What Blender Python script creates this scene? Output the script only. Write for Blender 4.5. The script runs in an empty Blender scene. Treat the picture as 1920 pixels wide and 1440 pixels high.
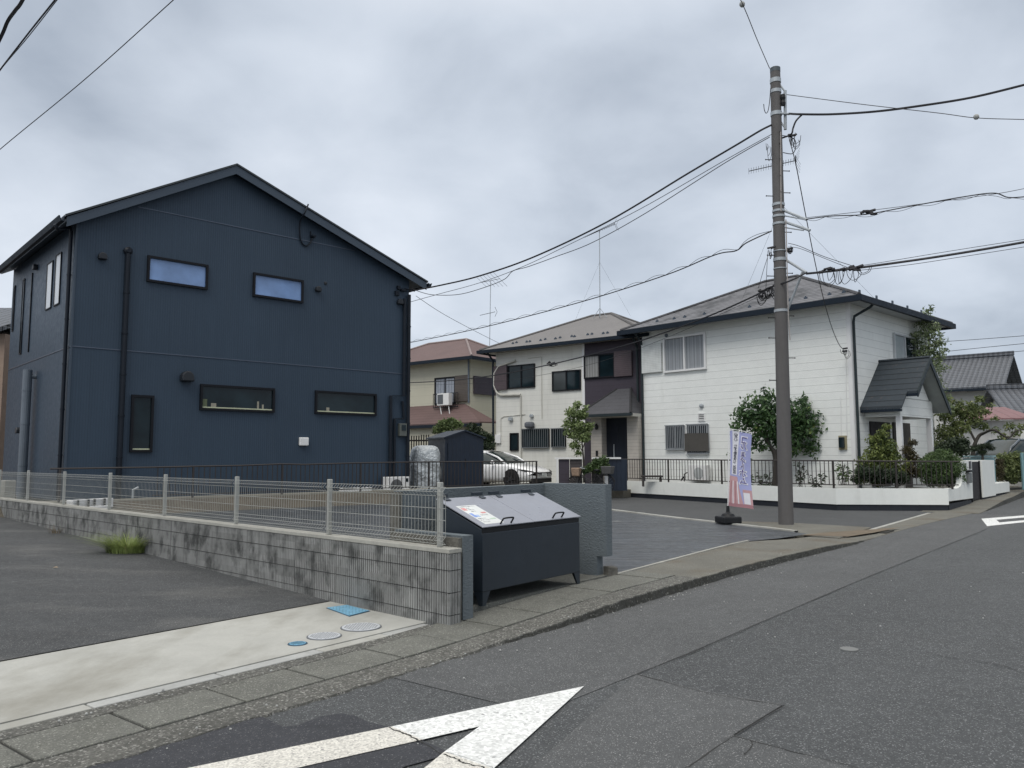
import bpy, math, random
import numpy as np
from mathutils import Vector, Matrix
random.seed(7); rng = np.random.default_rng(11)
SC = bpy.context.scene; COL = SC.collection
rad = math.radians

# ------------------------------------------------------------------ camera
CAM_F, CAM_H = 1480.0, 1.55
_P, _R = rad(5.29), rad(-0.2)
_f = np.array([0, math.cos(_P), math.sin(_P)]); _u = np.array([0, -math.sin(_P), math.cos(_P)]); _x = np.array([1., 0, 0])
_X = math.cos(_R)*_x + math.sin(_R)*_u; _U = -math.sin(_R)*_x + math.cos(_R)*_u
cd = bpy.data.cameras.new('camera'); cam = bpy.data.objects.new('camera', cd); COL.objects.link(cam)
cd.sensor_width = 36; cd.lens = CAM_F/1920*36; cd.clip_end = 2000; cd.clip_start = .05
cam.matrix_world = Matrix(((_X[0], _U[0], -_f[0], 0), (_X[1], _U[1], -_f[1], 0), (_X[2], _U[2], -_f[2], CAM_H), (0, 0, 0, 1)))
SC.camera = cam

# ------------------------------------------------------------------ sky, sun, exposure
SC.view_settings.view_transform = 'Standard'; SC.view_settings.look = 'None'
SC.view_settings.exposure = 0.22; SC.view_settings.gamma = 1
world = bpy.data.worlds.new("World"); SC.world = world; world.use_nodes = True
SUN_EL, SUN_AZ = rad(52), rad(205)          # behind the camera, a little to its left
def build_world():
    nt = world.node_tree; nt.nodes.clear(); N = nt.nodes.new; L = nt.links.new
    out = N('ShaderNodeOutputWorld'); bg = N('ShaderNodeBackground'); bg.inputs[1].default_value = 0.1
    sky = N('ShaderNodeTexSky'); sky.sky_type = 'NISHITA'; sky.sun_disc = False
    sky.sun_elevation = SUN_EL; sky.sun_rotation = SUN_AZ
    tc = N('ShaderNodeTexCoord'); sp = N('ShaderNodeSeparateXYZ'); L(tc.outputs['Generated'], sp.inputs[0])
    def mth(op, a, b=None, c=None):
        m = N('ShaderNodeMath'); m.operation = op
        for i, v in enumerate((a, b, c)):
            if v is None: continue
            if isinstance(v, (int, float)): m.inputs[i].default_value = v
            else: L(v, m.inputs[i])
        return m.outputs[0]
    zz = mth('MAXIMUM', sp.outputs[2], 0.0); den = mth('ADD', zz, 0.42)
    cb = N('ShaderNodeCombineXYZ'); L(mth('DIVIDE', sp.outputs[0], den), cb.inputs[0]); L(mth('DIVIDE', sp.outputs[1], den), cb.inputs[1])
    def noise(scale, det, off, rough=.5, dist=0.):
        mp = N('ShaderNodeMapping'); mp.inputs['Location'].default_value = off; L(cb.outputs[0], mp.inputs[0])
        n = N('ShaderNodeTexNoise'); n.inputs['Scale'].default_value = scale; n.inputs['Detail'].default_value = det
        n.inputs['Roughness'].default_value = rough; n.inputs['Distortion'].default_value = dist
        L(mp.outputs[0], n.inputs[0]); return n.outputs[0]
    n1 = noise(1.55, 3, (0.3, 4.6, 0), .5, .25); n2 = noise(4.2, 5, (0.4, 7.3, 2), .55, .2)
    mix = mth('ADD', mth('MULTIPLY', n1, .72), mth('MULTIPLY', n2, .28))
    side = mth('MULTIPLY', sp.outputs[0], -.10)          # the cloud is thinner over the left of the street
    low = mth('MULTIPLY', mth('SUBTRACT', .16, zz), .2)
    mix = mth('ADD', mth('ADD', mix, side), mth('MAXIMUM', low, 0.0))
    r = N('ShaderNodeValToRGB'); e = r.color_ramp.elements
    e[0].position = .33; e[0].color = (.35, .40, .475, 1); e[1].position = .66; e[1].color = (.71, .76, .835, 1)
    k = e.new(.5); k.color = (.555, .61, .69, 1)
    L(mix, r.inputs[0])
    # overcast sky: brighter towards the zenith
    up = N('ShaderNodeMapRange'); up.inputs[1].default_value = .52; up.inputs[2].default_value = .95
    up.inputs[3].default_value = 10.0; up.inputs[4].default_value = 15.0; L(zz, up.inputs[0])
    uf = N('ShaderNodeMapRange'); uf.inputs[1].default_value = .50; uf.inputs[2].default_value = .90; L(zz, uf.inputs[0])
    zm = N('ShaderNodeMix'); zm.data_type = 'RGBA'; L(uf.outputs[0], zm.inputs[0]); L(r.outputs[0], zm.inputs[6]); zm.inputs[7].default_value = (1.0, .97, .93, 1)
    vm = N('ShaderNodeVectorMath'); vm.operation = 'SCALE'; L(zm.outputs[2], vm.inputs[0]); L(up.outputs[0], vm.inputs['Scale'])
    mx = N('ShaderNodeMix'); mx.data_type = 'RGBA'; mx.inputs[0].default_value = .93
    L(sky.outputs[0], mx.inputs[6]); L(vm.outputs[0], mx.inputs[7])
    L(mx.outputs[2], bg.inputs[0]); L(bg.outputs[0], out.inputs[0])
build_world()
sd = bpy.data.lights.new('sun', 'SUN'); sd.energy = 1.15; sd.angle = rad(28); sd.color = (1, .965, .91)
sun = bpy.data.objects.new('sun', sd); COL.objects.link(sun)
_sv = Vector((math.sin(SUN_AZ)*math.cos(SUN_EL), math.cos(SUN_AZ)*math.cos(SUN_EL), math.sin(SUN_EL)))
sun.rotation_euler = _sv.to_track_quat('Z', 'Y').to_euler(); sun.location = (0, -5, 30)

# ------------------------------------------------------------------ measuring helpers (survey of the place)
def ray(px, py): return _f + _X*(px-960)/CAM_F - _U*(py-720)/CAM_F
def G(px, py, z=0.0):
    d = ray(px, py); t = (z-CAM_H)/d[2]; return Vector((d[0]*t, d[1]*t, z))
def D(px, py, Y):
    d = ray(px, py); t = Y/d[1]; return Vector((d[0]*t, Y, CAM_H+d[2]*t))
RA = np.array([.6157, .788]); RN = np.array([-.788, .6157])     # along the road / away from it
def TL(t, l, z=0.0):
    p = RA*t + RN*l; return Vector((p[0], p[1], z))
def unTL(p): return (p[0]*RA[0]+p[1]*RA[1], p[0]*RN[0]+p[1]*RN[1])

class WP:
    """a vertical wall plane: origin, direction along it, normal towards the street"""
    def __init__(s, o, az, flip=False):
        s.o = Vector((o[0], o[1], 0)); a = rad(az); s.d = Vector((math.sin(a), math.cos(a), 0))
        n = Vector((s.d.y, -s.d.x, 0))
        if n.dot(-s.o) < 0: n = -n
        s.n = n
    def sz(s, px, py, off=0.0):
        r = ray(px, py); r = Vector(r); p = s.o + s.n*off
        t = s.n.dot(p)/s.n.dot(r)              # camera at the origin in plan
        q = Vector((r.x*t, r.y*t, 0)) - p
        return q.dot(s.d), CAM_H + r.z*t
    def P(s, a, z, off=0.0):
        v = s.o + s.d*a + s.n*off; return Vector((v.x, v.y, z))
    def rect(s, x0, y0, x1, y1, off=0.0):
        a, za = s.sz(x0, y0, off); b, zb = s.sz(x1, y1, off)
        return (min(a, b), max(a, b), min(za, zb), max(za, zb))

# ------------------------------------------------------------------ mesh builder
class MB:
    def __init__(s): s.v = []; s.f = []
    def face(s, pts):
        i = len(s.v); s.v += [tuple(p) for p in pts]; s.f.append(tuple(range(i, i+len(pts))))
    def hexa(s, c):            # 8 corners: bottom 4 then top 4, same order
        i = len(s.v); s.v += [tuple(p) for p in c]
        s.f += [(i+3, i+2, i+1, i), (i+4, i+5, i+6, i+7)] + [(i+k, i+(k+1) % 4, i+4+(k+1) % 4, i+4+k) for k in range(4)]
    def wbox(s, w, s0, s1, z0, z1, o0, o1):
        c = [w.P(s0, z0, o0), w.P(s1, z0, o0), w.P(s1, z0, o1), w.P(s0, z0, o1)]
        s.hexa(c + [Vector((p.x, p.y, z1)) for p in c]); return s
    def box(s, c, dx, dy, dz, az=0.0):
        a = rad(az); ux = Vector((math.cos(a), math.sin(a), 0))*dx/2; uy = Vector((-math.sin(a), math.cos(a), 0))*dy/2
        c = Vector(c); b = [c-ux-uy, c+ux-uy, c+ux+uy, c-ux+uy]; h = Vector((0, 0, dz/2))
        s.hexa([p-h for p in b]+[p+h for p in b]); return s
    def prism(s, pts, vec):    # polygon extruded along vec
        vec = Vector(vec); n = len(pts); i = len(s.v)
        s.v += [tuple(p) for p in pts] + [tuple(Vector(p)+vec) for p in pts]
        s.f += [tuple(range(i, i+n))[::-1], tuple(range(i+n, i+2*n))] + [(i+k, i+(k+1) % n, i+n+(k+1) % n, i+n+k) for k in range(n)]
        return s
    def tube(s, pts, r, n=8, r2=None, cap=True):
        pts = [Vector(p) for p in pts]; m = len(pts); i0 = len(s.v); ref = None
        for k, p in enumerate(pts):
            t = (pts[min(k+1, m-1)] - pts[max(k-1, 0)])
            t = t.normalized() if t.length > 1e-9 else Vector((0, 0, 1))
            if ref is None: ref = Vector((0, 0, 1)) if abs(t.z) < .9 else Vector((1, 0, 0))
            a = (ref - t*ref.dot(t)); a = a.normalized() if a.length > 1e-6 else t.orthogonal().normalized()
            ref = a; b = t.cross(a)
            rr = r[k] if isinstance(r, (list, tuple)) else (r if r2 is None else r + (r2-r)*k/max(1, m-1))
            for j in range(n):
                th = 2*math.pi*(j+.5)/n; s.v.append(tuple(p + a*(rr*math.cos(th)) + b*(rr*math.sin(th))))
        for k in range(m-1):
            for j in range(n):
                s.f.append((i0+k*n+j, i0+k*n+(j+1) % n, i0+(k+1)*n+(j+1) % n, i0+(k+1)*n+j))
        if cap:
            s.f.append(tuple(i0+j for j in range(n))[::-1]); s.f.append(tuple(i0+(m-1)*n+j for j in range(n)))
        return s
    def lathe(s, c, prof, n=24, axis=Vector((0, 0, 1))):
        axis = Vector(axis).normalized(); a = axis.orthogonal().normalized(); b = axis.cross(a); c = Vector(c); i0 = len(s.v)
        for (r, h) in prof:
            for j in range(n):
                th = 2*math.pi*j/n; s.v.append(tuple(c + axis*h + a*(r*math.cos(th)) + b*(r*math.sin(th))))
        for k in range(len(prof)-1):
            for j in range(n): s.f.append((i0+k*n+j, i0+k*n+(j+1) % n, i0+(k+1)*n+(j+1) % n, i0+(k+1)*n+j))
        s.f.append(tuple(i0+j for j in range(n))[::-1]); s.f.append(tuple(i0+(len(prof)-1)*n+j for j in range(n)))
        return s

ORG = {}
def finish(name, mb, mat, parent=None, smooth=False, bevel=0.0, uv=True, label=None):
    org = ORG.get(parent.name, Vector((0, 0, 0))) if parent else Vector((0, 0, 0))
    if parent is None and getattr(mb, 'base', None) is not None: org = Vector(mb.base)
    V = np.array(mb.v, dtype=float) - np.array(org)
    me = bpy.data.meshes.new(name); me.from_pydata([tuple(p) for p in V], [], mb.f)
    if uv:
        ul = me.uv_layers.new(name='UVMap'); buf = np.zeros(len(me.loops)*2)
        VV = np.array(mb.v)
        for p in me.polygons:
            n = p.normal
            if abs(n.z) > .985: ux, uy = np.array([RA[0], RA[1], 0]), np.array([RN[0], RN[1], 0])
            else:
                h = math.hypot(n.x, n.y); ux = np.array([-n.y/h, n.x/h, 0]); uy = np.cross(np.array(n), ux)
                if uy[2] < 0: uy = -uy
                if ux[0] < 0: ux = -ux
            for li in p.loop_indices:
                q = VV[me.loops[li].vertex_index]; buf[2*li] = q@ux; buf[2*li+1] = (q@uy if abs(n.z) > .03 else q[2])
        ul.data.foreach_set('uv', buf)
    if smooth: me.polygons.foreach_set('use_smooth', [True]*len(me.polygons))
    me.materials.append(mat); me.update()
    o = bpy.data.objects.new(name, me); COL.objects.link(o); ORG[o.name] = org
    if parent: o.parent = parent
    else: o.location = org
    if bevel:
        b = o.modifiers.new('bevel', 'BEVEL'); b.width = bevel; b.segments = 2; b.limit_method = 'ANGLE'; b.angle_limit = rad(35)
    if label: o['label'] = label
    return o
def thing(name, label, cat, loc=(0, 0, 0), group=None):
    o = bpy.data.objects.new(name, None); COL.objects.link(o); o.location = loc; o.empty_display_size = .2
    o['label'] = label; o['category'] = cat
    if group: o['group'] = group
    ORG[o.name] = Vector(loc); return o
def tag(o, label, cat, group=None):
    o['label'] = label; o['category'] = cat
    if group: o['group'] = group
    return o
def struct(name, mb, mat, kind='structure', **k):
    o = finish(name, mb, mat, None, **k); o['kind'] = kind; return o
def dup(root, loc, label=None, rotz=None, scale=None):
    r = root.copy(); COL.objects.link(r); r.location = loc
    if rotz is not None: r.rotation_euler = (0, 0, rotz)
    if scale: r.scale = (scale,)*3
    if label: r['label'] = label
    for ch in list(root.children):
        c = ch.copy(); COL.objects.link(c); c.parent = r
        for g in ch.children:
            d = g.copy(); COL.objects.link(d); d.parent = c
    return r
def smooth_path(pts, n=6):
    P = [Vector(p) for p in pts]; out = []
    for i in range(len(P)-1):
        p0, p1, p2, p3 = P[max(i-1, 0)], P[i], P[i+1], P[min(i+2, len(P)-1)]
        for k in range(n):
            t = k/n; out.append(.5*((2*p1)+(p2-p0)*t+(2*p0-5*p1+4*p2-p3)*t*t+(3*p1-p0-3*p2+p3)*t**3))
    out.append(P[-1]); return out

# ------------------------------------------------------------------ materials
def lin(c): return tuple(((x/255/12.92) if x/255 <= .04045 else ((x/255+.055)/1.055)**2.4) for x in c)
MATS = {}
def M(name, col, rough=.7, var=((3., .12, (1, 1, 1)),), bump=None, lines=(), metal=0., spec=.5, speck=None, coat=0., stain=None, trans=0., col2=None, mixn=(4., .4, .6), cells=None):
    """procedural surface. var: [(scale, amount, stretch)], lines: [(axis, period, width, darkness, depth)]"""
    if name in MATS: return MATS[name]
    m = bpy.data.materials.new(name); m.use_nodes = True; nt = m.node_tree; N = nt.nodes.new; L = nt.links.new
    b = nt.nodes['Principled BSDF']; tc = N('ShaderNodeTexCoord')
    uvn = N('ShaderNodeUVMap'); uvn.uv_map = 'UVMap'; sp = N('ShaderNodeSeparateXYZ'); L(uvn.outputs[0], sp.inputs[0])
    def mth(op, a, c=None):
        x = N('ShaderNodeMath'); x.operation = op
        for i, v in enumerate((a, c)):
            if v is None: continue
            if isinstance(v, (int, float)): x.inputs[i].default_value = v
            else: L(v, x.inputs[i])
        return x.outputs[0]
    def noise(scale, st=(1, 1, 1), det=4., rough_=.55, src=None):
        mp = N('ShaderNodeMapping'); mp.inputs['Scale'].default_value = st; L(src or tc.outputs['Object'], mp.inputs[0])
        n = N('ShaderNodeTexNoise'); n.inputs['Scale'].default_value = scale; n.inputs['Detail'].default_value = det; n.inputs['Roughness'].default_value = rough_
        L(mp.outputs[0], n.inputs[0]); return n.outputs[0]
    def rng_(v, a, c, d, e):
        x = N('ShaderNodeMapRange'); x.inputs[1].default_value = a; x.inputs[2].default_value = c; x.inputs[3].default_value = d; x.inputs[4].default_value = e
        L(v, x.inputs[0]); return x.outputs[0]
    rgb = N('ShaderNodeRGB'); rgb.outputs[0].default_value = (*col, 1); cur = rgb.outputs[0]
    def mixc(f, other, cur):
        x = N('ShaderNodeMix'); x.data_type = 'RGBA'; L(f, x.inputs[0]); L(cur, x.inputs[6])
        if isinstance(other, tuple): x.inputs[7].default_value = (*other, 1)
        else: L(other, x.inputs[7])
        return x.outputs[2]
    if col2 is not None: cur = mixc(rng_(noise(mixn[0]), mixn[1], mixn[2], 0, 1), tuple(col2), cur)
    def scl(cur, fac):
        x = N('ShaderNodeVectorMath'); x.operation = 'SCALE'; L(cur, x.inputs[0]); L(fac, x.inputs['Scale']); return x.outputs[0]
    for vv in var: s_, a_, st = vv[:3]; cur = scl(cur, rng_(noise(s_, st, src=uvn.outputs[0] if len(vv) > 3 else None), .25, .75, 1-a_, 1+a_))
    if cells:                     # (u size, v size, amount): each block its own tone
        fu = mth('FLOOR', mth('DIVIDE', sp.outputs[0], cells[0])); fv = mth('FLOOR', mth('DIVIDE', sp.outputs[1], cells[1]))
        cbx = N('ShaderNodeCombineXYZ'); L(fu, cbx.inputs[0]); L(fv, cbx.inputs[1]); wn = N('ShaderNodeTexWhiteNoise'); L(cbx.outputs[0], wn.inputs[0]); cur = scl(cur, rng_(wn.outputs[0], 0, 1, 1-cells[2], 1+cells[2]))
    if stain:                     # (scale, stretch, lo, hi, colour, strength)
        cur = mixc(rng_(noise(stain[0], stain[1], 5., .6), stain[2], stain[3], 0, stain[5]), tuple(stain[4]), cur)
    hs = []
    for (ax, per, wid, dark, dep) in lines:
        c_ = mth('FRACT', mth('DIVIDE', sp.outputs[0 if ax == 'u' else 1], per))
        ln = rng_(mth('ABSOLUTE', mth('SUBTRACT', c_, .5)), .5-wid*1.6, .5-wid*.4, 0, 1)
        if dark: cur = scl(cur, rng_(ln, 0, 1, 1, 1-dark))
        if dep: hs.append((mth('MULTIPLY', ln, -dep)))
    if speck:                     # (scale, threshold, colour, strength)
        v = N('ShaderNodeTexVoronoi'); v.inputs['Scale'].default_value = speck[0]; L(tc.outputs['Object'], v.inputs[0])
        sx = N('ShaderNodeSeparateXYZ'); L(v.outputs['Color'], sx.inputs[0])
        cur = mixc(rng_(sx.outputs[0], speck[1], 1, 0, speck[3]), tuple(speck[2]), cur)
        cur = scl(cur, rng_(sx.outputs[1], 0, 1, .78, 1.2))
    L(cur, b.inputs['Base Color']); b.inputs['Roughness'].default_value = rough; b.inputs['Metallic'].default_value = metal
    b.inputs['Specular IOR Level'].default_value = spec; b.inputs['Coat Weight'].default_value = coat; b.inputs['Coat Roughness'].default_value = .05
    if trans: b.inputs['Transmission Weight'].default_value = trans
    if bump:                      # (scale, strength, distance[, stretch])
        hs.append(mth('MULTIPLY', noise(bump[0], bump[3] if len(bump) > 3 else (1, 1, 1), 5., .6), bump[2]*2))
    if hs:
        h = hs[0]
        for q in hs[1:]: h = mth('ADD', h, q)
        bp = N('ShaderNodeBump'); bp.inputs['Distance'].default_value = 1.0; bp.inputs['Strength'].default_value = bump[1] if bump else .8
        L(h, bp.inputs['Height']); L(bp.outputs[0], b.inputs['Normal'])
    if rough > .25 and rough < .95 and not metal:
        L(rng_(noise(9.), .3, .7, max(.05, rough-.08), min(1, rough+.08)), b.inputs['Roughness'])
    MATS[name] = m; return m
def foliage_mat(name, dark, light, yellow=None):
    if name in MATS: return MATS[name]
    m = bpy.data.materials.new(name); m.use_nodes = True; nt = m.node_tree; N = nt.nodes.new; L = nt.links.new
    b = nt.nodes['Principled BSDF']; g = N('ShaderNodeNewGeometry'); tc = N('ShaderNodeTexCoord')
    r = N('ShaderNodeValToRGB'); e = r.color_ramp.elements; e[0].position = .15; e[0].color = (*dark, 1); e[1].position = .85; e[1].color = (*light, 1)
    if yellow: k = e.new(.97); k.color = (*yellow, 1)
    n = N('ShaderNodeTexNoise'); n.inputs['Scale'].default_value = 2.6; n.inputs['Detail'].default_value = 3; L(tc.outputs['Object'], n.inputs[0])
    a = N('ShaderNodeMath'); a.operation = 'MULTIPLY_ADD'; L(g.outputs['Random Per Island'], a.inputs[0]); a.inputs[1].default_value = .55
    s = N('ShaderNodeMath'); s.operation = 'MULTIPLY_ADD'; L(n.outputs[0], s.inputs[0]); s.inputs[1].default_value = 1.1; s.inputs[2].default_value = -.32
    L(s.outputs[0], a.inputs[2]); L(a.outputs[0], r.inputs[0]); L(r.outputs[0], b.inputs['Base Color']); b.inputs['Roughness'].default_value = .55
    t = N('ShaderNodeBsdfTranslucent'); L(r.outputs[0], t.inputs[0]); mx = N('ShaderNodeMixShader'); mx.inputs[0].default_value = .28
    out = nt.nodes['Material Output']; L(b.outputs[0], mx.inputs[1]); L(t.outputs[0], mx.inputs[2]); L(mx.outputs[0], out.inputs[0])
    MATS[name] = m; return m

one = (1, 1, 1)
mRoad = M('asphalt_road', (.064, .068, .070), .88, ((1.1, .10, one), (1., .16, (.05, .9, 1), 1), (1., .12, (.25, .25, 1), 1), (14, .14, one)), (240, .6, .007), speck=(140, .84, (.36, .37, .37), .6), stain=(.45, one, .60, .74, (.055, .056, .056), .55))
mRoadB = M('asphalt_smooth', (.076, .079, .080), .88, ((1.1, .12, one), (1., .12, (.06, 1.3, 1), 1), (14, .10, one)), (260, .4, .004), speck=(180, .90, (.42, .42, .41), .65), stain=(.7, one, .60, .75, (.07, .07, .069), .5))
mPatch = M('asphalt_fresh', (.035, .037, .043), .85, ((1.5, .12, one), (12, .10, one)), (260, .5, .005), speck=(170, .93, (.3, .3, .3), .5))
mLot = M('asphalt_lot', (.050, .053, .055), .88, ((.6, .16, (1, 2, 1)), (3, .10, one), (12, .08, one)), (240, .5, .005), speck=(170, .9, (.34, .34, .33), .6), stain=(.5, (1, 2.2, 1), .52, .72, (.12, .12, .115), .6))
mSide = M('asphalt_side', (.060, .063, .065), .9, ((.8, .14, one), (9, .1, one)), (200, .4, .004), speck=(120, .9, (.3, .3, .3), .4))
mConc = M('concrete_apron', (.385, .385, .355), .85, ((.9, .10, one), (4, .06, one), (60, .06, one)), (180, .25, .002), stain=(.9, (1.6, .7, 1), .46, .68, (.20, .19, .155), .65))
mGut = M('concrete_gutter', (.135, .137, .12), .9, ((1.5, .16, one), (9, .14, one)), (160, .6, .006), speck=(130, .88, (.45, .44, .40), .6), stain=(2.2, one, .5, .75, (.09, .09, .075), .6))
mRough = M('concrete_pebbly', (.125, .124, .11), .95, ((2., .2, one), (18, .25, one)), (110, .9, .012), speck=(85, .78, (.5, .49, .45), .7))
mKerbst = M('kerbstone_pale', (.36, .365, .35), .85, ((2., .12, one), (30, .08, one)), (150, .3, .003), stain=(3, one, .55, .75, (.22, .22, .2), .5))
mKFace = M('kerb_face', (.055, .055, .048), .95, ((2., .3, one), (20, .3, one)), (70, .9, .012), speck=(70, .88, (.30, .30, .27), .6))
mWalk = M('concrete_walk', (.14, .136, .115), .9, ((1.3, .18, one), (9, .12, one)), (160, .6, .005), speck=(140, .92, (.4, .4, .37), .5), stain=(1.0, one, .5, .7, (.105, .08, .05), .65))
mJoint = M('joint_dark', (.03, .03, .028), 1.)
mPaint = M('road_paint', (.70, .71, .69), .7, ((2., .05, one), (40, .05, one)), (200, .4, .003), speck=(60, .965, (.22, .22, .22), .8))
mPaintOld = M('road_paint_worn', (.66, .64, .58), .8, ((3., .06, one),), (200, .6, .006), speck=(95, .86, (.27, .26, .25), .8))
mSheet = M('weed_sheet', (.040, .047, .056), .40, ((.8, .22, (1, 3, 1)), (1.2, .34, (.3, 2.6, 1)), (3.5, .2, (.3, 2.5, 1))), (1.5, 1., .13, (.25, 2.2, 1)), spec=.8, speck=(7, .985, (.2, .21, .2), .5))  # colour streaks stand in for light catching the wrinkle ridges
mBlock = M('ribbed_block', (.245, .248, .24), .95, ((1.6, .18, one), (10, .16, (1, 1, .25))), (90, .5, .004), stain=(4.2, (1.2, 1.2, .8), .47, .66, (.035, .037, .036), .82), cells=(.4, .2, .20), lines=(('u', .4, .012, .5, 0),))
mBlockCap = M('block_cap', (.34, .335, .30), .95, ((3., .16, one), (25, .1, one)), (90, .4, .003))
mMortar = M('mortar_dark', (.035, .036, .036), 1.)
mStucco = M('stucco_grey', (.12, .142, .155), .85, ((2., .07, one),), (30, .6, .012, (1, 1, 1.8)))
mStuccoEdge = M('rough_concrete', (.12, .115, .10), .95, ((5., .3, one), (30, .2, one)), (40, .8, .01))
mFenceM = M('fence_galvanised', (.37, .375, .35), .5, ((8., .06, one),), metal=.25)
mNavyWall = M('navy_siding', (.039, .061, .090), .48, ((.35, .10, one), (2.4, .05, (7, 7, .25))), (2., .5, .001), lines=(('u', .06, .16, .10, .004), ('u', .91, .004, .15, .001)), stain=(1.3, (3, 3, .18), .52, .8, (.058, .080, .11), .22), spec=.28)
mNavyTrim = M('navy_trim', (.042, .061, .086), .48, ((1., .05, one),))
mNavyRoof = M('navy_roof_edge', (.045, .052, .055), .4, metal=.3)
mBlackPipe = M('black_pipe', (.009, .013, .020), .45, ((2., .1, one),), spec=.25)
mGreyPipe = M('grey_pipe', (.12, .145, .175), .45)
mBlackFrame = M('black_window_frame', (.009, .010, .013), .5, spec=.2)
mGlassDk = M('glass_dark', (.010, .020, .025), .05, ((1.5, .5, one),), spec=.3)
mGlassBlue = M('glass_blue_reflection', (.19, .30, .53), .10, ((1.3, .30, one),), spec=.5)  # blue and its mottling are reflections painted into the pane colour
mGlassWhite = M('glass_white_blind', (.50, .52, .54), .10, ((1., .08, one),), spec=.5)
mCream = M('sill_cream', (.50, .52, .36), .6)
mWhitePl = M('white_plastic', (.74, .74, .73), .4, ((3., .03, one),))
mWhiteSiding = M('white_siding', (.80, .815, .785), .75, ((.6, .05, one), (5, .03, one)), (38, .45, .010), lines=(('v', .262, .03, .28, .008),), stain=(1.2, (1.5, 1.5, .3), .6, .85, (.52, .53, .48), .4))
mBeige = M('beige_siding', (.70, .695, .645), .75, ((.5, .05, one), (3, .04, (2, 2, .3))), (40, .35, .005), lines=(('v', .228, .024, .22, .006),), stain=(1., (1.6, 1.6, .3), .56, .85, (.36, .35, .30), .4))
mBeige2 = M('beige_stucco', (.52, .50, .40), .8, ((.5, .06, one),), (40, .4, .005), lines=(('v', .45, .012, .2, .004),), stain=(1., (1.6, 1.6, .3), .56, .85, (.36, .35, .30), .4))
mPlum = M('plum_siding', (.045, .036, .050), .6, ((1., .08, one),), (30, .3, .003), lines=(('v', .228, .03, .3, .006),))
mSoffit = M('soffit', (.42, .43, .43), .8)
mSlate = M('slate_roof_light', (.17, .172, .185), .8, ((.8, .14, one), (6, .16, (1, 1, 1))), (30, .5, .004), lines=(('v', .22, .20, .62, .02),), stain=(1.2, (1, 1, 1), .47, .64, (.05, .055, .06), .8))
mSlateB = M('slate_roof_taupe', (.20, .192, .188), .85, ((.8, .08, one),), (30, .4, .004), lines=(('v', .20, .14, .42, .015),))
mSlateDk = M('slate_roof_dark', (.042, .052, .061), .65, ((1., .12, one),), (20, .3, .003), lines=(('v', .27, .07, .6, .02),), stain=(4., (1.5, 1.5, .6), .6, .72, (.10, .08, .07), .5), spec=.25)
mSlateBr = M('slate_roof_brown', (.125, .078, .072), .7, ((1., .12, one), (9, .1, one)), (20, .3, .003), lines=(('v', .22, .05, .45, .012),))
mSlateGr = M('porch_roof_grey', (.070, .070, .077), .8, ((1., .1, one),), (20, .3, .003), lines=(('v', .26, .03, .5, .014), ('u', .6, .008, .3, .004)))
mTileG = M('kawara_tile', (.075, .083, .097), .4, ((2., .18, one), (14, .2, one)), lines=(('u', .27, .16, .35, .04), ('v', .27, .10, .45, .03)))
mTin = M('tin_roof_red', (.20, .10, .10), .55, ((1., .12, one),), lines=(('u', .45, .03, .35, .02), ('v', 1.1, .01, .3, .004)))
mGutterN = M('gutter_navy', (.010, .017, .027), .6, spec=.2)
mGutterG = M('gutter_green', (.024, .034, .038), .55, spec=.25)
mWhiteWall = M('white_render', (.76, .775, .74), .8, ((.7, .05, one), (8, .03, one)), (60, .35, .003), stain=(1.3, (2, 2, .4), .58, .85, (.45, .46, .41), .4))
mBlackBase = M('black_plinth', (.012, .015, .022), .7, ((2., .2, one),))
mBrownRail = M('bronze_rail', (.032, .026, .024), .5, ((4., .12, one),))
mStraw = M('retaining_straw', (.095, .084, .066), .95, ((2., .2, one), (16, .2, (1, 1, .3))), (60, .6, .006), stain=(1.2, (1, 1, .5), .5, .72, (.10, .08, .055), .6))
mRetTop = M('retaining_cap', (.22, .21, .175), .9, ((2., .15, one),), (80, .4, .003))
mYard = M('yard_soil', (.08, .076, .064), .95, ((1., .2, one), (12, .15, one)), (50, .7, .008))
mGround = M('far_ground', (.11, .112, .105), .95, ((.2, .2, one), (3, .12, one)), (60, .5, .006))
mSilver = M('silver_cover', (.50, .53, .54), .36, ((3., .10, one),), (6, .9, .05), metal=.45)
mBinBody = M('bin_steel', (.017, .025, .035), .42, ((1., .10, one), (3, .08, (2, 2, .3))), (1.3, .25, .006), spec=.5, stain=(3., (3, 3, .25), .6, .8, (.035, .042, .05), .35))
mBinLid = M('bin_lid', (.25, .26, .295), .34, ((1., .07, one), (5, .05, one)), (1.1, .2, .006), spec=.6)  # sky reflection on the lids is put into this pale lavender
mBlackMetal = M('black_metal', (.011, .012, .014), .5, spec=.3)
mPole = M('pole_concrete', (.105, .10, .098), .8, ((1.2, .10, (2, 2, .25)), (14, .06, (1, 1, .2))), (60, .3, .002), stain=(1.6, (3, 3, .22), .52, .75, (.085, .075, .065), .5))
mSteel = M('galvanised_steel', (.38, .41, .43), .5, ((8., .1, one),), metal=.3)
mWire = M('cable_black', (.014, .014, .018), .6)
mBark = M('bark', (.05, .045, .038), .95, ((6., .2, (1, 1, .3)),), (40, .6, .006))
mTimber = M('dark_timber', (.016, .013, .015), .7, lines=(('v', .1, .03, .4, .004),))
mCarW = M('car_paint_white', (.90, .905, .91), .25, ((1., .02, one),), coat=.8)
mCarD = M('car_paint_dark', (.03, .042, .05), .25, coat=.8)
mCarGl = M('car_glass', (.02, .032, .032), .05, ((2., .3, one),), spec=.6)
mTyre = M('tyre_rubber', (.012, .012, .013), .8)
mRim = M('rim_dark', (.06, .062, .066), .35, metal=.6)
mPlateW = M('plate_white', (.66, .68, .66), .5)
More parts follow.
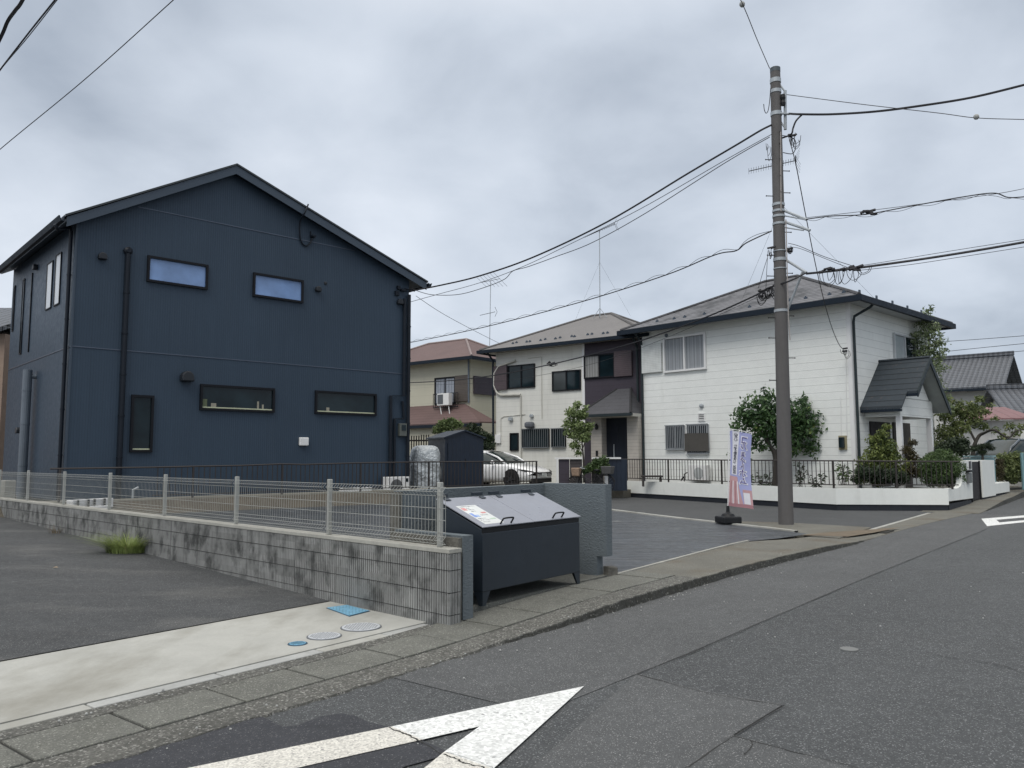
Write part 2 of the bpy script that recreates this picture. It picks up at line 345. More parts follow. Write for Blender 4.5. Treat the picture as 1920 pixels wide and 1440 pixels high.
mRedPr = M('print_red', (.62, .27, .26), .6); mBluePr = M('print_blue', (.20, .30, .60), .6); mBluePr2 = M('print_blue_pale', (.34, .45, .66), .6); mGreenPr = M('print_green', (.45, .58, .46), .6); mInk = M('print_ink', (.04, .04, .06), .6)
mTeal = M('teal_lid', (.16, .28, .30), .45)
mLouvre = M('vent_black', (.012, .015, .02), .45)
mShed = M('shed_navy', (.008, .016, .032), .45, lines=(('u', .16, .04, .25, .006),))
mNeigh = M('neighbour_wall', (.60, .60, .57), .8, ((.5, .05, one),), (40, .3, .004))
mStain = M('rust_soil', (.145, .115, .08), .95, ((4., .25, one),))

# ================================================================== GROUND
def interp(x, tab): return float(np.interp(x, [a for a, b in tab], [b for a, b in tab]))
mb = MB(); mb.face([(-300, -200, -.06), (300, -200, -.06), (300, 400, -.06), (-300, 400, -.06)]); struct('ground', mb, mGround)
mb = MB(); mb.face([TL(-18, -11), TL(90, -11), TL(90, 4.3), TL(-18, 4.3)]); struct('road', mb, mRoad)
# smoother strip of asphalt along the kerb and across the junction
JW = [(-18, 3.05), (4.8, 3.05), (5.0, 3.0)]
seam = [G(1195, 1263), G(1330, 1210), G(1500, 1135), G(1660, 1068), G(1780, 1020), G(1850, 992)]
mb = MB(); pts = [TL(4.0, 4.25, .004), TL(24.3, 4.0, .004)] + [Vector((p.x, p.y, .004)) for p in seam[::-1]] + [Vector((*G(1240, 1278)[:2], .004)), TL(4.6, 2.6, .004)]
i0 = 0
a_ = [TL(t, interp(t, [(4, 4.25), (24.3, 4.0)]), .004) for t in np.linspace(4.0, 24.3, 12)]
b_ = [Vector((p.x, p.y, .004)) for p in [TL(3.9, 2.9)] + [G(1060, 1300)] + [G(1195, 1263)] + seam[1:]] 
bl = [unTL(p) for p in b_]
for i in range(11):
    t0, t1 = np.linspace(4.0, 24.3, 12)[i:i+2]
    mb.face([TL(t0, interp(t0, bl), .004), TL(t1, interp(t1, bl), .004), TL(t1, 4.25-.2*(t1-4)/20, .004), TL(t0, 4.25-.2*(t0-4)/20, .004)])
struct('road_smooth_strip', mb, mRoadB)
# side road
mb = MB(); mb.face([TL(15.3, 4.35, .006), TL(25.7, 4.3, .006), TL(28.5, 17, .012), TL(21.6, 16.5, .012), TL(18.0, 10.6, .008)]); struct('side_road', mb, mSide)
# fresh asphalt patch and the near cracks
def poly_px(px, z): return [Vector((*G(x, y)[:2], z)) for x, y in px]
mb = MB(); mb.face(poly_px([(150, 1440), (300, 1397), (420, 1368), (455, 1352), (490, 1345), (510, 1355), (530, 1366), (560, 1362), (600, 1346), (640, 1340), (665, 1344), (690, 1356), (730, 1366), (795, 1392), (835, 1410), (825, 1422), (760, 1440), (700, 1470), (80, 1470)], .008)); struct('road_patch', mb, mPatch)
mb = MB(); mb.face(poly_px([(1330, 1300), (1470, 1322), (1375, 1380), (1300, 1428), (1240, 1480), (1050, 1480), (1190, 1400), (1110, 1385), (1200, 1330)], .0075)); 
mb.f = []; mb.v = []
mb.face(poly_px([(1376, 1380), (1640, 1455), (1640, 1520), (1200, 1520), (1300, 1430)], .0075)); struct('road_patch', mb, mRoadB)
mb = MB(); mb.face(poly_px([(1195, 1264), (1330, 1300), (1470, 1322), (1376, 1379), (1290, 1438), (1180, 1520), (930, 1520), (1010, 1430)], .0068)); struct('road_patch', mb, mRoadB)
def crack(px, w=.010, z=.0095):
    P = smooth_path([G(x, y, z) for x, y in px], 7); mb = MB()
    L_, R_ = [], []
    for i, p in enumerate(P):
        t = (P[min(i+1, len(P)-1)] - P[max(i-1, 0)]).normalized(); n = Vector((-t.y, t.x, 0)); j = Vector((random.uniform(-1, 1), random.uniform(-1, 1), 0))*w*.6
        ww = w*(.35 + .9*random.random()); L_.append(p+j+n*ww/2); R_.append(p+j-n*ww/2)
    for i in range(len(P)-1): mb.face([R_[i], R_[i+1], L_[i+1], L_[i]])
    struct('road_crack', mb, mJoint)
for c in ([(1195, 1263), (1330, 1210), (1500, 1135), (1660, 1068), (1780, 1020), (1850, 992)], [(1195, 1264), (1330, 1299), (1470, 1322)], [(1470, 1322), (1375, 1380), (1290, 1438)],
          [(1375, 1380), (1500, 1412), (1620, 1442)], [(745, 1365), (790, 1390), (835, 1418), (880, 1430), (940, 1446)],
          [(1735, 1226), (1860, 1243), (1925, 1262)], [(1405, 1386), (1410, 1398), (1396, 1414)]):
    crack(c, .009)
for c in ([(730, 1363), (750, 1372), (770, 1380), (792, 1392)], [(830, 1413), (850, 1420), (870, 1430), (900, 1437), (928, 1447)]): crack(c, .012, .0145)
crack([(835, 1410), (870, 1419), (925, 1439)], .003, .0142)
# ---- road paint: two diamonds (crossing-ahead marks)
def paint(name, quads, mat, z=.0125):
    mb = MB()
    for q in quads: mb.face([Vector((p[0], p[1], z)) for p in q])
    return struct(name, mb, mat)
tip = G(1095, 1290); inn = G(899, 1366)
oL = G(370, 1440); iL = G(575, 1440); oR = G(932, 1440); iR = G(805, 1440)
def ext(a, b, k): return a + (b-a)*k
brk, brk2 = G(735, 1366), G(792, 1391)
brr, brr2 = G(833, 1414), G(925, 1446)
oL2, iL2 = ext(tip, oL, 1.55), ext(inn, iL, 2.0); oR2, iR2 = ext(tip, oR, 1.45), ext(inn, iR, 1.9)
mbm = MB()
for q in ([brk2, inn, tip, brk], [brr, brr2, tip, inn]): mbm.face([Vector((p[0], p[1], .0125)) for p in q])
dm = finish('diamond_marking', mbm, mPaint); dm['kind'] = 'structure'
bot = tip + (ext(tip, oL, 1.55)-tip) + (ext(tip, oR, 1.45)-tip)
paint('diamond_marking', [[oL2, iL2, brk2, brk], [brr, iR2, oR2, brr2]], mPaintOld)
paint('diamond_marking', [[oL2, iL2, iL2+(oR2-tip)*.8, bot], [oR2, bot, iR2+(oL2-tip)*.75, iR2]], mPaintOld)
A1, A2 = G(1840, 973), G(1851, 987); fR, fR2 = G(1935, 965.5), G(1935, 978)
q1, q2 = G(1868, 975), G(1874, 980)
paint('diamond_marking', [[A1, A2, q2, q1], [A1, q1, ext(q1, G(1935, 969.5), 1.0), fR], [A2, ext(q2, G(1935, 976.2), 1.0), fR2][::1] if 0 else [q2, A2, fR2, G(1935, 974.5)]], mPaint, .006)

# ---- gutter, slabs, kerb
def hk(t): return interp(t, [(-20, .012), (4.6, .014), (6.0, .05), (7.2, .095), (11, .10), (13.5, .085), (15.2, .035), (16, .012), (24, .012), (24.6, .014), (25.6, .03), (28.2, .10), (29.4, .135), (32, .15), (34.5, .2), (80, .25)])
def lofts(name, la, lb, t0, t1, mat, za=0., zb=0., face=True, step=.22, jit=0., rise=None, kf=False):
    mb = MB(); n = max(2, int((t1-t0)/step)); rows = []
    for i in range(n+1):
        t = t0 + (t1-t0)*i/n; a = (la(t) if callable(la) else la) + random.uniform(-jit, jit); b = lb(t) if callable(lb) else lb
        h = hk(t) if rise is None else rise
        rows.append((TL(t, a-.012, -.02), TL(t, a, h+za), TL(t, b, h+zb), TL(t, b, -.02)))
    for i in range(n):
        p, q = rows[i], rows[i+1]
        mb.face([p[1], q[1], q[2], p[2]]); mb.face([p[0], q[0], q[1], p[1]]); mb.face([q[3], p[3], p[2], q[2]])
    for r in (rows[0], rows[-1]): mb.face(list(r))
    if kf:
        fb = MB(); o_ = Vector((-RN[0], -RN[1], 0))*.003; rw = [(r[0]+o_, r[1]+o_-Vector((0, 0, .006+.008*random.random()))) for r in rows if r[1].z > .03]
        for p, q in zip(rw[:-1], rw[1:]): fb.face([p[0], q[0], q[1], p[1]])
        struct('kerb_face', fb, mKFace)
    return struct(name, mb, mat)
lk = lambda t: interp(t, [(-20, 4.22), (5, 4.2), (10, 4.18), (12.3, 4.08), (14.7, 3.92), (16.5, 3.92), (18.5, 3.85), (21, 3.72), (24.3, 3.45)])
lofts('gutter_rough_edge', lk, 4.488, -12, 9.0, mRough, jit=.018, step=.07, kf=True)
J = [-11, -9.5, -8, -6.5, -5, -3.8, -2.6, -1.4, -.2, .6, 1.19, 1.79, 2.39, 3.02, 3.65, 4.40, 5.0, 5.62, 6.25, 6.9, 7.5, 8.1, 8.62, 8.98]
mb = MB()
for a, b in zip(J[:-1], J[1:]):
    dz = random.uniform(-.004, .004); g = .011
    lb_ = 4.955 if b < 5.1 else 5.10
    t0, t1 = a+g, b-g
    c = [TL(t0, 4.503, 0), TL(t1, 4.503, 0), TL(t1, lb_, 0), TL(t0, lb_, 0)]
    tops = [Vector((c[k].x, c[k].y, hk(t)+.008+dz)) for k, t in enumerate((t0, t1, t1, t0))]
    mb.hexa([Vector((p.x, p.y, -.02)) for p in c]+tops)
struct('gutter_slabs', mb, mGut, bevel=.006)
lofts('gutter_joint', 4.47, 5.13, -12, 8.98, mJoint, za=-.006, zb=-.006, step=.5)
lofts('gutter_dirt', 4.965, 5.118, -12, 5.3, mRough, za=.004, zb=.006, step=.12)
K = [-11, -9.2, -7.4, -5.6, -3.8, -2.0, -.2, 1.05, 2.37, 3.26, 4.14, 4.85, 5.38]
for i, (a, b) in enumerate(zip(K[:-1], K[1:])):
    mb = MB(); mb.prism([TL(a+.006, 5.13, -.02), TL(b-.006, 5.13, -.02), TL(b-.006, 5.13, .022), TL(a+.006, 5.13, .022)], TL(0, .12)-TL(0, 0))
    o = struct('edge_kerbstones', mb, (mKerbst, mConc, mKerbst)[i % 3], bevel=.008)
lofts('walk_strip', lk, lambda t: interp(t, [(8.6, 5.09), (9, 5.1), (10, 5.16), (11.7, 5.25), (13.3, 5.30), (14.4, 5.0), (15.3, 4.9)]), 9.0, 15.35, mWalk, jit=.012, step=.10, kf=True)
# the junction gutter and the corner where the pole stands
lofts('junction_gutter', lk, 4.33, 15.36, 24.3, mWalk, zb=.004, step=.4, jit=.004)
lofts('junction_gutter_edge', 4.335, 4.42, 15.8, 23.8, mConc, za=.008, zb=.008, step=.5)
mb = MB(); mb.prism([TL(15.36, 4.34, -.02), TL(18.0, 4.43, -.02), TL(18.2, 6.2, -.02), TL(17.5, 8.5, -.02), TL(17.1, 8.4, -.02), TL(16.2, 6.3, -.02), TL(15.5, 4.95, -.02)], (0, 0, .065)); struct('corner_walk', mb, mWalk)
mb = MB(); mb.face(poly_px([(1500, 1008), (1560, 1002), (1690, 993), (1640, 1003), (1590, 1011)], .0485)); struct('soil_stain', mb, mStain)
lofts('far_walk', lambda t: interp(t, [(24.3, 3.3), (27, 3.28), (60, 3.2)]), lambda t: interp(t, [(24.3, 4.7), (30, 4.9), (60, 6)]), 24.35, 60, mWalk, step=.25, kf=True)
# storm grate
gr = MB(); c0 = G(1655, 996, .030); 
for k in range(9): gr.box(c0 + Vector((RA[0], RA[1], 0))*(k-4)*.075, .03, .30, .012, 52)
gr.box(c0 - Vector((0, 0, .010)), .66, .28, .008, 52)
tag(finish('storm_grate', gr, M('grate_brown', (.05, .048, .042), .8)), 'dark rectangular drain grate set in the junction gutter', 'drain grate')
# ---- driveway apron and the asphalt lot on the left
mb = MB(); mb.prism([TL(-14, 5.262, -.02), TL(5.5, 5.262, -.02), TL(5.62, 6.82, -.02), TL(-14, 6.82, -.02)], (0, 0, .045)); struct('driveway_apron', mb, mConc)
def zlot(l): return .032 + .0245*max(0, l-6.82)
mb = MB(); NL = 24
for i in range(NL):
    l0, l1 = 6.822+i*(40/NL), 6.822+(i+1)*(40/NL)
    mb.face([TL(-40, l0, zlot(l0)), TL(5.55+.078*(l0-5), l0, zlot(l0)), TL(5.55+.078*(l1-5), l1, zlot(l1)), TL(-40, l1, zlot(l1))])
struct('parking_lot', mb, mLot)

# ---- block wall
BW = WP((-.58, 7.30), -46.8)                 # face towards the left lot; s grows away from the street
BW.n = Vector((-abs(BW.n.x), -abs(BW.n.y), 0)).normalized()
s_, BT = BW.sz(842, 1030); BLEN = 17.5
def zbase(s): return zlot(unTL(BW.P(s, 0))[1]) if s > 1.6 else 0.02
root = thing('block_wall', 'low grey ribbed concrete block wall streaked with black mould beside the asphalt lot', 'wall', tuple(BW.P(0, 0)))
cz = [BT-.045, BT-.2, BT-.4, BT-.6, BT-.8, BT-1.0]
core = MB(); core.wbox(BW, .006, BLEN, -.2, BT-.052, -.14, -.018); finish('mortar_core', core, mMortar, root)
for k in range(4):
    z1, z0 = (cz[k]+.0, cz[k+1]+.009)
    n = int(BLEN/.034); prof = []
    for i in range(n):
        s0 = i*.034; prof += [(s0+.001, -.015), (s0+.007, 0.), (s0+.023, 0.), (s0+.029, -.015)]
    mbc = MB(); i0 = 0
    for (s, o) in prof: mbc.v += [tuple(BW.P(s, z0, o)), tuple(BW.P(s, z1, o))]
    for i in range(len(prof)-1): mbc.f.append((2*i, 2*i+2, 2*i+3, 2*i+1))
    q = len(mbc.v)
    e = [BW.P(0.002, z0, -.015), BW.P(0.002, z0, -.15), BW.P(0.002, z1, -.15), BW.P(0.002, z1, -.015)]; mbc.face(e)
    mbc.face([BW.P(0.002, z1, 0), BW.P(BLEN, z1, 0), BW.P(BLEN, z1, -.15), BW.P(0.002, z1, -.15)])
    for j in range(4):     # ribs round the end
        mbc.wbox(BW, -.006, .003, z0, z1, -.03-.034*j, -.008-.034*j)
    finish('block_course', mbc, mBlock, root)
cap = MB(); cap.wbox(BW, -.008, BLEN, BT-.042, BT, -.155, .004); finish('coping', cap, mBlockCap, root, bevel=.006)
back = MB(); back.wbox(BW, .004, BLEN, -.2, BT-.046, -.155, -.145); finish('rear_face', back, mStuccoEdge, root)

# ---- mesh fence on the block wall
ZF = BT; posts_px = [825, 617.5, 443, 308.5, 204.5, 118.5, 50]
ps = [BW.sz(x, 950, -.07)[0] for x in posts_px]; ps += [ps[-1]+2., ps[-1]+4.]
root = thing('mesh_fence', 'galvanised wire mesh fence with grey posts on top of the ribbed block wall', 'fence', tuple(BW.P(ps[0], ZF, -.07)))
for s in ps:
    mb = MB(); mb.wbox(BW, s-.024, s+.024, ZF, ZF+.60, -.094, -.050); p = finish('post', mb, mFenceM, root, bevel=.006)
def mesh_panel(s0, s1):
    mb = MB(); oz = [(-.045, .555), (-.005, .515), (-.045, .475), (-.045, .100), (-.005, .065), (-.045, .030)]
    for (o, z) in [(-.045, .555), (-.005, .515), (-.045, .475), (-.045, .36), (-.045, .25), (-.045, .14), (-.045, .100), (-.005, .065), (-.045, .030)]:
        mb.tube([BW.P(s0, ZF+z, o), BW.P((s0+s1)/2, ZF+z, o), BW.P(s1, ZF+z, o)], .0030, 5)
    n = int((s1-s0)/.05)
    for k in range(n+1):
        s = s0 + (s1-s0)*k/n; mb.tube([BW.P(s, ZF+z, o+.004) for o, z in oz], .0022, 4, cap=False)
    return mb
finish('mesh_panel', mesh_panel(ps[0]-.11, ps[0]), mFenceM, root)
for a, b in zip(ps[:-1], ps[1:]): finish('mesh_panel', mesh_panel(a+.026, b-.026), mFenceM, root)

# ---- tarpaulin sheet over the vacant lot
lf = lambda t: interp(t, [(5, 6.15), (8.50, 6.15), (8.56, 5.12), (10, 5.19), (11.7, 5.28), (13.3, 5.34), (14.2, 5.05), (15.0, 4.93), (16, 4.9)])
lret = lambda t: 18.4 - .2126*(t-10.7) - .62
tLft = lambda l: 5.78+.078*(l-5)
tRgt = lambda l: interp(l, [(4.9, 15.35), (5.7, 15.75), (6.6, 16.1), (8.7, 16.9), (10.8, 17.9), (18, 21.2)])
NU, NV = 110, 100; grid = []
wr = rng.uniform(0, 6.28, 60); wl_ = rng.uniform(1.5, 9, 60); wt_ = rng.uniform(.2, 2.2, 60)*rng.choice([-1, 1], 60)
mb = MB()
for j in range(NV+1):
    for i in range(NU+1):
        u, v = i/NU, j/NV; t, l = 12., 10.
        for _ in range(7): l = lf(t)+v*(lret(t)-lf(t)); t = tLft(l)+u*(tRgt(l)-tLft(l))
        z = .088 + .0135*max(0, l-5.2)
        w = float(np.mean(np.abs(np.sin(wl_*l + wt_*t + wr)))*1.2 + np.sin(wl_*l*.7+wt_*t*1.3+wr).mean()*.9)
        ed = min(1, min(u, 1-u, v, 1-v)*14)
        z += .095*(w-.76)*ed + .006*random.random()*ed
        mb.v.append(tuple(TL(t, l, z)))
for j in range(NV):
    for i in range(NU):
        a = j*(NU+1)+i; mb.f.append((a, a+1, a+NU+2, a+NU+1))
tag(struct('weed_sheet', mb, mSheet, smooth=True, uv=False), 'wrinkled dark sheet spread over the vacant lot', 'ground sheet')
# pale edging of the lot
def ribbon(name, pts, w, h, mat, z0=-.02):
    mb = MB(); P = smooth_path(pts, 6); A, B = [], []
    for i, p in enumerate(P):
        t = (P[min(i+1, len(P)-1)]-P[max(i-1, 0)]); t.z = 0; t.normalize(); n = Vector((-t.y, t.x, 0))
        ww = w*random.uniform(.8, 1.2); A.append(p+n*ww/2); B.append(p-n*ww/2)
    for i in range(len(P)-1):
        a0, a1, b0, b1 = A[i], A[i+1], B[i], B[i+1]; d = Vector((0, 0, h))
        mb.face([b0, b1, a1, a0]); mb.face([b0-d, b1-d, b1, b0]); mb.face([a1-d, a0-d, a0, a1])
    return struct(name, mb, mat)
ribbon('lot_kerb_line', [TL(t, lf(t)+.0, .108) for t in (8.62, 9.5, 10.5, 11.7, 12.6, 13.4)], .045, .12, mBlockCap)
ribbon('lot_kerb_line', [TL(tRgt(l)+.08, l, .115+.0135*(l-5.2)) for l in (5.2, 5.8, 6.5, 7.4, 8.6, 10, 12, 14, 16)], .12, .28, mConc)
# ---- retaining bank, yards
RW = WP((-7.92, 19.77), 50)
mb = MB(); s0, s1 = -4.6, 12.6
mb.prism([RW.P(s0, -.05, -.05), RW.P(s0, .55, -.05), RW.P(s0, .55, .12), RW.P(s0, .12, .78), RW.P(s0, -.05, .78)], RW.P(s1, 0)-RW.P(s0, 0)); struct('soil_bank', mb, mStraw)
mb = MB(); mb.wbox(RW, s0, s1, .55, .575, -.9, .05); struct('bank_cap', mb, mRetTop)
mb = MB(); a = RW.P(-4.8, .545, -.1); mb.face([RW.P(-4.8, .545, -.1), RW.P(12.6, .545, -.1), RW.P(12.6, .545, -34), RW.P(-6.5, .545, -34)]); struct('yard_ground', mb, mYard)
mb = MB(); mb.face([TL(22.2, 15.6, .36), TL(29, 15.6, .36), TL(29, 40, .36), TL(22.2, 40, .36)]); mb.face([TL(22.2, 15.6, -.05), TL(29, 15.6, -.05), TL(29, 15.6, .36), TL(22.2, 15.6, .36)]); struct('house_driveway', mb, mWalk)

# ---- grey rendered enclosure for the rubbish bin
EW = .13; LB = 6.02
root = thing('enclosure_wall', 'textured blue grey rendered wall folded around three sides of the rubbish bin', 'wall', tuple(TL(8.4, 5.1, 0)))
ztop = CAM_H - (907-855.6)/CAM_F*9.75
def tlprism(mb, tl, z0, z1):
    b = [TL(t, l, z0) for t, l in tl]; mb.prism(b, (0, 0, z1-z0)); return mb
mb = MB(); pr = [TL(8.38, 5.18, 0), TL(8.52, 5.18, 0), TL(8.52, LB+EW, 0), TL(8.38, LB, 0)]
# right-hand wing with its cut-away foot
b = [(8.38, 5.24), (8.52, 5.24), (8.52, LB+EW), (8.38, LB)]
tlprism(mb, b, .07, .34); b = [(8.38, 5.10), (8.52, 5.10), (8.52, LB+EW), (8.38, LB)]; tlprism(mb, b, .34, ztop); finish('right_wing', mb, mStucco, root)
mb = MB(); tl0 = unTL(BW.P(.9, 0, -.16)); tB = 5.62+.078*(LB-5)+.14
tlprism(mb, [(tB, LB), (8.377, LB), (8.377+.14, LB+EW), (tB, LB+EW)], .04, ztop-.01); finish('back_panel', mb, mStucco, root)
mb = MB(); tlprism(mb, [(tB-.045, LB-.004), (tB-.002, LB-.004), (tB-.002, LB+EW+.004), (tB-.045, LB+EW+.004)], .04, ztop-.02); finish('raw_edge', mb, mStuccoEdge, root)
mb = MB(); zs = CAM_H-(1005-857)/CAM_F*7.32
mb.wbox(BW, .03, 1.05, .05, zs, -.335, -.205); finish('left_wing', mb, mStucco, root)
mb = MB(); mb.wbox(BW, .045, 1.05, .02, zs-.02, -.204, -.160); finish('raw_edge', mb, mStuccoEdge, root)
mb = MB(); tlprism(mb, [(5.62, 5.12), (8.6, 5.15), (8.55, 6.3), (5.8, 6.3)], -.02, .104); struct('bin_pad', mb, mGut)
for (c, d_, sz_) in ((G(842, 1172, .0), 'broken concrete chunk at the foot of the ribbed block wall corner', (.11, .10, .14)), (G(1145, 1082, .07), 'broken concrete chunk at the foot of the grey wall beside the sheet', (.15, .12, .13))):
    mb = MB(); mb.box((c.x, c.y, c.z+sz_[2]/2), *sz_, 30); mb.v = [tuple(Vector(v)+Vector((random.uniform(-.012, .012) for _ in range(3)))) for v in mb.v]
    tag(finish('concrete_chunk', mb, mStuccoEdge, bevel=.012), d_, 'concrete chunk')

# ---- rubbish bin
b0 = unTL(G(905, 1137, .105)); b1 = unTL(G(1088, 1095, .105)); t0, t1, l0 = b0[0]+.0, b1[0]+.02, 5.06
dpt = .62; z_leg = .104; zb = .104+.135;  zf = CAM_H-(990-857)/CAM_F*D(912, 990, 7.9).y*0+0
def zat(px, py, t, l): 
    p = TL(t, l); r = ray(px, py); return CAM_H + r[2]/r[1]*p.y
zf = (zat(912, 990, t0, l0)+zat(1090, 968, t1, l0))/2; zk = zat(1001, 925, t1, l0+dpt)
print('bin', t0, t1, zf, zk, 'ztop', ztop, 'BT', BT, 'zs', zs)
root = thing('rubbish_bin', 'dark slate steel community rubbish bin with two sloping lids and tapered legs', 'rubbish bin', tuple(TL((t0+t1)/2, l0+dpt/2, z_leg)))
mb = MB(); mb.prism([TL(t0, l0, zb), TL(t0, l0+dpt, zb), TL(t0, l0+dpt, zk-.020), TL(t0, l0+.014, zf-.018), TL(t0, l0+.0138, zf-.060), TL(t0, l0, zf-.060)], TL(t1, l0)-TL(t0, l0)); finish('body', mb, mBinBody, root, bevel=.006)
mb = MB(); mb.prism([TL(t0+.004, l0+.005, zf-.0595), TL(t0+.004, l0+.0135, zf-.0595), TL(t0+.004, l0+.0135, zf-.014), TL(t0+.004, l0+.005, zf-.014)], TL(t1-t0-.008, 0)); finish('gap_shade_strip', mb, mBlackMetal, root)  # black strip stands in for the shade in the gap under the lids
tm = t0+(t1-t0)*.485; slope = Vector(TL(0, dpt, zk-zf)); sn = slope.normalized(); up_ = Vector((TL(1, 0))).cross(sn).normalized()
if up_.z < 0: up_ = -up_
for (a, b) in ((t0-.012, tm-.004), (tm+.004, t1+.012)):
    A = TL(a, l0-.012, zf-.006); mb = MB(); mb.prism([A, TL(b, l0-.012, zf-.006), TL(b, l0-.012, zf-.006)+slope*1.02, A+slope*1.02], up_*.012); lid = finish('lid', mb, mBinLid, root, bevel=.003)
    mb = MB(); hc = a+(b-a)*(.46 if a < tm-.1 else .50); w = .085
    q = [TL(hc-w, l0+.02, zf)+up_*.004, TL(hc-w, l0+.005, zf)+up_*.06, TL(hc-w+.02, l0+.0, zf)+up_*.078, TL(hc+w-.02, l0+.0, zf)+up_*.078, TL(hc+w, l0+.005, zf)+up_*.06, TL(hc+w, l0+.02, zf)+up_*.004]
    mb.tube(smooth_path(q, 4), .009, 8); finish('handle', mb, mBlackMetal, lid, smooth=True)
    for k in (.13, .80):
        hh = a+(b-a)*k; mb = MB(); c = TL(hh, l0+dpt+.025, zk+.036); mb.box(c, .15, .045, .035, 52-0); mb.prism([TL(hh-.03, l0+dpt-.02, zk-.006)+up_*.013, TL(hh+.05, l0+dpt-.02, zk-.006)+up_*.013, TL(hh+.05, l0+dpt-.02, zk-.006)+up_*.013-sn*.05, TL(hh-.03, l0+dpt-.02, zk-.006)+up_*.013-sn*.05], up_*.006); finish('hinge', mb, mBinBody, lid, bevel=.003)
for (tt, ll) in ((t0, l0), (t1, l0), (t0, l0+dpt), (t1, l0+dpt)):
    st = 1 if tt == t0 else -1; sl = 1 if ll == l0 else -1
    mb = MB(); W1, W0 = .12, .05
    for (dx0, dl0, dx1, dl1) in ((1, 0, 0, 0),):
        pass
    th = .006
    mb.prism([TL(tt+st*.002, ll+sl*.002, zb), TL(tt+st*W1, ll+sl*.002, zb), TL(tt+st*W0, ll+sl*.002, z_leg), TL(tt+st*.002, ll+sl*.002, z_leg)], TL(0, sl*th))
    mb.prism([TL(tt+st*.0022, ll+sl*.009, zb), TL(tt+st*.0022, ll+sl*W1, zb), TL(tt+st*.0022, ll+sl*W0, z_leg), TL(tt+st*.0022, ll+sl*.009, z_leg)], TL(st*th, 0))
    finish('leg', mb, mBinBody, root)
# notice on the left lid
sx = Vector((TL(1, 0))).normalized(); N0 = TL(t0+.02, l0-.0, zf-.006)+up_*.013
def npt(a, b, h=.0): return N0 + sx*a + sn*b + up_*h
mb = MB(); mb.prism([npt(.06, .04, .0005), npt(.36, .04, .0005), npt(.36, .47, .0005), npt(.06, .47, .0005)], up_*.004); sign = finish('notice', mb, mPlateW, root, label='white notice with red, blue and green print on the left lid')
def text_mesh(txt, size, P, X, Y, mat, parent, name='lettering', depth=.0015, align='LEFT'):
    cu = bpy.data.curves.new('t', 'FONT'); cu.body = txt; cu.size = size; cu.align_x = align; cu.resolution_u = 2
    ob = bpy.data.objects.new('t', cu); COL.objects.link(ob); dg = bpy.context.evaluated_depsgraph_get(); dg.update()
    me = ob.evaluated_get(dg).to_mesh(); mb = MB(); Z = X.cross(Y).normalized()
    mb.v = [tuple(P + X*v.co.x + Y*v.co.y + Z*depth) for v in me.vertices]; mb.f = [tuple(p.vertices) for p in me.polygons]
    bpy.data.objects.remove(ob)
    if not mb.f: return None
    return finish(name, mb, mat, parent, uv=False)
def bar(a0, b0, a1, b1, mat):
    mb = MB(); mb.prism([npt(a0, b0, .0050), npt(a1, b0, .0050), npt(a1, b1, .0050), npt(a0, b1, .0050)], up_*.001); finish('printed_panel', mb, mat, sign)
text_mesh('ごみ集積所の利用について', .021, npt(.075, .435, .005), sx, sn, mInk, sign)
bar(.075, .36, .135, .415, mRedPr); bar(.075, .20, .12, .29, mBluePr); bar(.125, .20, .17, .25, mBluePr2); bar(.26, .27, .33, .30, mRedPr); bar(.25, .13, .33, .155, mGreenPr)
for k, (x_, y_, s_) in enumerate(((.15, .395, '月 木'), (.15, .36, '可燃ごみ'), (.15, .32, '資源 水'), (.19, .225, '不燃ごみ 金'), (.08, .155, '朝8時までに'), (.08, .12, '出してください'), (.08, .08, 'カラスよけ'))):
    text_mesh(s_, .022, npt(x_, y_, .005), sx, sn, mInk, sign)

# ---- covers in the apron
def disc(name, px, py, r, mat, label, ringmat, groove=True, z=.0265, square=None, az=52):
    c = G(px, py, z); rt = thing(name, label, 'manhole cover', tuple(c))
    if square:
        mb = MB(); mb.box((c.x, c.y, z+.001), square[0]+.03, square[1]+.03, .006, az); finish('rim', mb, ringmat, rt)
        mb = MB(); mb.box((c.x, c.y, z+.005), square[0], square[1], .006, az); finish('lid', mb, mat, rt)
        mb = MB(); a = rad(az); ux = Vector((math.cos(a), math.sin(a), 0)); uy = Vector((-math.sin(a), math.cos(a), 0))
        for i in range(9):
            for j in range(6): mb.box(c+ux*(i-4)*square[0]/10+uy*(j-2.5)*square[1]/7.5+Vector((0, 0, .0095)), square[0]/22, square[1]/16, .003, az)
        finish('tread_pattern', mb, ringmat, rt)
    else:
        mb = MB(); mb.lathe((c.x, c.y, z-.002), [(r+.014, 0), (r+.014, .005)], 40); finish('rim', mb, ringmat, rt)
        mb = MB(); mb.lathe((c.x, c.y, z-.001), [(r, 0), (r, .008)], 40); finish('lid', mb, mat, rt)
        mb = MB(); R_ = r/7.5
        for i in range(-6, 7):
            for j in range(-6, 7):
                if (i*i+j*j)*R_*R_ < (r*.86)**2 and (i+j) % 2 == 0: mb.box((c.x+i*R_, c.y+j*R_, z+.008), R_*.75, R_*.35, .002, 38)
        finish('tread_pattern', mb, ringmat, rt)
mBlueCov = M('cover_blue', (.16, .36, .50), .6, ((14., .18, one),)); mGreyCov = M('cover_grey', (.46, .48, .50), .6, ((14., .12, one),)); mRing = M('cover_ring', (.12, .13, .14), .7)
rt = thing('meter_cover', 'light blue rectangular water meter cover in the concrete apron', 'meter cover', tuple(G(652, 1145, .025)))
Cq = [G(x, y, .0265) for x, y in ((613.5, 1140.5), (655, 1155.5), (692, 1146), (650, 1135.5))]; cc = sum(Cq, Vector())/4; mEdge = M('cover_edge_blue', (.03, .07, .11), .6)
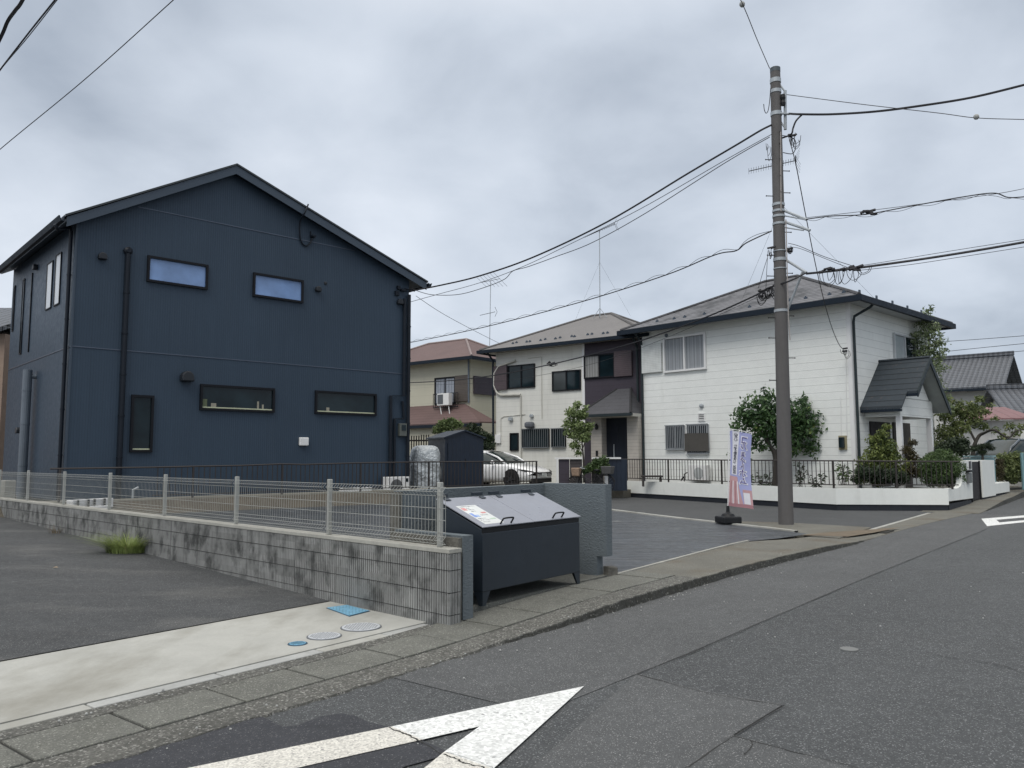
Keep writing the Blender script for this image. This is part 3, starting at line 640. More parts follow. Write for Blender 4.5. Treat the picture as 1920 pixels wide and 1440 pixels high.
mb = MB(); mb.prism([cc+(p-cc)*1.06 for p in Cq], (0, 0, .003)); finish('rim', mb, mEdge, rt); mb = MB(); mb.prism([p+Vector((0, 0, .0035)) for p in Cq], (0, 0, .005)); finish('lid', mb, mBlueCov, rt)
mb = MB(); bil = lambda a, b: (Cq[0]*(1-a)+Cq[3]*a)*(1-b)+(Cq[1]*(1-a)+Cq[2]*a)*b+Vector((0, 0, .0088))
for i in range(11):
    for j in range(13):
        if (i+j) % 2 == 0 and (abs(i-5) > 1 or abs(j-6) > 2): a, b = .06+i*.083, .05+j*.072; mb.face([bil(a, b), bil(a, b+.03), bil(a+.035, b+.03), bil(a+.035, b)])
finish('tread_pattern', mb, mEdge, rt)
disc('manhole_cover', 677, 1176, .17, mGreyCov, 'larger round grey manhole cover in the concrete apron', mRing)
disc('manhole_cover', 608, 1193, .135, mGreyCov, 'smaller round grey manhole cover left of the larger one', mRing)
disc('valve_cover', 558, 1207, .066, mBlueCov, 'tiny blue valve cover nearest the road in the apron', M('cover_edge_blue', (.03, .07, .11), .6))
mb = MB(); c = G(1497+90, 1219); 
c = G(1592, 1218, .001); mb.lathe(c, [(.07, 0), (.07, .008), (.05, .010)], 20); tag(finish('road_stud', mb, M('cap_worn', (.17, .175, .17), .8)), 'small pale round cap set in the road surface', 'survey cap')

# ---- grasses and weeds
def blades(name, c, n, h, spread, mat, label, cat, lean=.5, w=.006):
    mb = MB()
    for _ in range(n):
        a = random.uniform(0, 6.28); r = spread*math.sqrt(random.random())*.6; b = Vector((c.x+r*math.cos(a), c.y+r*math.sin(a)*.6, c.z))
        d = Vector((math.cos(a)+random.uniform(-.3, .3), math.sin(a)*.7+random.uniform(-.3, .3), 0))*lean*random.uniform(.3, 1.2); H_ = h*random.uniform(.45, 1.1)
        sd_ = Vector((-d.y, d.x, 0)); sd_ = sd_.normalized()*w if sd_.length > 0 else Vector((w, 0, 0)); P = []
        for k in range(5):
            t = k/4; P.append(b + d*H_*t*t*1.3 + Vector((0, 0, H_*(t-.38*t*t*min(1, d.length*1.6)))))
        i = len(mb.v)
        for k, p in enumerate(P): ww = sd_*(1-k/4*.92); mb.v += [tuple(p-ww), tuple(p+ww)]
        for k in range(4): mb.f.append((i+2*k, i+2*k+1, i+2*k+3, i+2*k+2))
    mb.base = tuple(c); return tag(finish(name, mb, mat, uv=False), label, cat)
mGrass = foliage_mat('grass_green', (.14, .18, .05), (.36, .44, .15), (.50, .42, .22)); mDry = foliage_mat('grass_dry', (.10, .08, .05), (.24, .19, .11))
c = G(238, 1036, zlot(unTL(G(238, 1036, .15))[1])); blades('grass_tuft', c, 850, .42, .50, mGrass, 'bushy green grass tuft growing at the foot of the block wall', 'grass tuft', 1.25, .0045)
c = G(338, 1050, zlot(unTL(G(338, 1050, .12))[1])); blades('weed_sprig', c, 60, .15, .10, mDry, 'small dry weed sprig right of the grass tuft', 'weed', .6)
c = G(106, 1000, zlot(unTL(G(106, 1000, .2))[1])); blades('weed_sprig', c, 40, .22, .22, mDry, 'straggly dry weed twigs left of the grass tuft', 'weed', .9, .004)
c = G(104, 1064, zlot(unTL(G(104, 1064, .1))[1])+.004); mb = MB(); mb.face([c+Vector((-.04, 0, 0)), c+Vector((0, -.02, .006)), c+Vector((.04, 0, .002)), c+Vector((0, .02, .01))]); tag(finish('fallen_leaf', mb, M('dead_leaf', (.4, .30, .18), .8)), 'single pale brown leaf lying on the asphalt lot', 'leaf')
for i in range(0): pass
peb = MB()
for _ in range(240):
    t = random.uniform(-2, 13); l = random.choice([random.gauss(4.16, .06), random.gauss(5.05, .05)]) if t < 5 else random.gauss(4.08, .08)
    if t > 3 and random.random() < .25: l = random.uniform(1, 4.1)
    p = TL(t, l, (.01 if l < 4.15 else hk(t)+.012)); r = random.uniform(.003, .010)
    peb.lathe(p, [(r*.8, 0), (r, r*.5), (r*.5, r*1.1)], 5)
struct('loose_grit', peb, mKerbst, kind='stuff', uv=False)

# ================================================================== HOUSES
def hroot(name, label, p, cat='house'): return thing(name, label, cat, tuple(p))
def ringbox(mb, w, s0, s1, z0, z1, t, o0, o1):
    mb.wbox(w, s0, s0+t, z0, z1, o0, o1); mb.wbox(w, s1-t, s1, z0, z1, o0, o1)
    mb.wbox(w, s0+t, s1-t, z0, z0+t, o0, o1); mb.wbox(w, s0+t, s1-t, z1-t, z1, o0, o1)
def window(w, rect, root, fm, gm, t=.06, mull=0, depth=.07, base=0.0, sill=None, panes=None, mz=(), name='window', inner_t=.03):
    s0, s1, z0, z1 = rect; mb = MB(); ringbox(mb, w, s0, s1, z0, z1, t, base+.002, base+depth)
    for k in range(mull):
        c = s0+(s1-s0)*(k+1)/(mull+1); mb.wbox(w, c-inner_t, c+inner_t, z0+t, z1-t, base+.004, base+depth-.012)
    for q in mz: mb.wbox(w, s0+t, s1-t, z0+(z1-z0)*q-.015, z0+(z1-z0)*q+.015, base+.006, base+depth-.018)
    f = finish(name, mb, fm, root, uv=False)
    n = mull+1
    for k in range(n):
        a = s0+t+(s1-s0-2*t)*k/n; b = s0+t+(s1-s0-2*t)*(k+1)/n; mb = MB(); mb.wbox(w, a, b, z0+t, z1-t, base+.003, base+.018)
        finish('pane', mb, (gm if not isinstance(gm, (list, tuple)) else gm[k]), f)
    if sill:
        mb = MB(); mb.wbox(w, s0+t, s1-t, z0+t, z0+t+.035, base+.0185, base+.026); finish('inner_sill', mb, sill, f)
    return f
def hood(w, s, z, r, root, mat, name='vent_hood', base=0.):
    mb = MB(); pr = []
    n = 9
    for k in range(n+1):
        a = math.pi*k/n; pr.append((s-r*math.cos(a), z+r*math.sin(a)*1.0))
    pts = [(s-r, z-r*.7)] + pr + [(s+r, z-r*.7)]
    P = [w.P(a, b, base) for a, b in pts]; mb.prism(P, w.n*r*1.3)
    return finish(name, mb, mat, root, bevel=r*.2)
def pipe(w, pts, r, root, mat, name='downpipe', n=10, clips=True):
    mb = MB(); mb.tube([w.P(s, z, o) for s, z, o in pts], r, n)
    if clips:
        for (a, b) in zip(pts[:-1], pts[1:]):
            L_ = abs(a[1]-b[1])
            if L_ > 1.5:
                for k in range(1, int(L_/1.2)+1):
                    q = k/(int(L_/1.2)+1); s = a[0]+(b[0]-a[0])*q; z = a[1]+(b[1]-a[1])*q; o = a[2]+(b[2]-a[2])*q
                    mb.tube([w.P(s, z-.015, o), w.P(s, z+.015, o)], r*1.25, n)
    return finish(name, mb, mat, root, smooth=False, uv=False)

mBelt = M('belt_metal', (.085, .105, .14), .35, metal=.3)
# ---- A: dark navy gabled house
HA = Vector((ray(131, 700)[0]/ray(131, 700)[1]*18.6, 18.6, 0)); WA = WP(HA, 47); WAL = WP(HA, -43)
WAL.n = Vector((-abs(WAL.n.x), -abs(WAL.n.y), 0)).normalized()
s_r = WA.sz(765.5, 700)[0]; zb_ = .55; zeL = WA.sz(143, 432)[1]; zeR = WA.sz(765, 548)[1]
OV = .32
sR, zR = WA.sz(445, 306, OV); sL0, zL0 = WA.sz(123, 401, OV); sL1, zL1 = WA.sz(803, 527, OV)
dL = WAL.sz(9.5, 800)[0]
print('navy: width', s_r, 'eaves', zeL, zeR, 'ridge', sR, zR, sL0, zL0, sL1, zL1)
root = hroot('gabled_house', 'dark navy two storey gabled house with narrow slit windows', WA.P(0, zb_))
def zroof(s): return (zL0+(zR-zL0)*(s-sL0)/(sR-sL0)) if s < sR else (zR+(zL1-zR)*(s-sR)/(sL1-sR))
TH = .20
mb = MB(); gp = [WA.P(0, zb_), WA.P(s_r, zb_), WA.P(s_r, zroof(s_r)-TH), WA.P(sR, zR-TH), WA.P(0, zroof(0)-TH)]
mb.prism(gp, -WA.n*dL); finish('wall', mb, mNavyWall, root)
mb = MB(); rp = [WA.P(sL0, zL0-.05, OV), WA.P(sR, zR-.05, OV), WA.P(sL1, zL1-.05, OV), WA.P(sL1, zL1, OV), WA.P(sR, zR, OV), WA.P(sL0, zL0, OV)]
mb.prism(rp, -WA.n*(dL+2*OV)); roof = finish('roof', mb, mNavyRoof, root)
mb = MB(); bw = .235
mb.prism([WA.P(sL0+.04, zL0-.055-bw, OV-.03), WA.P(sR, zR-.055-bw, OV-.03), WA.P(sR, zR-.055, OV-.03), WA.P(sL0+.04, zL0-.055, OV-.03)], -WA.n*.03); finish('barge_board', mb, mNavyTrim, root)
mb = MB(); mb.prism([WA.P(sR+.001, zR-.055-bw, OV-.03), WA.P(sL1-.04, zL1-.055-bw, OV-.03), WA.P(sL1-.04, zL1-.055, OV-.03), WA.P(sR+.001, zR-.055, OV-.03)], -WA.n*.03); finish('barge_board', mb, mNavyTrim, root)
mb = MB()
for (a, b) in ((sL0+.05, sR), (sR, sL1-.05)):
    mb.prism([WA.P(a, zroof(a)-.10, OV-.061), WA.P(b, zroof(b)-.10, OV-.061), WA.P(b, zroof(b)-.17, OV-.061), WA.P(a, zroof(a)-.17, OV-.061)], -WA.n*(dL+2*OV-.13))
finish('soffit', mb, mNavyTrim, root)
for (a, sgn) in ((sL0, -1), (sL1, 1)):
    mb = MB(); z = zroof(a)-.06; gpts = [(a+sgn*.02, z-.13), (a+sgn*.10, z-.12), (a+sgn*.145, z+.0), (a+sgn*.12, z+.0), (a+sgn*.09, z-.10), (a+sgn*.035, z-.11), (a+sgn*.035, z), (a+sgn*.02, z)]
    mb.prism([WA.P(s, zz, OV+.02) for s, zz in gpts], -WA.n*(dL+2*OV+.04)); finish('gutter', mb, mGutterN, root)
for (p, q) in (((136, 651), (752, 699)), ((262, 389), (662, 469))):
    a = WA.sz(*p); b = WA.sz(*q); z = (a[1]+b[1])/2; mb = MB()
    mb.wbox(WA, max(a[0]-.05, .0), b[0]+.05 if z > 4.6 else s_r-.02, z-.012, z+.012, .001, .014); finish('belt_flashing', mb, mBelt, root)
zbelt = (WA.sz(136, 651)[1]+WA.sz(752, 699)[1])/2
mb = MB(); mb.wbox(WAL, .02, dL, zbelt-.012, zbelt+.012, .001, .014); finish('belt_flashing', mb, mBelt, root)
mb = MB(); mb.wbox(WA, -.02, .02, zb_, zroof(0)-.3, .001, .02); finish('corner_trim', mb, mNavyTrim, root)
for (q, g, sill) in (((276, 479, 388, 544), mGlassBlue, None), ((474, 511, 567, 569), mGlassBlue, None), ((375, 720, 513, 774), mGlassDk, mCream), ((590, 732, 704, 780), mGlassDk, mCream), ((246, 740, 284, 848), mGlassDk, mCream)):
    window(WA, WA.rect(*q), root, mBlackFrame, g, .06, sill=sill)
for (px, py, m, w_, h_) in ((383, 757, 0, .13, .20), (400, 758, 1, .14, .10), (483, 764, 1, .055, .20), (492, 767, 1, .05, .12), (614, 768, 1, .10, .10)):
    s, z = WA.sz(px, py); mb = MB(); z0 = WA.rect(375, 720, 513, 774)[2]+.095 if px < 550 else WA.rect(590, 732, 704, 780)[2]+.095
    mb.wbox(WA, s-w_/2, s+w_/2, z0, z0+h_, .0185, .022); finish('object_on_sill', mb, (M('box_olive', (.11, .13, .07), .7), M('box_beige', (.30, .28, .22), .7))[m], root)
for (q, g) in (((86, 488, 101, 583), mGlassWhite), ((102, 472, 117, 575), mGlassWhite), ((54, 512, 62, 660), mGlassDk), ((37, 522, 48, 665), mGlassDk), ((23, 535, 30, 622), mGlassDk)):
    x0, y0, x1, y1 = q; a = WAL.sz(x1, y0); b = WAL.sz(x0, y1); window(WAL, (a[0], b[0], b[1]-0, a[1]), root, mBlackFrame, g, .035 if g is mGlassDk else .03, depth=.03)
for (w, px, py, r) in ((WA, 191, 482, .10), (WA, 348, 708, .16), (WA, 595, 543, .09), (WA, 748, 567, .10), (WAL, 70, 502, .09), (WAL, 39, 808, .10)):
    s, z = w.sz(px, py); hood(w, s, z, r, root, mLouvre)
s, z = WA.sz(610, 531); mb = MB(); mb.lathe(WA.P(s, z, .0), [(.05, 0), (.05, .02), (.02, .03)], 16, WA.n); finish('round_vent', mb, mLouvre, root)
s, z = WA.sz(568, 828); mb = MB(); mb.wbox(WA, s-.14, s+.14, z-.12, z+.12, .001, .10); finish('vent_cover', mb, mWhitePl, root, bevel=.025, label='white vent cover low on the gable wall')
# ducts and downpipes
sa, za = WA.sz(239, 470); pipe(WA, [(sa, za-.06, .06), (sa, zb_, .06)], .065, root, mBlackPipe)
mb = MB(); mb.lathe(WA.P(sa, za-.02, .0), [(.10, 0), (.10, .10), (.05, .14)], 20, WA.n); finish('duct_cap', mb, mBlackPipe, root, smooth=False)
pipe(WAL, [(.22, zeL+.02, .07), (.22, zb_, .07)], .045, root, mBlackPipe)
mb = MB(); mb.tube([WAL.P(-.05, zL0-.22, .48), WAL.P(.02, zL0-.33, .40), WAL.P(.2, zeL+.10, .10), WAL.P(.22, zeL-.02, .07)], .04, 10); finish('downpipe', mb, mBlackPipe, root, smooth=True)
for k, (px, r) in enumerate(((739, .045), (749, .03), (763, .06))):
    s = WA.sz(px, 700)[0]
    if k == 2: pipe(WA, [(s_r-.05, zeR-.1, .09), (s_r-.05, zb_, .09)], .055, root, mBlackPipe)
P_ = lambda px, py, o: (*WA.sz(px, py, o), o)
for pts, r in (([P_(759, 560, .08), P_(757, 742, .08), P_(733, 742, .08), P_(731, 915, .08)], .05), ([P_(755, 752, .07), P_(757, 785, .07), P_(740, 785, .07), P_(739, 915, .07)], .04)):
    pipe(WA, pts, r, root, mBlackPipe, name='duct')
s, z = WA.sz(752, 806); mb = MB(); mb.wbox(WA, s-.13, s+.13, z-.20, z+.20, .001, .14); mt = finish('meter_box', mb, M('meter_case', (.10, .11, .10), .5), root, bevel=.01)
mb = MB(); mb.wbox(WA, s-.07, s+.08, z-.02, z+.15, .141, .155); finish('meter_window', mb, mGlassDk, mt)
# antenna lead looping over the barge
mb = MB(); mb.tube(smooth_path([WA.P(*WA.sz(578, 383, OV+.03), OV+.03), WA.P(*WA.sz(572, 398, OV+.05), OV+.05), WA.P(*WA.sz(563, 415, .15), .15), WA.P(*WA.sz(562, 440, .06), .06), WA.P(*WA.sz(566, 455, .04), .04), WA.P(*WA.sz(574, 461, .04), .04), WA.P(*WA.sz(582, 455, .04), .04), WA.P(*WA.sz(586, 443, .04), .04)], 5), .022, 8); finish('cable_conduit', mb, mBlackPipe, root, smooth=True)
s, z = WA.sz(583, 443); mb = MB(); mb.wbox(WA, s-.03, s+.09, z-.035, z+.01, 0.001, .16); mb.wbox(WA, s-.035, s-.005, z-.03, z+.14, .001, .03); finish('bracket', mb, mBlackPipe, root)
# service entry at the right corner
s, z = WA.sz(757, 545); mb = MB(); mb.wbox(WA, s-.15, s+.02, z-.03, z+.03, .001, .10); mb.wbox(WA, s-.28, s-.18, z+.0, z+.12, .001, .08); mb.wbox(WA, s-.36, s-.22, z-.20, z-.06, .001, .08); mb.tube([WA.P(s, z+.05, .06), WA.P(s+.35, z+.02, .12)], .025, 8); finish('service_bracket', mb, mBlackPipe, root)
# grey standpipe on the left wall
a = WAL.sz(52, 697, .2); b = WAL.sz(44, 925, .2)
mb = MB(); mb.tube([WAL.P(a[0], a[1]+.05, .2), WAL.P(a[0], zb_-.1, .2)], .11, 16)
for q in (.15, .42, .75): z = a[1]+(zb_-a[1])*q; mb.tube([WAL.P(a[0], z-.02, .2), WAL.P(a[0], z+.02, .2)], .118, 16)
mb.tube([WAL.P(a[0], a[1]-.12, .2), WAL.P(a[0]-.02, a[1]-.12, .0)], .06, 10); finish('standpipe', mb, mGreyPipe, root, smooth=False)

# ---- hip roofs
def hip(root, w, s0, s1, dep, z, rise, over, rm, gm, soff, name='roof', thick=.10, gut=.13, ridge_off=0., plast=None, cap=True):
    """w: front wall plane; eave rectangle s0-over..s1+over and depth dep behind the plane"""
    a, b, f_, k = s0-over, s1+over, over, -(dep+over); half = (dep+2*over)/2; mid = (f_+k)/2
    if (b-a) >= (dep+2*over): r0, r1 = w.P(a+half, z+rise, mid), w.P(b-half, z+rise, mid)
    else: r0 = r1 = w.P((a+b)/2, z+rise, mid)
    e = [w.P(a, z, f_), w.P(b, z, f_), w.P(b, z, k), w.P(a, z, k)]
    mb = MB(); mb.face([e[0], e[1], r1, r0]); mb.face([e[1], e[2], r1]); mb.face([e[2], e[3], r0, r1]); mb.face([e[3], e[0], r0])
    ro = finish(name, mb, rm, root)
    mb = MB(); q = .03
    mb.wbox(w, a+q, b-q, z-thick, z-.006, k+q, f_-q); finish('soffit', mb, soff, root)
    mb = MB()
    for (x0, x1, o0, o1) in ((a-.11, b+.11, f_-.02, f_+.10), (a-.11, b+.11, k-.10, k+.02), (a-.11, a+.01, k+.021, f_-.021), (b-.01, b+.11, k+.021, f_-.021)):
        mb.wbox(w, x0, x1, z-gut, z-.012, o0, o1)
    finish('gutter', mb, gm, root)
    if cap:
        mb = MB()
        for (p, q) in ((e[0], r0), (e[1], r1), (e[2], r1), (e[3], r0), (r0, r1)):
            if (p-q).length > .1: mb.tube([p+Vector((0, 0, .012)), q+Vector((0, 0, .02))], .065, 6)
        finish('ridge_cap', mb, cap if cap is not True else rm, root, uv=False)
    return e, r0, r1, ro
def snow_guard(w, root, s, dep_frac, e_z, rise, half, over, mat):
    o = over-half*dep_frac; z = e_z+rise*dep_frac
    mb = MB(); mb.wbox(w, s-.06, s+.06, z-.01, z+.055, o-.02, o+.02); mb.wbox(w, s-.02, s+.02, z+.056, z+.09, o-.015, o+.015)
    return finish('snow_guard', mb, mat, root)

# ---- D: white sided house on the corner
DC = Vector((ray(1597, 700)[0]/ray(1597, 700)[1]*25.6, 25.6, 0)); WD = WP(DC, -43); WD.n = Vector((-abs(WD.n.x), -abs(WD.n.y), 0)).normalized()
WDR = WP(DC, 47); sDl = WD.sz(1206, 750)[0]; zD = WD.sz(1590, 572)[1]; sDr = 7.1; zbD = .3
print('white: len', sDl, 'soffit', zD, WD.sz(1210, 612), 'right', WDR.sz(1745, 610))
zD = (zD+WD.sz(1210, 622)[1])/2
root = hroot('corner_house', 'white sided two storey house with dark eaves behind the white garden wall', WD.P(0, zbD))
mb = MB(); mb.prism([WD.P(0, zbD), WD.P(sDl, zbD), WD.P(sDl, zbD)-WD.n*sDr, WD.P(0, zbD)-WD.n*sDr], (0, 0, zD-zbD)); finish('wall', mb, mWhiteSiding, root)
mb = MB(); mb.wbox(WD, -.0, .11, zbD, zD, .002, .025); mb.wbox(WDR, -.025, .10, zbD, zD, .002, .025); finish('corner_trim', mb, mWhitePl, root)
ovD = .62; riseD = 1.95
eD, rD0, rD1, roofD = hip(root, WD, 0, sDl, sDr, zD+.12, riseD, ovD, mSlate, mGutterN, mSoffit, gut=.20, thick=.12, cap=mSlate)
hf = (sDr+2*ovD)/2
for px in (1226, 1258, 1278, 1315, 1400, 1476, 1506, 1551, 1578):
    s = WD.sz(px, 560, .3)[0]; snow_guard(WD, root, s, .12, zD+.12, riseD, hf, ovD, mNavyTrim)
for k in range(5):
    s = .4+k*1.35; mb = MB(); o = ovD-.42; mb.wbox(WDR, s-.05, s+.05, zD+.12+riseD*.1-.0, zD+.12+riseD*.1+.16, o-.02, o+.02); finish('snow_guard', mb, mNavyTrim, root)
window(WD, WD.rect(1245, 634, 1326, 692), root, mWhitePl, M('net_curtain', (.34, .36, .38), .5, ((2, .06, one),), lines=(('u', .11, .3, .22, .004), ('u', .17, .2, .2, .003))), .07, mull=1, depth=.10)
a = WD.rect(1204.5, 648, 1244, 697); mb = MB(); mb.wbox(WD, a[0]+.02, a[1], a[2], a[3], .002, .11); finish('shutter_box', mb, M('shutter_white', (.64, .66, .64), .6, lines=(('v', .07, .12, .15, .004), ('u', .14, .06, .08, .003))), root)
for i, q in enumerate(((1249, 799, 1286, 842), (1289, 797, 1331, 850))):
    r = WD.rect(*q); window(WD, r, root, M('alu_frame', (.38, .40, .42), .4, metal=.4), mGlassDk, .05, mull=1, depth=.06)
    mb = MB(); n = 11
    for k in range(n): c = r[0]+.05+(r[1]-r[0]-.1)*k/(n-1); mb.wbox(WD, c-.012, c+.012, r[2], r[3], .10, .125)
    mb.wbox(WD, r[0], r[1], r[2]-.03, r[2]-.001, .07, .13); mb.wbox(WD, r[0], r[1], r[3]+.001, r[3]+.03, .07, .13); finish('window_bars', mb, MATS['alu_frame'], root)
r = WD.rect(1288, 813, 1333, 846); mb = MB(); mb.wbox(WD, r[0], r[1], r[2], r[3], .14, .17)
finish('bamboo_blind', mb, M('blind_brown', (.085, .08, .072), .8, lines=(('v', .035, .2, .5, .003),)), root)
s, z = WD.sz(1316, 761); mb = MB(); mb.lathe(WD.P(s, z, 0), [(.085, 0), (.085, .06), (.055, .10), (.015, .12)], 18, WD.n); finish('vent_cap', mb, mSteel, root, smooth=False)
s, z = WD.sz(1250, 629); mb = MB(); mb.lathe(WD.P(s, z, 0), [(.07, 0), (.07, .04), (.03, .06)], 16, WD.n); finish('vent_cap', mb, mGreyPipe, root)
s, z = WD.sz(1316, 782); mb = MB()
ringbox(mb, WD, s-.15, s+.15, z-.15, z+.15, .03, .002, .05)
for k in range(4): mb.wbox(WD, s-.12, s+.12, z-.10+k*.065, z-.07+k*.065, .004, .04)
lv = finish('louvre_vent', mb, mWhitePl, root); mb = MB(); mb.wbox(WD, s-.12, s+.12, z-.12, z+.12, .001, .006); finish('vent_backing', mb, mLouvre, lv)
a = WD.rect(1573, 817, 1589, 843); mb = MB(); mb.wbox(WD, a[0], a[1], a[2], a[3], .001, .05); em = finish('meter_board', mb, M('board_tan', (.30, .27, .17), .7), root)
mb = MB(); mb.wbox(WD, a[0]+.05, a[1]-.04, a[2]+.06, a[3]-.05, .051, .15); finish('electric_meter', mb, mGlassDk, em, bevel=.02)
for pts in ([(1586, 668), (1588, 818)], [(1576, 745), (1578, 817)]):
    P2 = [(*WD.sz(x, y, .02), .02) for x, y in pts]; pipe(WD, P2, .012, root, mWhitePl, 'conduit', 6, False)
# downpipes round the corner
pts = [WDR.P(.55, zD+.0, ovD-.05), WDR.P(.50, zD-.12, ovD-.12), WDR.P(.16, zD-.42, .10), WDR.P(.14, zD-.6, .07), WDR.P(.14, zbD, .07)]
mb = MB(); mb.tube(pts, .045, 10); finish('downpipe', mb, mGutterG, root)
pts = [WD.P(sDl-.02, zD+.0, ovD-.08), WD.P(sDl-.02, zD-.35, .10), WD.P(sDl-.02, zD-.5, .07), WD.P(sDl-.02, zbD, .07)]
mb = MB(); mb.tube(pts, .045, 10); finish('downpipe', mb, mGutterG, root)
r = WDR.rect(1673, 624, 1716, 678); r = (r[0], r[1], r[2]-.35, r[3]); window(WDR, r, root, M('alu_bright', (.50, .52, .53), .4), [M('glass_pale', (.36, .40, .42), .08), mGlassDk], .05, mull=1, depth=.08)
mb = MB(); mb.wbox(WDR, r[1]+.02, r[1]+.10, r[2], r[3], .002, .10); finish('shutter_edge', mb, mBlackFrame, root)
# entrance porch with its own steep gable
sp0, zp0 = WDR.sz(1612, 765); spr, zpr = WDR.sz(1648, 678); 
LP = 1.62; half_w = spr-sp0
px_ = None
print('porch', sp0, zp0, spr, zpr)
spl = .12; zpl = zp0+(zpr-zp0)*((spl-sp0)/(spr-sp0)) if spl > sp0 else zp0
def prof(a, b, z_a, z_b, L0, L1, mat, nm, th=.07):
    mb = MB(); mb.prism([WDR.P(a, z_a, L0), WDR.P(b, z_b, L0), WDR.P(b, z_b, L1), WDR.P(a, z_a, L1)], (0, 0, -th)); return finish(nm, mb, mat, root)
s2 = spr+half_w*1.0
prof(sp0, spr, zp0, zpr, .005, LP*.82, mSlateDk, 'porch_roof'); zc = zp0+(zpr-zp0)*.30; sc = sp0+(spr-sp0)*.30
prof(sc, spr, zc, zpr, LP*.82+.001, LP, mSlateDk, 'porch_roof'); prof(spr+.001, s2, zpr, zp0, .005, LP, mSlateDk, 'porch_roof')
mb = MB(); mb.tube([WDR.P(spr, zpr+.0, 0), WDR.P(spr, zpr+.0, LP+.02)], .06, 6); finish('porch_ridge', mb, mSlateDk, root)
for (a, b, za_, zb2) in ((sc, spr, zc, zpr), (spr, s2, zpr, zp0)):
    mb = MB(); mb.prism([WDR.P(a, za_-.085, .01), WDR.P(b, zb2-.085, .01), WDR.P(b, zb2-.085, LP-.01), WDR.P(a, za_-.085, LP-.01)], (0, 0, -.02)); finish('porch_soffit', mb, M('soffit_greygreen', (.30, .32, .31), .7), root)
    mb = MB(); mb.prism([WDR.P(a, za_+.01, LP+.002), WDR.P(b, zb2+.01, LP+.002), WDR.P(b, zb2-.20, LP+.002), WDR.P(a, za_-.20, LP+.002)], WDR.n*.04); finish('porch_barge', mb, mGutterG, root)
mb = MB(); w0, w1 = sc+.1, 2*spr-sc-.1; mb.prism([WDR.P(w0, zc-.20, LP-.45), WDR.P(w1, zc-.20, LP-.45), WDR.P(spr, zpr-.22, LP-.45)], WDR.n*-.08); finish('porch_gable', mb, mWhiteSiding, root)
zbm0, zbm1 = zp0-.30, zp0-.02
q0, q1 = sp0+.30, s2-.30
mb = MB(); mb.wbox(WDR, q0, q1, zbm0, zc-.21, LP-.62, LP-.46); mb.wbox(WDR, q0, q0+.14, zbm0, zbm1, .01, LP-.625); mb.wbox(WDR, q1-.14, q1, zbm0, zbm1, .01, LP-.625); finish('porch_beam', mb, mWhiteSiding, root)
mb = MB(); mb.wbox(WDR, q0+.14, q1-.14, zbm0+.01, zbm0+.03, .01, LP-.63); finish('porch_ceiling', mb, mWhitePl, root)
mb = MB(); mb.wbox(WDR, sp0-.02, sp0+.10, zp0-.16, zp0-.075, .02, LP*.80); finish('porch_gutter', mb, mGutterN, root); mb = MB(); mb.wbox(WDR, sc-.05, sc+.06, zc-.17, zc-.08, LP*.80, LP+.04); finish('porch_gutter', mb, mGutterN, root)
for c in (q0+.08, q1-.10):
    mb = MB(); mb.wbox(WDR, c-.08, c+.08, zbD, zbm0-.002, LP-.62, LP-.46); finish('porch_post', mb, mWhitePl, root, bevel=.01)
mb = MB(); mb.wbox(WDR, WDR.sz(1672, 785)[0], WDR.sz(1672, 785)[0]+1.5, zbD, zbm0-.10, .002, .05); finish('darkening_panel', mb, M('panel_brown', (.05, .042, .036), .7, ((3., .2, one),), lines=(('u', .12, .08, .5, .004),)), root)  # brown panel added to darken the space behind the porch posts
a = WDR.sz(1629, 785)[0]; b = WDR.sz(1664, 785)[0]; mb = MB(); mb.wbox(WDR, a, b+.05, zbD+.25, zbm0-.12, .002, .06); d_ = finish('front_door', mb, mTimber, root); mb = MB(); mb.wbox(WDR, b-.12, b-.09, zbD+1.1, zbD+1.4, .061, .10); finish('handle', mb, mSteel, d_)

# ---- C: beige house with the plum bay
CC = Vector((ray(1204, 700)[0]/ray(1204, 700)[1]*32.4, 32.4, 0)); WC = WP(CC, -53); WC.n = Vector((-abs(WC.n.x), -abs(WC.n.y), 0)).normalized()
sCl = WC.sz(930, 750)[0]; sCp = WC.sz(1095, 700)[0]; zC = (WC.sz(1180, 634)[1]+WC.sz(935, 664)[1])/2; zbC = .36
print('beige', sCl, sCp, WC.sz(1180, 634)[1], WC.sz(935, 664)[1]); dC = 6.6
root = hroot('beige_house', 'beige sided two storey house with a plum coloured bay and taupe slate roof', WC.P(0, zbC))
mb = MB(); mb.prism([WC.P(sCp+.002, zbC), WC.P(sCl, zbC), WC.P(sCl, zbC)-WC.n*dC, WC.P(sCp+.002, zbC)-WC.n*dC], (0, 0, zC-zbC)); finish('wall', mb, mBeige, root)
mb = MB(); mb.prism([WC.P(-.1, zbC, .05), WC.P(sCp, zbC, .05), WC.P(sCp, zbC)-WC.n*dC, WC.P(-.1, zbC)-WC.n*dC], (0, 0, zC-zbC-.001)); finish('bay_wall', mb, mPlum, root)
mb = MB(); mb.wbox(WC, sCp-.07, sCp+.05, zbC+2.2, zC, .052, .075); finish('bay_trim', mb, mWhitePl, root)
eC, rC0, rC1, _r = hip(root, WC, 0, sCl, dC, zC+.12, 1.75, .55, mSlateB, mGutterN, M('soffit_beige', (.45, .44, .40), .8), gut=.16, cap=mSlateB)
hfC = (dC+1.1)/2
for px in (958, 963, 984, 990, 1010, 1017, 1038, 1045, 1067, 1074, 1097, 1105, 1128, 1136): 
    s = WC.sz(px, 645, .2)[0]; snow_guard(WC, root, s, .13+(px % 2)*.02, zC+.12, 1.75, hfC, .55, mNavyTrim)
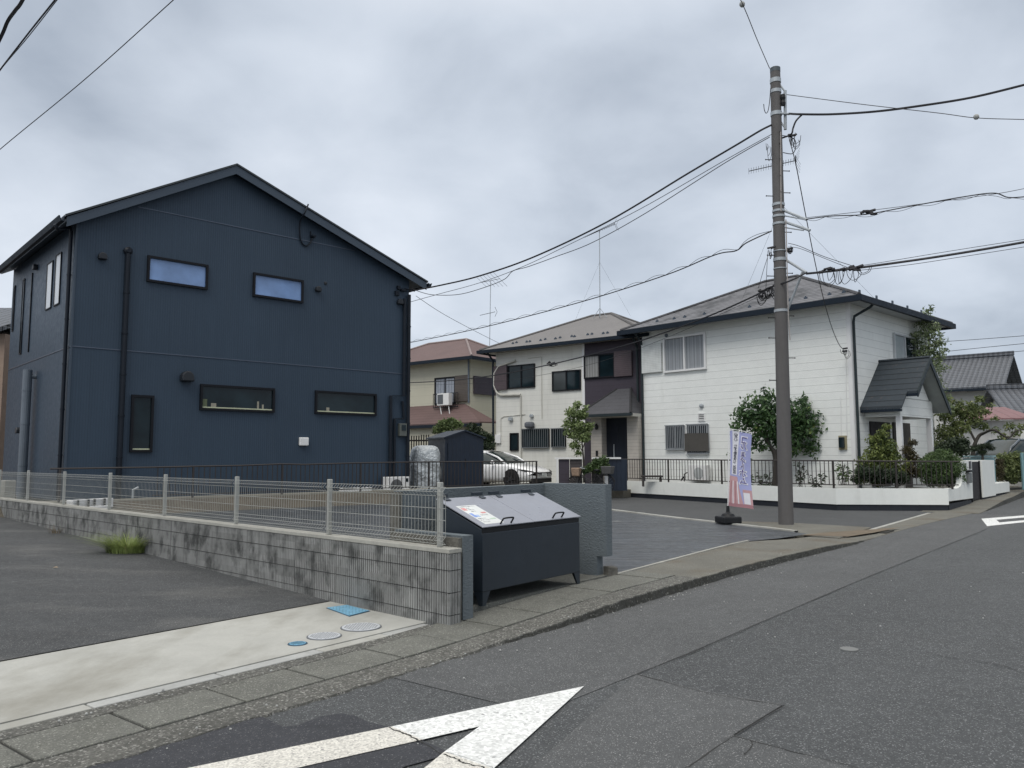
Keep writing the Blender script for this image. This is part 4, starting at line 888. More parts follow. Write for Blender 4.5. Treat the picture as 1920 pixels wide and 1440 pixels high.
r = WC.rect(953, 686, 1004, 726); window(WC, r, root, mBlackFrame, mGlassDk, .05, mull=1)
mb = MB(); mb.wbox(WC, r[1]+.02, r[1]+.85, r[2]-.02, r[3]+.02, .002, .12); finish('shutter_box', mb, M('shutter_plum', (.075, .055, .062), .6, lines=(('v', .08, .1, .3, .004),)), root)
window(WC, WC.rect(1036, 697, 1090, 731), root, mBlackFrame, [mGlassDk, M('glass_grey', (.05, .058, .06), .1)], .05, mull=1)
r = WC.rect(1097, 667, 1155, 707); window(WC, (r[0], r[1], r[2], r[3]), root, mBlackFrame, [mGlassDk, M('curtain_half', (.30, .30, .29), .5, lines=(('u', .13, .3, .35, .003),))], .06, mull=1, base=.06)
mb = MB(); r2 = WC.rect(1154, 662, 1188, 705); mb.wbox(WC, r2[0], r[0]-.01, r[2], r[3]+.04, .052, .17); finish('shutter_box', mb, MATS['shutter_plum'], root)
for q in ((980.5, 805, 1031, 839), (1035, 804, 1062, 838)):
    r = WC.rect(*q); window(WC, r, root, mBlackFrame, mGlassDk, .05, mull=0)
    mb = MB(); n = int((r[1]-r[0])/.11)
    for k in range(n+1): c = r[0]+.03+(r[1]-r[0]-.06)*k/n; mb.wbox(WC, c-.012, c+.012, r[2]+.02, r[3]-.02, .10, .125)
    mb.wbox(WC, r[0], r[1], r[2]-.02, r[2]+.018, .075, .13); mb.wbox(WC, r[0], r[1], r[3]-.018, r[3]+.02, .075, .13); finish('window_bars', mb, M('bars_grey', (.18, .20, .21), .4, metal=.4), root)
window(WC, WC.rect(957, 812, 975, 845), root, mBlackFrame, mGlassDk, .04) if 0 else window(WC, WC.rect(957-0, 812, 973, 845), root, mBlackFrame, mGlassDk, .04)
for (px, py, r_) in ((959, 786, .11), (998, 780, .09)):
    s, z = WC.sz(px, py); hood(WC, s, z, r_, root, mSteel)
s, z = WC.sz(997, 797); mb = MB(); mb.wbox(WC, s-.2, s+.25, z-.14, z+.14, .001, .28); finish('exhaust_hood', mb, M('hood_grey', (.10, .11, .125), .6), root, bevel=.09)
c_ = lambda pts, o=.05: [(*WC.sz(x, y, o), o) for x, y in pts]
pipe(WC, c_([(966, 676), (935, 687), (927, 700), (926, 722), (932, 737), (940, 741), (976, 740)], .08), .055, root, M('duct_cream', (.50, .49, .44), .5), 'aircon_duct', 8, False)
pipe(WC, c_([(976, 740), (977, 858)], .05), .035, root, MATS['duct_cream'], 'aircon_duct', 8, False)
pipe(WC, c_([(990, 672), (1014, 669), (1015.5, 670), (1016, 785)], .02), .015, root, MATS['duct_cream'], 'conduit', 6, False)
pipe(WC, c_([(985, 777), (945, 781), (939, 785), (939, 816)], .02), .014, root, MATS['duct_cream'], 'conduit', 6, False)
a = WC.rect(930, 815, 940, 831); mb = MB(); mb.wbox(WC, a[0], a[1]-.02, a[2], a[3], .001, .10); finish('meter_box', mb, mWhitePl, root, bevel=.01)
mb = MB(); mb.tube([WC.P(sCl+.1, zC, .55), WC.P(sCl+.1, zC-.35, .1), WC.P(sCl+.1, zbC, .08)], .05, 10); finish('downpipe', mb, mGutterN, root)
mb = MB(); mb.tube([WC.P(.14, zC-.02, .5), WC.P(.14, zC-.35, .15), WC.P(.14, 3.4, .15)], .05, 10); finish('downpipe', mb, mGutterG, root)
# entry porch
s0p, s1p = WC.sz(1185, 790, 1.3)[0], WC.sz(1096, 790, 1.3)[0]; zpe = WC.sz(1130, 776, 1.5)[1]; zpr2 = WC.sz(1160, 727, .6)[1]
print('porchC', s0p, s1p, zpe, zpr2)
mb = MB(); mb.wbox(WC, WC.sz(1128, 820, .9)[0], WC.sz(1108, 820, .9)[0], zbC, zpe-.12, .06, .9); mb.wbox(WC, WC.sz(1197, 820, .9)[0], WC.sz(1176, 820, .9)[0], zbC, zpe-.12, .06, .9)
finish('porch_wall', mb, M('tile_cream', (.42, .39, .35), .7, lines=(('v', .14, .05, .3, .004),)), root)
mb = MB(); mb.wbox(WC, WC.sz(1175.5, 820, .5)[0], WC.sz(1128.5, 820, .5)[0], zbC, zpe-.12, .06, .5); dr = finish('front_door', mb, M('door_navy', (.010, .014, .024), .4, lines=(('u', .35, .02, .4, .004),)), root)
mb = MB(); s = WC.sz(1152, 830, .5)[0]; mb.wbox(WC, s-.015, s+.015, zbC+.9, zbC+1.7, .501, .56); finish('handle', mb, mSteel, dr)
s, z = WC.sz(1120, 800, .9); mb = MB(); mb.lathe(WC.P(s, z, .98), [(.04, -.12), (.07, -.08), (.07, .06), (.02, .12)], 10); finish('porch_lamp', mb, mBlackMetal, root)
s, z = WC.sz(1119.5, 850, .9); mb = MB(); mb.wbox(WC, s-.05, s+.05, z-.11, z+.11, .901, .93); finish('intercom', mb, mBlackMetal, root)
e0, e1 = s0p-.05, WC.sz(1083, 780, 1.5)[0]; kk = 1.5
E4 = [WC.P(e0, zpe, kk), WC.P(e1, zpe, kk), WC.P(e1, zpe, .06), WC.P(e0, zpe, .06)]; R0, R1 = WC.P(e0+.75, zpr2, .06), WC.P(e1-1.05, zpr2, .06)
mb = MB(); mb.face([E4[0], E4[1], R1, R0]); mb.face([E4[1], E4[2], R1]); mb.face([E4[3], E4[0], R0]); finish('porch_roof', mb, mSlateGr, root)
mb = MB(); 
for p, q in ((E4[0], R0), (E4[1], R1)): mb.tube([p, q], .05, 6)
finish('porch_ridge', mb, mSlateGr, root, uv=False)
mb = MB(); mb.wbox(WC, e0-.02, e1+.02, zpe-.13, zpe-.006, .062, kk-.03); finish('porch_soffit', mb, MATS['soffit_beige'], root); mb = MB(); mb.wbox(WC, e0-.08, e1+.08, zpe-.11, zpe-.008, kk-.028, kk+.08); finish('porch_gutter', mb, mGutterG, root)
for k in (.15, .5, .85): s = e0+(e1-e0)*k; mb = MB(); mb.wbox(WC, s-.07, s+.07, zpe+.09, zpe+.16, kk-.26, kk-.22); finish('snow_guard', mb, mNavyTrim, root)
# aerial on the beige house roof
def yagi(mb, P, ax, wd, L_, n, e0_, e1_, r=.008):
    mb.tube([P-ax*L_*.5, P+ax*L_*.5], r*1.4, 6)
    for k in range(n):
        q = P-ax*L_*.48+ax*L_*.96*k/(n-1); h = (e0_+(e1_-e0_)*k/(n-1))/2; mb.tube([q-wd*h, q+wd*h], r*.8, 4)
def aerial(name, label, base, top, builder, guys=None):
    rt = thing(name, label, 'tv aerial', tuple(base)); mb = MB(); mb.tube([base, top], .021, 8); finish('mast', mb, mSteel, rt)
    builder(rt, base, top)
    if guys:
        mb = MB()
        for g_ in guys: mb.tube([top+(base-top)*.35, g_], .004, 4)
        finish('guy_wires', mb, mWire, rt)
    return rt
Yc = (rC0.y+rC1.y)/2
bC = D(1125, 594, 36.5); tC = D(1124, 437, 36.5)
def bld(rt, b, t):
    mb = MB(); ax = Vector((.80, -.55, .22)).normalized(); wd = Vector((.55, .83, 0)).normalized()
    yagi(mb, t+Vector((.0, 0, .12)), ax, wd, 1.7, 15, .18, .30, .010); mb.tube([t, t+Vector((0, 0, .12))], .015, 6)
    e_ = t+Vector((0, 0, .12))+ax*.8
    for s_ in (-1, 1): mb.tube([e_+Vector((0, 0, .02)), e_+Vector((.12, 0, s_*.25))], .008, 4); mb.tube([e_+wd*.2, e_+wd*.2+Vector((.12, 0, s_*.25))], .008, 4)
    finish('antenna', mb, mBlackMetal, rt, uv=False)
    mb = MB()
    for q in ((-.32, .1), (.32, -.1), (0, .3)): mb.tube([b+Vector((0, 0, .42)), b+Vector((q[0], q[1], -.06))], .014, 6)
    finish('tripod', mb, mSteel, rt, uv=False)
aerial('tv_aerial', 'tall comb shaped aerial on a tripod on the beige house roof', bC, tC, bld, [D(1078, 602, 36), D(1182, 592, 36)])

# ---- B: cream house with the brown slate roof
BC = Vector((ray(882, 700)[0]/ray(882, 700)[1]*41.5, 41.5, 0)); WB = WP(BC, -52); WB.n = Vector((-abs(WB.n.x), -abs(WB.n.y), 0)).normalized()
WBR = WP(BC, 38); zB = WB.sz(872, 675)[1]; print('cream', zB, WB.sz(775, 692)); sBl = 8.0; dB = 5.0
root = hroot('cream_house', 'cream walled house with reddish brown slate roofs behind the navy shed', WB.P(0, .4))
mb = MB(); mb.prism([WB.P(0, .3), WB.P(sBl, .3), WB.P(sBl, .3)-WB.n*dB, WB.P(0, .3)-WB.n*dB], (0, 0, zB-.3)); finish('wall', mb, mBeige2, root)
hip(root, WB, 0, sBl, dB, zB+.10, 1.5, .6, mSlateBr, mGutterN, mSoffit, gut=.18, cap=M('ridge_brown', (.24, .19, .18), .7))
r = WB.rect(816, 709, 855, 757); window(WB, r, root, mBlackFrame, M('net_pale', (.30, .33, .38), .3, lines=(('u', .2, .2, .3, .003),)), .08, mull=1)
mb = MB(); rr = WB.rect(856, 705, 880, 752); mb.wbox(WB, rr[0], rr[1], rr[2], rr[3], .002, .14); finish('shutter_box', mb, M('shutter_brown', (.09, .075, .065), .6, lines=(('v', .09, .1, .3, .004),)), root)
mb = MB(); rr = WBR.rect(887, 705, 926, 742); mb.wbox(WBR, rr[0], rr[1], rr[2], rr[3], .002, .14); finish('shutter_box', mb, mPlum, root)
s0b, s1b = WB.sz(858, 740, .4)[0], WB.sz(812, 740, .4)[0]; zq = WB.sz(835, 738, .4)[1]; mb = MB()
mb.wbox(WB, s0b, s1b, zq-.02, zq+.03, .36, .40); mb.wbox(WB, s0b, s1b, zq-.75, zq-.70, .36, .40); n = 12
for k in range(n+1): c = s0b+(s1b-s0b)*k/n; mb.wbox(WB, c-.012, c+.012, zq-.7, zq-.02, .368, .392)
finish('window_railing', mb, mBlackMetal, root)
s, z = WB.sz(833, 749, .6); mb = MB(); mb.wbox(WB, s-.42, s+.42, z-.32, z+.32, .42, .72); ac = finish('outdoor_unit', mb, mWhitePl, root, bevel=.02); mb = MB(); mb.wbox(WB, s-.02, s+.36, z-.24, z+.26, .721, .74); finish('fan_grille', mb, M('fan_grey', (.09, .10, .11), .6), ac)
for q in (-.3, .3): mb = MB(); mb.tube([WB.P(s+q, z-.32, .6), WB.P(s+q-.1, z-.78, .6)], .03, 6); finish('leg', mb, mWhitePl, ac)
zpl_ = WB.sz(840, 793, 1.2)[1]; zph = WB.sz(860, 757, .05)[1]; x0 = WB.sz(900, 784, 1.2)[0]
A4 = [WB.P(x0, zpl_, 1.2), WB.P(sBl, zpl_, 1.2), WB.P(sBl, zph, .01), WB.P(.4, zph, .01)]
mb = MB(); mb.prism(A4, (0, 0, -.06)); finish('lower_roof', mb, mSlateBr, root); mb = MB(); mb.wbox(WB, x0, sBl, zpl_-.22, zpl_-.062, 1.05, 1.22); finish('gutter', mb, mGutterN, root)
mb = MB(); mb.prism([WB.P(x0, zpl_, 1.2), WB.P(.4, zph, .01), WB.P(x0-.2, zpl_, .01)], (0, 0, -.06)); finish('lower_roof', mb, mSlateBr, root)
mb = MB(); mb.wbox(WB, .3, sBl, .3, zpl_-.1, .01, .9); finish('ground_floor_wall', mb, mBeige2, root)
mb = MB(); mb.tube([WB.P(.05, zB, .1), WB.P(.05, zph, .08)], .05, 8); finish('downpipe', mb, mGreyPipe, root)
tB_ = D(920, 526, 44); bB_ = D(918, 648, 44)
def bld2(rt, b, t):
    mb = MB(); ax = Vector((.9, -.35, .1)).normalized(); wd = Vector((.5, .8, -.35)).normalized()
    yagi(mb, t, ax, wd, 1.15, 6, 1.0, 1.7, .009); c = b+(t-b)*.49; yagi(mb, c+Vector((-.15, 0, 0)), Vector((.95, -.2, .18)).normalized(), Vector((.1, .9, 0)), .9, 3, .1, .2, .010)
    e_ = c+Vector((.32, 0, .1)); mb.tube([e_+Vector((-.05, 0, .28)), e_+Vector((.08, 0, 0)), e_+Vector((-.05, 0, -.28))], .012, 5); finish('antenna', mb, mBlackMetal, rt, uv=False)
aerial('tv_aerial', 'slender two tier aerial rising behind the brown slate roof', bB_, tB_, bld2)
# a sliver of a house and its wall at the far left
WN = WP(D(2, 860, 20.5).xy.to_3d(), -43); WN.n = Vector((-abs(WN.n.x), -abs(WN.n.y), 0)).normalized()
WL = WP((D(14, 900, 17.9).x, 17.9, 0), -46.8); root = hroot('neighbour_house', 'tan walled house just showing past the left end of the navy house', WN.P(2.0, .4))
mb = MB(); p0 = D(9, 640, 26); mb.prism([p0+Vector((-8, 0, -p0.z+.4)), Vector((p0.x+.0, 26, .4)), Vector((p0.x+.0, 32, .4)), Vector((p0.x-8, 32, .4))], (0, 0, 5.3)); finish('wall', mb, M('wall_tan', (.30, .22, .17), .8), root)
mb = MB(); mb.prism([Vector((p0.x-8.4, 25.6, 5.72)), Vector((p0.x+.1, 25.6, 5.72)), Vector((p0.x+.1, 29, 7.0)), Vector((p0.x-8.4, 29, 7.0))], (0, 0, .15)); mb.prism([Vector((p0.x-8.4, 32.4, 5.72)), Vector((p0.x+.1, 32.4, 5.72)), Vector((p0.x+.1, 29.01, 7.0)), Vector((p0.x-8.4, 29.01, 7.0))], (0, 0, .15)); finish('roof', mb, mTileG, root)
p = D(10, 905, 17.6); mb = MB(); mb.prism([(p.x-1.6, 17.6, .3), (p.x, 17.6, .3), (p.x+.05, 17.9, .3), (p.x-1.55, 17.9, .3)], (0, 0, D(10, 901, 17.6).z-.3)); mb.base = (p.x-.8, 17.7, .3); tag(finish('boundary_stub', mb, mBlockCap, bevel=.01), 'low pale concrete stub wall at the left end of the mesh fence', 'wall')
p = D(4.5, 850, 17.75); mb = MB(); p = p-Vector((.42, 0, 0)); mb.prism([(p.x-1.5, 18.1, .35), (p.x, 18.1, .35), (p.x+.02, 18.2, .35), (p.x-1.48, 18.2, .35)], (0, 0, D(4, 791, 18.1).z-.35)); mb.base = (p.x-.7, 18.2, .35); tag(finish('screen_wall', mb, M('wall_sand', (.40, .38, .33), .8), bevel=.01), 'tall cream screen wall at the left edge of the view', 'wall')

# ---- far houses on the right
def gable_house(label, c, az, Lx, Wd, zw, rise, wm, rm, ov=.6, wins=()):
    w = WP(c, az); w.n = Vector((w.d.y, -w.d.x, 0));
    if w.n.dot(-Vector((c[0], c[1], 0))) < 0: w.n = -w.n
    rt = hroot('tiled_house', label, w.P(0, 0)); mb = MB()
    mb.prism([w.P(0, 0), w.P(0, 0, -Wd), w.P(0, zw, -Wd), w.P(0, zw+rise*.86, -Wd/2), w.P(0, zw, 0)], w.d*Lx); finish('wall', mb, wm, rt)
    for sg in (0, 1):
        o0, o1 = (ov, -Wd/2) if sg == 0 else (-Wd-ov, -Wd/2-.001); zl_ = zw-ov*rise/(Wd/2)
        mb = MB(); mb.prism([w.P(-ov, zl_, o0), w.P(Lx+ov, zl_, o0), w.P(Lx+ov, zw+rise, o1), w.P(-ov, zw+rise, o1)], (0, 0, -.10)); finish('roof', mb, rm, rt)
    mb = MB(); mb.prism([w.P(-ov-.02, zw+rise-.02, -Wd/2-.13), w.P(-ov-.02, zw+rise-.02, -Wd/2+.13), w.P(-ov-.02, zw+rise+.22, -Wd/2+.08), w.P(-ov-.02, zw+rise+.22, -Wd/2-.08)], w.d*(Lx+2*ov+.04)); finish('ridge', mb, rm, rt)
    mb = MB(); zl_ = zw-ov*rise/(Wd/2); mb.wbox(w, -ov, Lx+ov, zl_-.22, zl_-.11, ov-.12, ov+.06); finish('gutter', mb, mGutterN, rt)
    for wr_ in wins: window(w, w.rect(*wr_), rt, M('alu_dull', (.25, .26, .27), .4), M('glass_grey2', (.10, .11, .115), .2), .05, mull=1)
    return w, rt
zz = lambda px, py, Y: D(px, py, Y).z
Y1 = 46; c = D(1872, 720, Y1)
w1, rt1 = gable_house('white walled house with a grey tiled gable roof far behind the garden trees', (D(1858, 720, Y1).x, Y1, 0), -50, 9.5, 6.6, zz(1860, 712, Y1), 1.75, mNeigh, mTileG, .8, ((1812, 718, 1844, 733),))
Y2 = 38; w2, rt2 = gable_house('single storey outbuilding with a steep grey tiled roof at the right edge', (D(1990, 760, Y2).x, Y2, 0), -70, 2.0, 6.0, zz(1900, 765, Y2), 1.25, mNeigh, mTileG, .5)
# red tin roofed shed
Y3 = 35.5; rt = thing('tin_roof_shed', 'white shed with a faded red tin roof below the tiled outbuilding', 'shed', tuple(D(1880, 860, Y3)))
xa, xb = D(1838, 800, Y3).x, D(1905, 800, Y3).x; z0_, z1_ = zz(1870, 786, Y3), zz(1870, 766, Y3)
mb = MB(); mb.prism([(xa-.9, Y3-.6, z0_), (xb+.2, Y3-1.2, z0_), (xb+.35, Y3+1.3, z1_+.15), (xa-.6, Y3+1.6, z1_+.15)], (0, 0, -.06)); finish('roof', mb, mTin, rt)
mb = MB(); mb.prism([(xa-.5, Y3-.2, 0), (xb, Y3-.7, 0), (xb+.2, Y3+2, 0), (xa-.3, Y3+2, 0)], (0, 0, z0_-.08)); finish('wall', mb, M('wall_white_boards', (.56, .56, .54), .8, lines=(('u', .45, .02, .2, .003),)), rt)
mb = MB(); p = D(1903, 820, Y3-1.0); mb.box((p.x+.9, Y3-.4, 1.3), 1.6, 2.6, 2.6, -10); finish('side_wall', mb, mNeigh, rt)

# ================================================================== STREET OBJECTS
# ---- white garden wall with its railing
c0 = G(1780, 958.6, 0.0); cJ = G(1568, 957.5, 0.0); cE = G(1170, 931.5, 0.01)
def wp2(a, b):
    w = WP(a, math.degrees(math.atan2(b.x-a.x, b.y-a.y))); w.n = Vector((w.d.y, -w.d.x, 0))
    if w.n.dot(-Vector((a.x, a.y, 0))) < 0: w.n = -w.n
    w.L = (Vector((b.x, b.y, 0))-Vector((a.x, a.y, 0))).length; return w
WR = wp2(c0, cJ); W1 = wp2(cJ, cE)
W2 = WP(c0, 41.5); W2.n = Vector((abs(W2.n.x), -abs(W2.n.y), 0)).normalized()
g_l = W1.L; zt = (WR.sz(1740, 916)[1]+W1.sz(1180, 903)[1]+W1.sz(1560, 914)[1])/3; zwb = .175
print('garden wall', g_l, WR.L, WR.sz(1740, 916)[1], W1.sz(1180, 903)[1], W1.sz(1560, 914)[1], zwb, WR.sz(1779, 948.5)[1])
root = thing('garden_wall', 'low white rendered garden wall on a black plinth curving round the street corner', 'wall', tuple(W1.P(0, 0)))
mb = MB(); mb.wbox(W1, .004, g_l, zwb, zt, -.15, 0); finish('wall_face', mb, mWhiteWall, root); mb = MB(); mb.wbox(WR, 0, WR.L-.004, zwb, zt, -.15, 0); finish('wall_face', mb, mWhiteWall, root)
mb = MB(); mb.wbox(W1, .0, g_l-.01, -.15, zwb-.002, -.14, -.03); mb.wbox(WR, .01, WR.L, -.15, zwb-.002, -.14, -.03); finish('plinth', mb, mBlackBase, root)
zs_ = lambda x, y: W2.sz(x, y)
pts = [(0.0, zs_(1779, 940)[1]), zs_(1824.6, 934), zs_(1822, 864), zs_(1804, 864.5)]
arc = [zs_(1803.5, 890), (zs_(1803.5, 905)[0], zs_(1803.5, 905)[1]), zs_(1801, 912), zs_(1794, 916), (zs_(1785, 917)[0], zt), (0.0, zt)]
P = [W2.P(s, z) for s, z in pts+arc]; mb = MB(); mb.prism(P, -W2.n*.15); finish('gate_wing', mb, mWhiteWall, root)
mb = MB(); mb.wbox(W2, .10, zs_(1823, 935)[0]-.02, -.05, zwb+.02, -.13, -.02); finish('plinth', mb, mBlackBase, root)
a = zs_(1814, 893); mb = MB(); mb.wbox(W2, a[0]-.17, a[0]+.17, a[1]-.20, a[1]+.10, .001, .09); mbx = finish('mailbox', mb, M('mail_grey', (.16, .17, .17), .5, lines=(('u', .08, .1, .4, .003),)), root, bevel=.01)
mb = MB(); mb.prism([W2.P(a[0]-.24, a[1]+.16, .001), W2.P(a[0]-.2, a[1]+.12, .001), W2.P(a[0]+.2, a[1]+.12, .001), W2.P(a[0]+.26, a[1]+.16, .001), W2.P(a[0]+.2, a[1]+.19, .001), W2.P(a[0]-.2, a[1]+.19, .001)], W2.n*.12); finish('mailbox_roof', mb, mBlackMetal, mbx)
a = zs_(1818, 871); mb = MB(); mb.wbox(W2, a[0]-.10, a[0]+.10, a[1]-.13, a[1]+.10, .001, .03); finish('name_plate', mb, M('plate_dark', (.05, .05, .055), .4), root)
# gate leaf and pillar
ga, gb = zs_(1825.5, 900)[0], zs_(1843, 900)[0]
root = thing('garden_gate', 'tall black garden gate between the white wall and the white pillar', 'gate', tuple(W2.P(ga, .1)))
mb = MB(); mb.wbox(W2, ga, gb-.02, .16, zs_(1830, 866)[1], -.14, -.09); finish('leaf', mb, mTimber, root)
mb = MB(); mb.wbox(W2, ga, ga+.06, .1, zs_(1830, 864)[1], -.089, -.05); mb.wbox(W2, gb-.08, gb-.02, .1, zs_(1830, 864)[1], -.089, -.05); finish('frame', mb, mBlackMetal, root)
pe = zs_(1866, 900)[0]; le = zs_(1893.5, 905)[0]
root = thing('gate_pillar', 'white rendered gate pillar with a low planter wall beyond the black gate', 'pillar', tuple(W2.P(gb, .1)))
mb = MB(); mb.wbox(W2, gb, pe, .20, zs_(1846, 863)[1], -.75, .0); finish('pillar', mb, mWhiteWall, root)
mb = MB(); mb.wbox(W2, pe+.002, le, .24, zs_(1866, 907)[1]-.0, -.6, -.02); finish('low_wall', mb, mWhiteWall, root)
mb = MB(); mb.wbox(W2, gb+.02, le-.02, -.05, .198, -.7, -.04); finish('plinth', mb, mBlackBase, root)
def railing(label, w, top, zbot, posts, off, sp=.14, bars=None, drop=.0, rr=.022):
    """top: polyline [(s, z)], posts: list of s"""
    rt = thing('railing', label, 'railing', tuple(w.P(top[0][0], zbot, off)))
    tz = lambda s: interp(s, top)
    mb = MB(); mb.tube([w.P(s, z, off) for s, z in top], rr, 6); finish('top_rail', mb, mBrownRail, rt, uv=False)
    for s in posts:
        mb = MB(); mb.wbox(w, s-.022, s+.022, zbot-drop-.12, tz(s)-rr*.5, off-.022, off+.022); finish('post', mb, mBrownRail, rt, uv=False)
    br = bars or (top[0][0], top[-1][0]); ps_ = sorted([br[0]]+[p for p in posts if br[0] < p < br[1]]+[br[1]])
    for a, b in zip(ps_[:-1], ps_[1:]):
        n = max(1, round((b-a)/sp)); mb = MB()
        for k in range(1, n): s = a+(b-a)*k/n; mb.wbox(w, s-.009, s+.009, zbot+.014, tz(s)-.012, off-.007, off+.007)
        mb.wbox(w, a+.024, b-.024, zbot-.014, zbot+.0135, off-.012, off+.012)
        finish('baluster_panel', mb, mBrownRail, rt, uv=False)
    return rt
top = sorted([W1.sz(1568, 864, -.08), W1.sz(1353, 862.5, -.08), W1.sz(1125, 860.5, -.08)])
rr_ = railing('long bronze metal railing on top of the white garden wall', W1, top, zt+.10, [W1.sz(x, 880, -.08)[0] for x in (1253, 1353, 1456, 1562)], -.08, .14, bars=(top[0][0]+.02, g_l))
top = sorted([WR.sz(1568, 864, -.08), WR.sz(1680, 864.7, -.08), WR.sz(1798, 865.5, -.08)]); rb_ = railing('x', WR, top, zt+.10, [WR.sz(x, 880, -.08)[0] for x in (1680, 1784)], -.08, .14, bars=(top[0][0]+.02, top[-1][0]-.02))
for ch in list(rb_.children):
    ch.parent = rr_; ch.location = Vector(rb_.location)-Vector(rr_.location)
bpy.data.objects.remove(rb_)
rt_ = sorted([RW.sz(x, y, -.05) for x, y in ((94, 879), (300, 876), (362, 874.5), (450, 873), (529, 870), (570, 871), (676, 868), (804, 866), (1007, 865))])
railing('bronze metal railing with a slightly bent top rail along the soil bank', RW, rt_, .66, [RW.sz(x, 900, -.05)[0] for x in (112, 362, 529, 676, 804, 905, 1006)], -.05, .135, bars=(RW.sz(285, 900)[0], RW.sz(1006, 900)[0]), drop=.0)

# ---- yard things of the navy house
YZ = .42
for ob in list(bpy.data.objects):
    if ob.name == 'yard_ground':
        for v in ob.data.vertices: v.co.z = YZ-.0
def solid(name, label, cat, mat, pts, vec, base, bevel=.015, group=None):
    mb = MB(); mb.prism(pts, vec); mb.base = tuple(base); return tag(finish(name, mb, mat, bevel=bevel), label, cat, group)
wq = WP(WA.P(WA.sz(733, 900, .55)[0], 0, .55), 47)
s0, s1 = WA.sz(728, 900, .5)[0], WA.sz(768, 900, .5)[0]; zt_ = WA.sz(750, 894, .5)[1]
root = thing('outdoor_unit', 'white air conditioner outdoor unit standing by the right corner of the navy house', 'air conditioner unit', tuple(WA.P(s0, YZ, .4)))
mb = MB(); mb.wbox(WA, s0, s1, zt_-.56, zt_, .20, .50); finish('casing', mb, mWhitePl, root, bevel=.015)
mb = MB(); mb.lathe(WA.P(s0+(s1-s0)*.38, zt_-.29, .501), [(.22, 0), (.22, .012), (.04, .02)], 24, WA.n); finish('fan_grille', mb, M('fan_dark', (.10, .105, .11), .6), root)
mb = MB(); mb.wbox(WA, s1-.16, s1-.05, zt_-.16, zt_-.05, .501, .506); finish('badge', mb, mGlassDk, root)
for f_ in (.06, -.16): mb = MB(); q = s0+f_ if f_ > 0 else s1+f_; mb.wbox(WA, q, q+.1, min(YZ, zt_-.6), zt_-.561, .18, .52); finish('foot', mb, mKerbst, root)
for (xa, xb, ya, off, lab) in ((641, 698, 914.5, .75, 'white plastic duct box lying by the soil bank near the outdoor unit'), (653, 706, 925, .9, 'lower short white block in front of the white duct box')):
    a, b = WA.sz(xa, ya, off), WA.sz(xb, ya, off); z_ = (a[1]+b[1])/2
    if 'block' in lab: a = (a[0]+.25, a[1])
    mb = MB(); mb.wbox(WA, a[0], b[0], z_-.14, z_, off-.16, off); mb.base = tuple(WA.P(a[0], z_-.14, off)); tag(finish('white_box', mb, mWhitePl, bevel=.01), lab, 'box')
p = D(137, 938, 17.3); q = D(213, 934, 18.3)
rt = thing('planter_frame', 'white plastic planter trough with black fittings lying behind the mesh fence', 'planter', tuple(p))
d_ = (q-p); d_.z = 0; n_ = Vector((d_.y, -d_.x, 0)).normalized()*-.2
mb = MB(); mb.prism([p, p+d_, p+d_+n_, p+n_], (0, 0, -.22)); finish('trough', mb, mWhitePl, rt, bevel=.012)
for k in (.1, .35, .5, .75): c = p+d_*k-n_*.12; mb = MB(); mb.box(c+Vector((0, 0, -.10)), .03, .10, .2, 40); finish('fitting', mb, mBlackMetal, rt)
a = D(186, 951, 17.0); mb = MB(); mb.box(a+Vector((0, 0, -.03)), .35, .14, .12, 40); mb.base = tuple(a); tag(finish('paving_block', mb, mWhitePl, bevel=.01), 'loose white block in front of the white planter trough', 'block')
mb = MB(); s = WA.sz(250, 900, .12); mb.tube([WA.P(s[0], .5, .12), WA.P(s[0], .78, .12), WA.P(s[0]+.12, .84, .14)], .03, 8); mb.base = tuple(WA.P(s[0], .5, .12)); tag(finish('garden_tap', mb, mSteel), 'small metal tap pipe beside the navy wall', 'tap')

def crumple(name, label, c, w_, d__, h, az, mat, cat):
    rg = np.random.default_rng(5); n, m = 44, 40; mb = MB(); a = rad(az)
    ph = rg.uniform(0, 6.28, (9, 2)); fr = rg.uniform(1.5, 7, (9, 2)).round()
    for j in range(m+1):
        v = j/m; prof = 1.0 if v < .62 else math.sqrt(max(0, 1-((v-.62)/.38)**2.3)); z = h*(v if v < .62 else .62+.38*math.sin((v-.62)/.38*math.pi/2))
        for i in range(n):
            th = 2*math.pi*i/n; cx, cy = math.cos(th), math.sin(th); e = .62; sx = abs(cx)**e*(1 if cx > 0 else -1); sy = abs(cy)**e*(1 if cy > 0 else -1)
            k = 1+sum(.018*math.sin(fr[q, 0]*th+ph[q, 0]+fr[q, 1]*v*3+ph[q, 1]) for q in range(9)) + .02*math.sin(14*th)*(1-v)
            x, y = sx*w_/2*prof*k, sy*d__/2*prof*k; mb.v.append((c[0]+x*math.cos(a)-y*math.sin(a), c[1]+x*math.sin(a)+y*math.cos(a), c[2]+z))
    for j in range(m):
        for i in range(n): mb.f.append((j*n+i, j*n+(i+1) % n, (j+1)*n+(i+1) % n, (j+1)*n+i))
    mb.base = tuple(c); return tag(finish(name, mb, mat, smooth=True, uv=False), label, cat)
c = D(797, 905, 26.4); crumple('covered_bicycle', 'bicycle hidden under a crumpled silver cover beside the navy shed', (c.x, 26.4, YZ), 1.0, .75, D(797, 835, 26.4).z-YZ, 20, mSilver, 'covered bicycle')
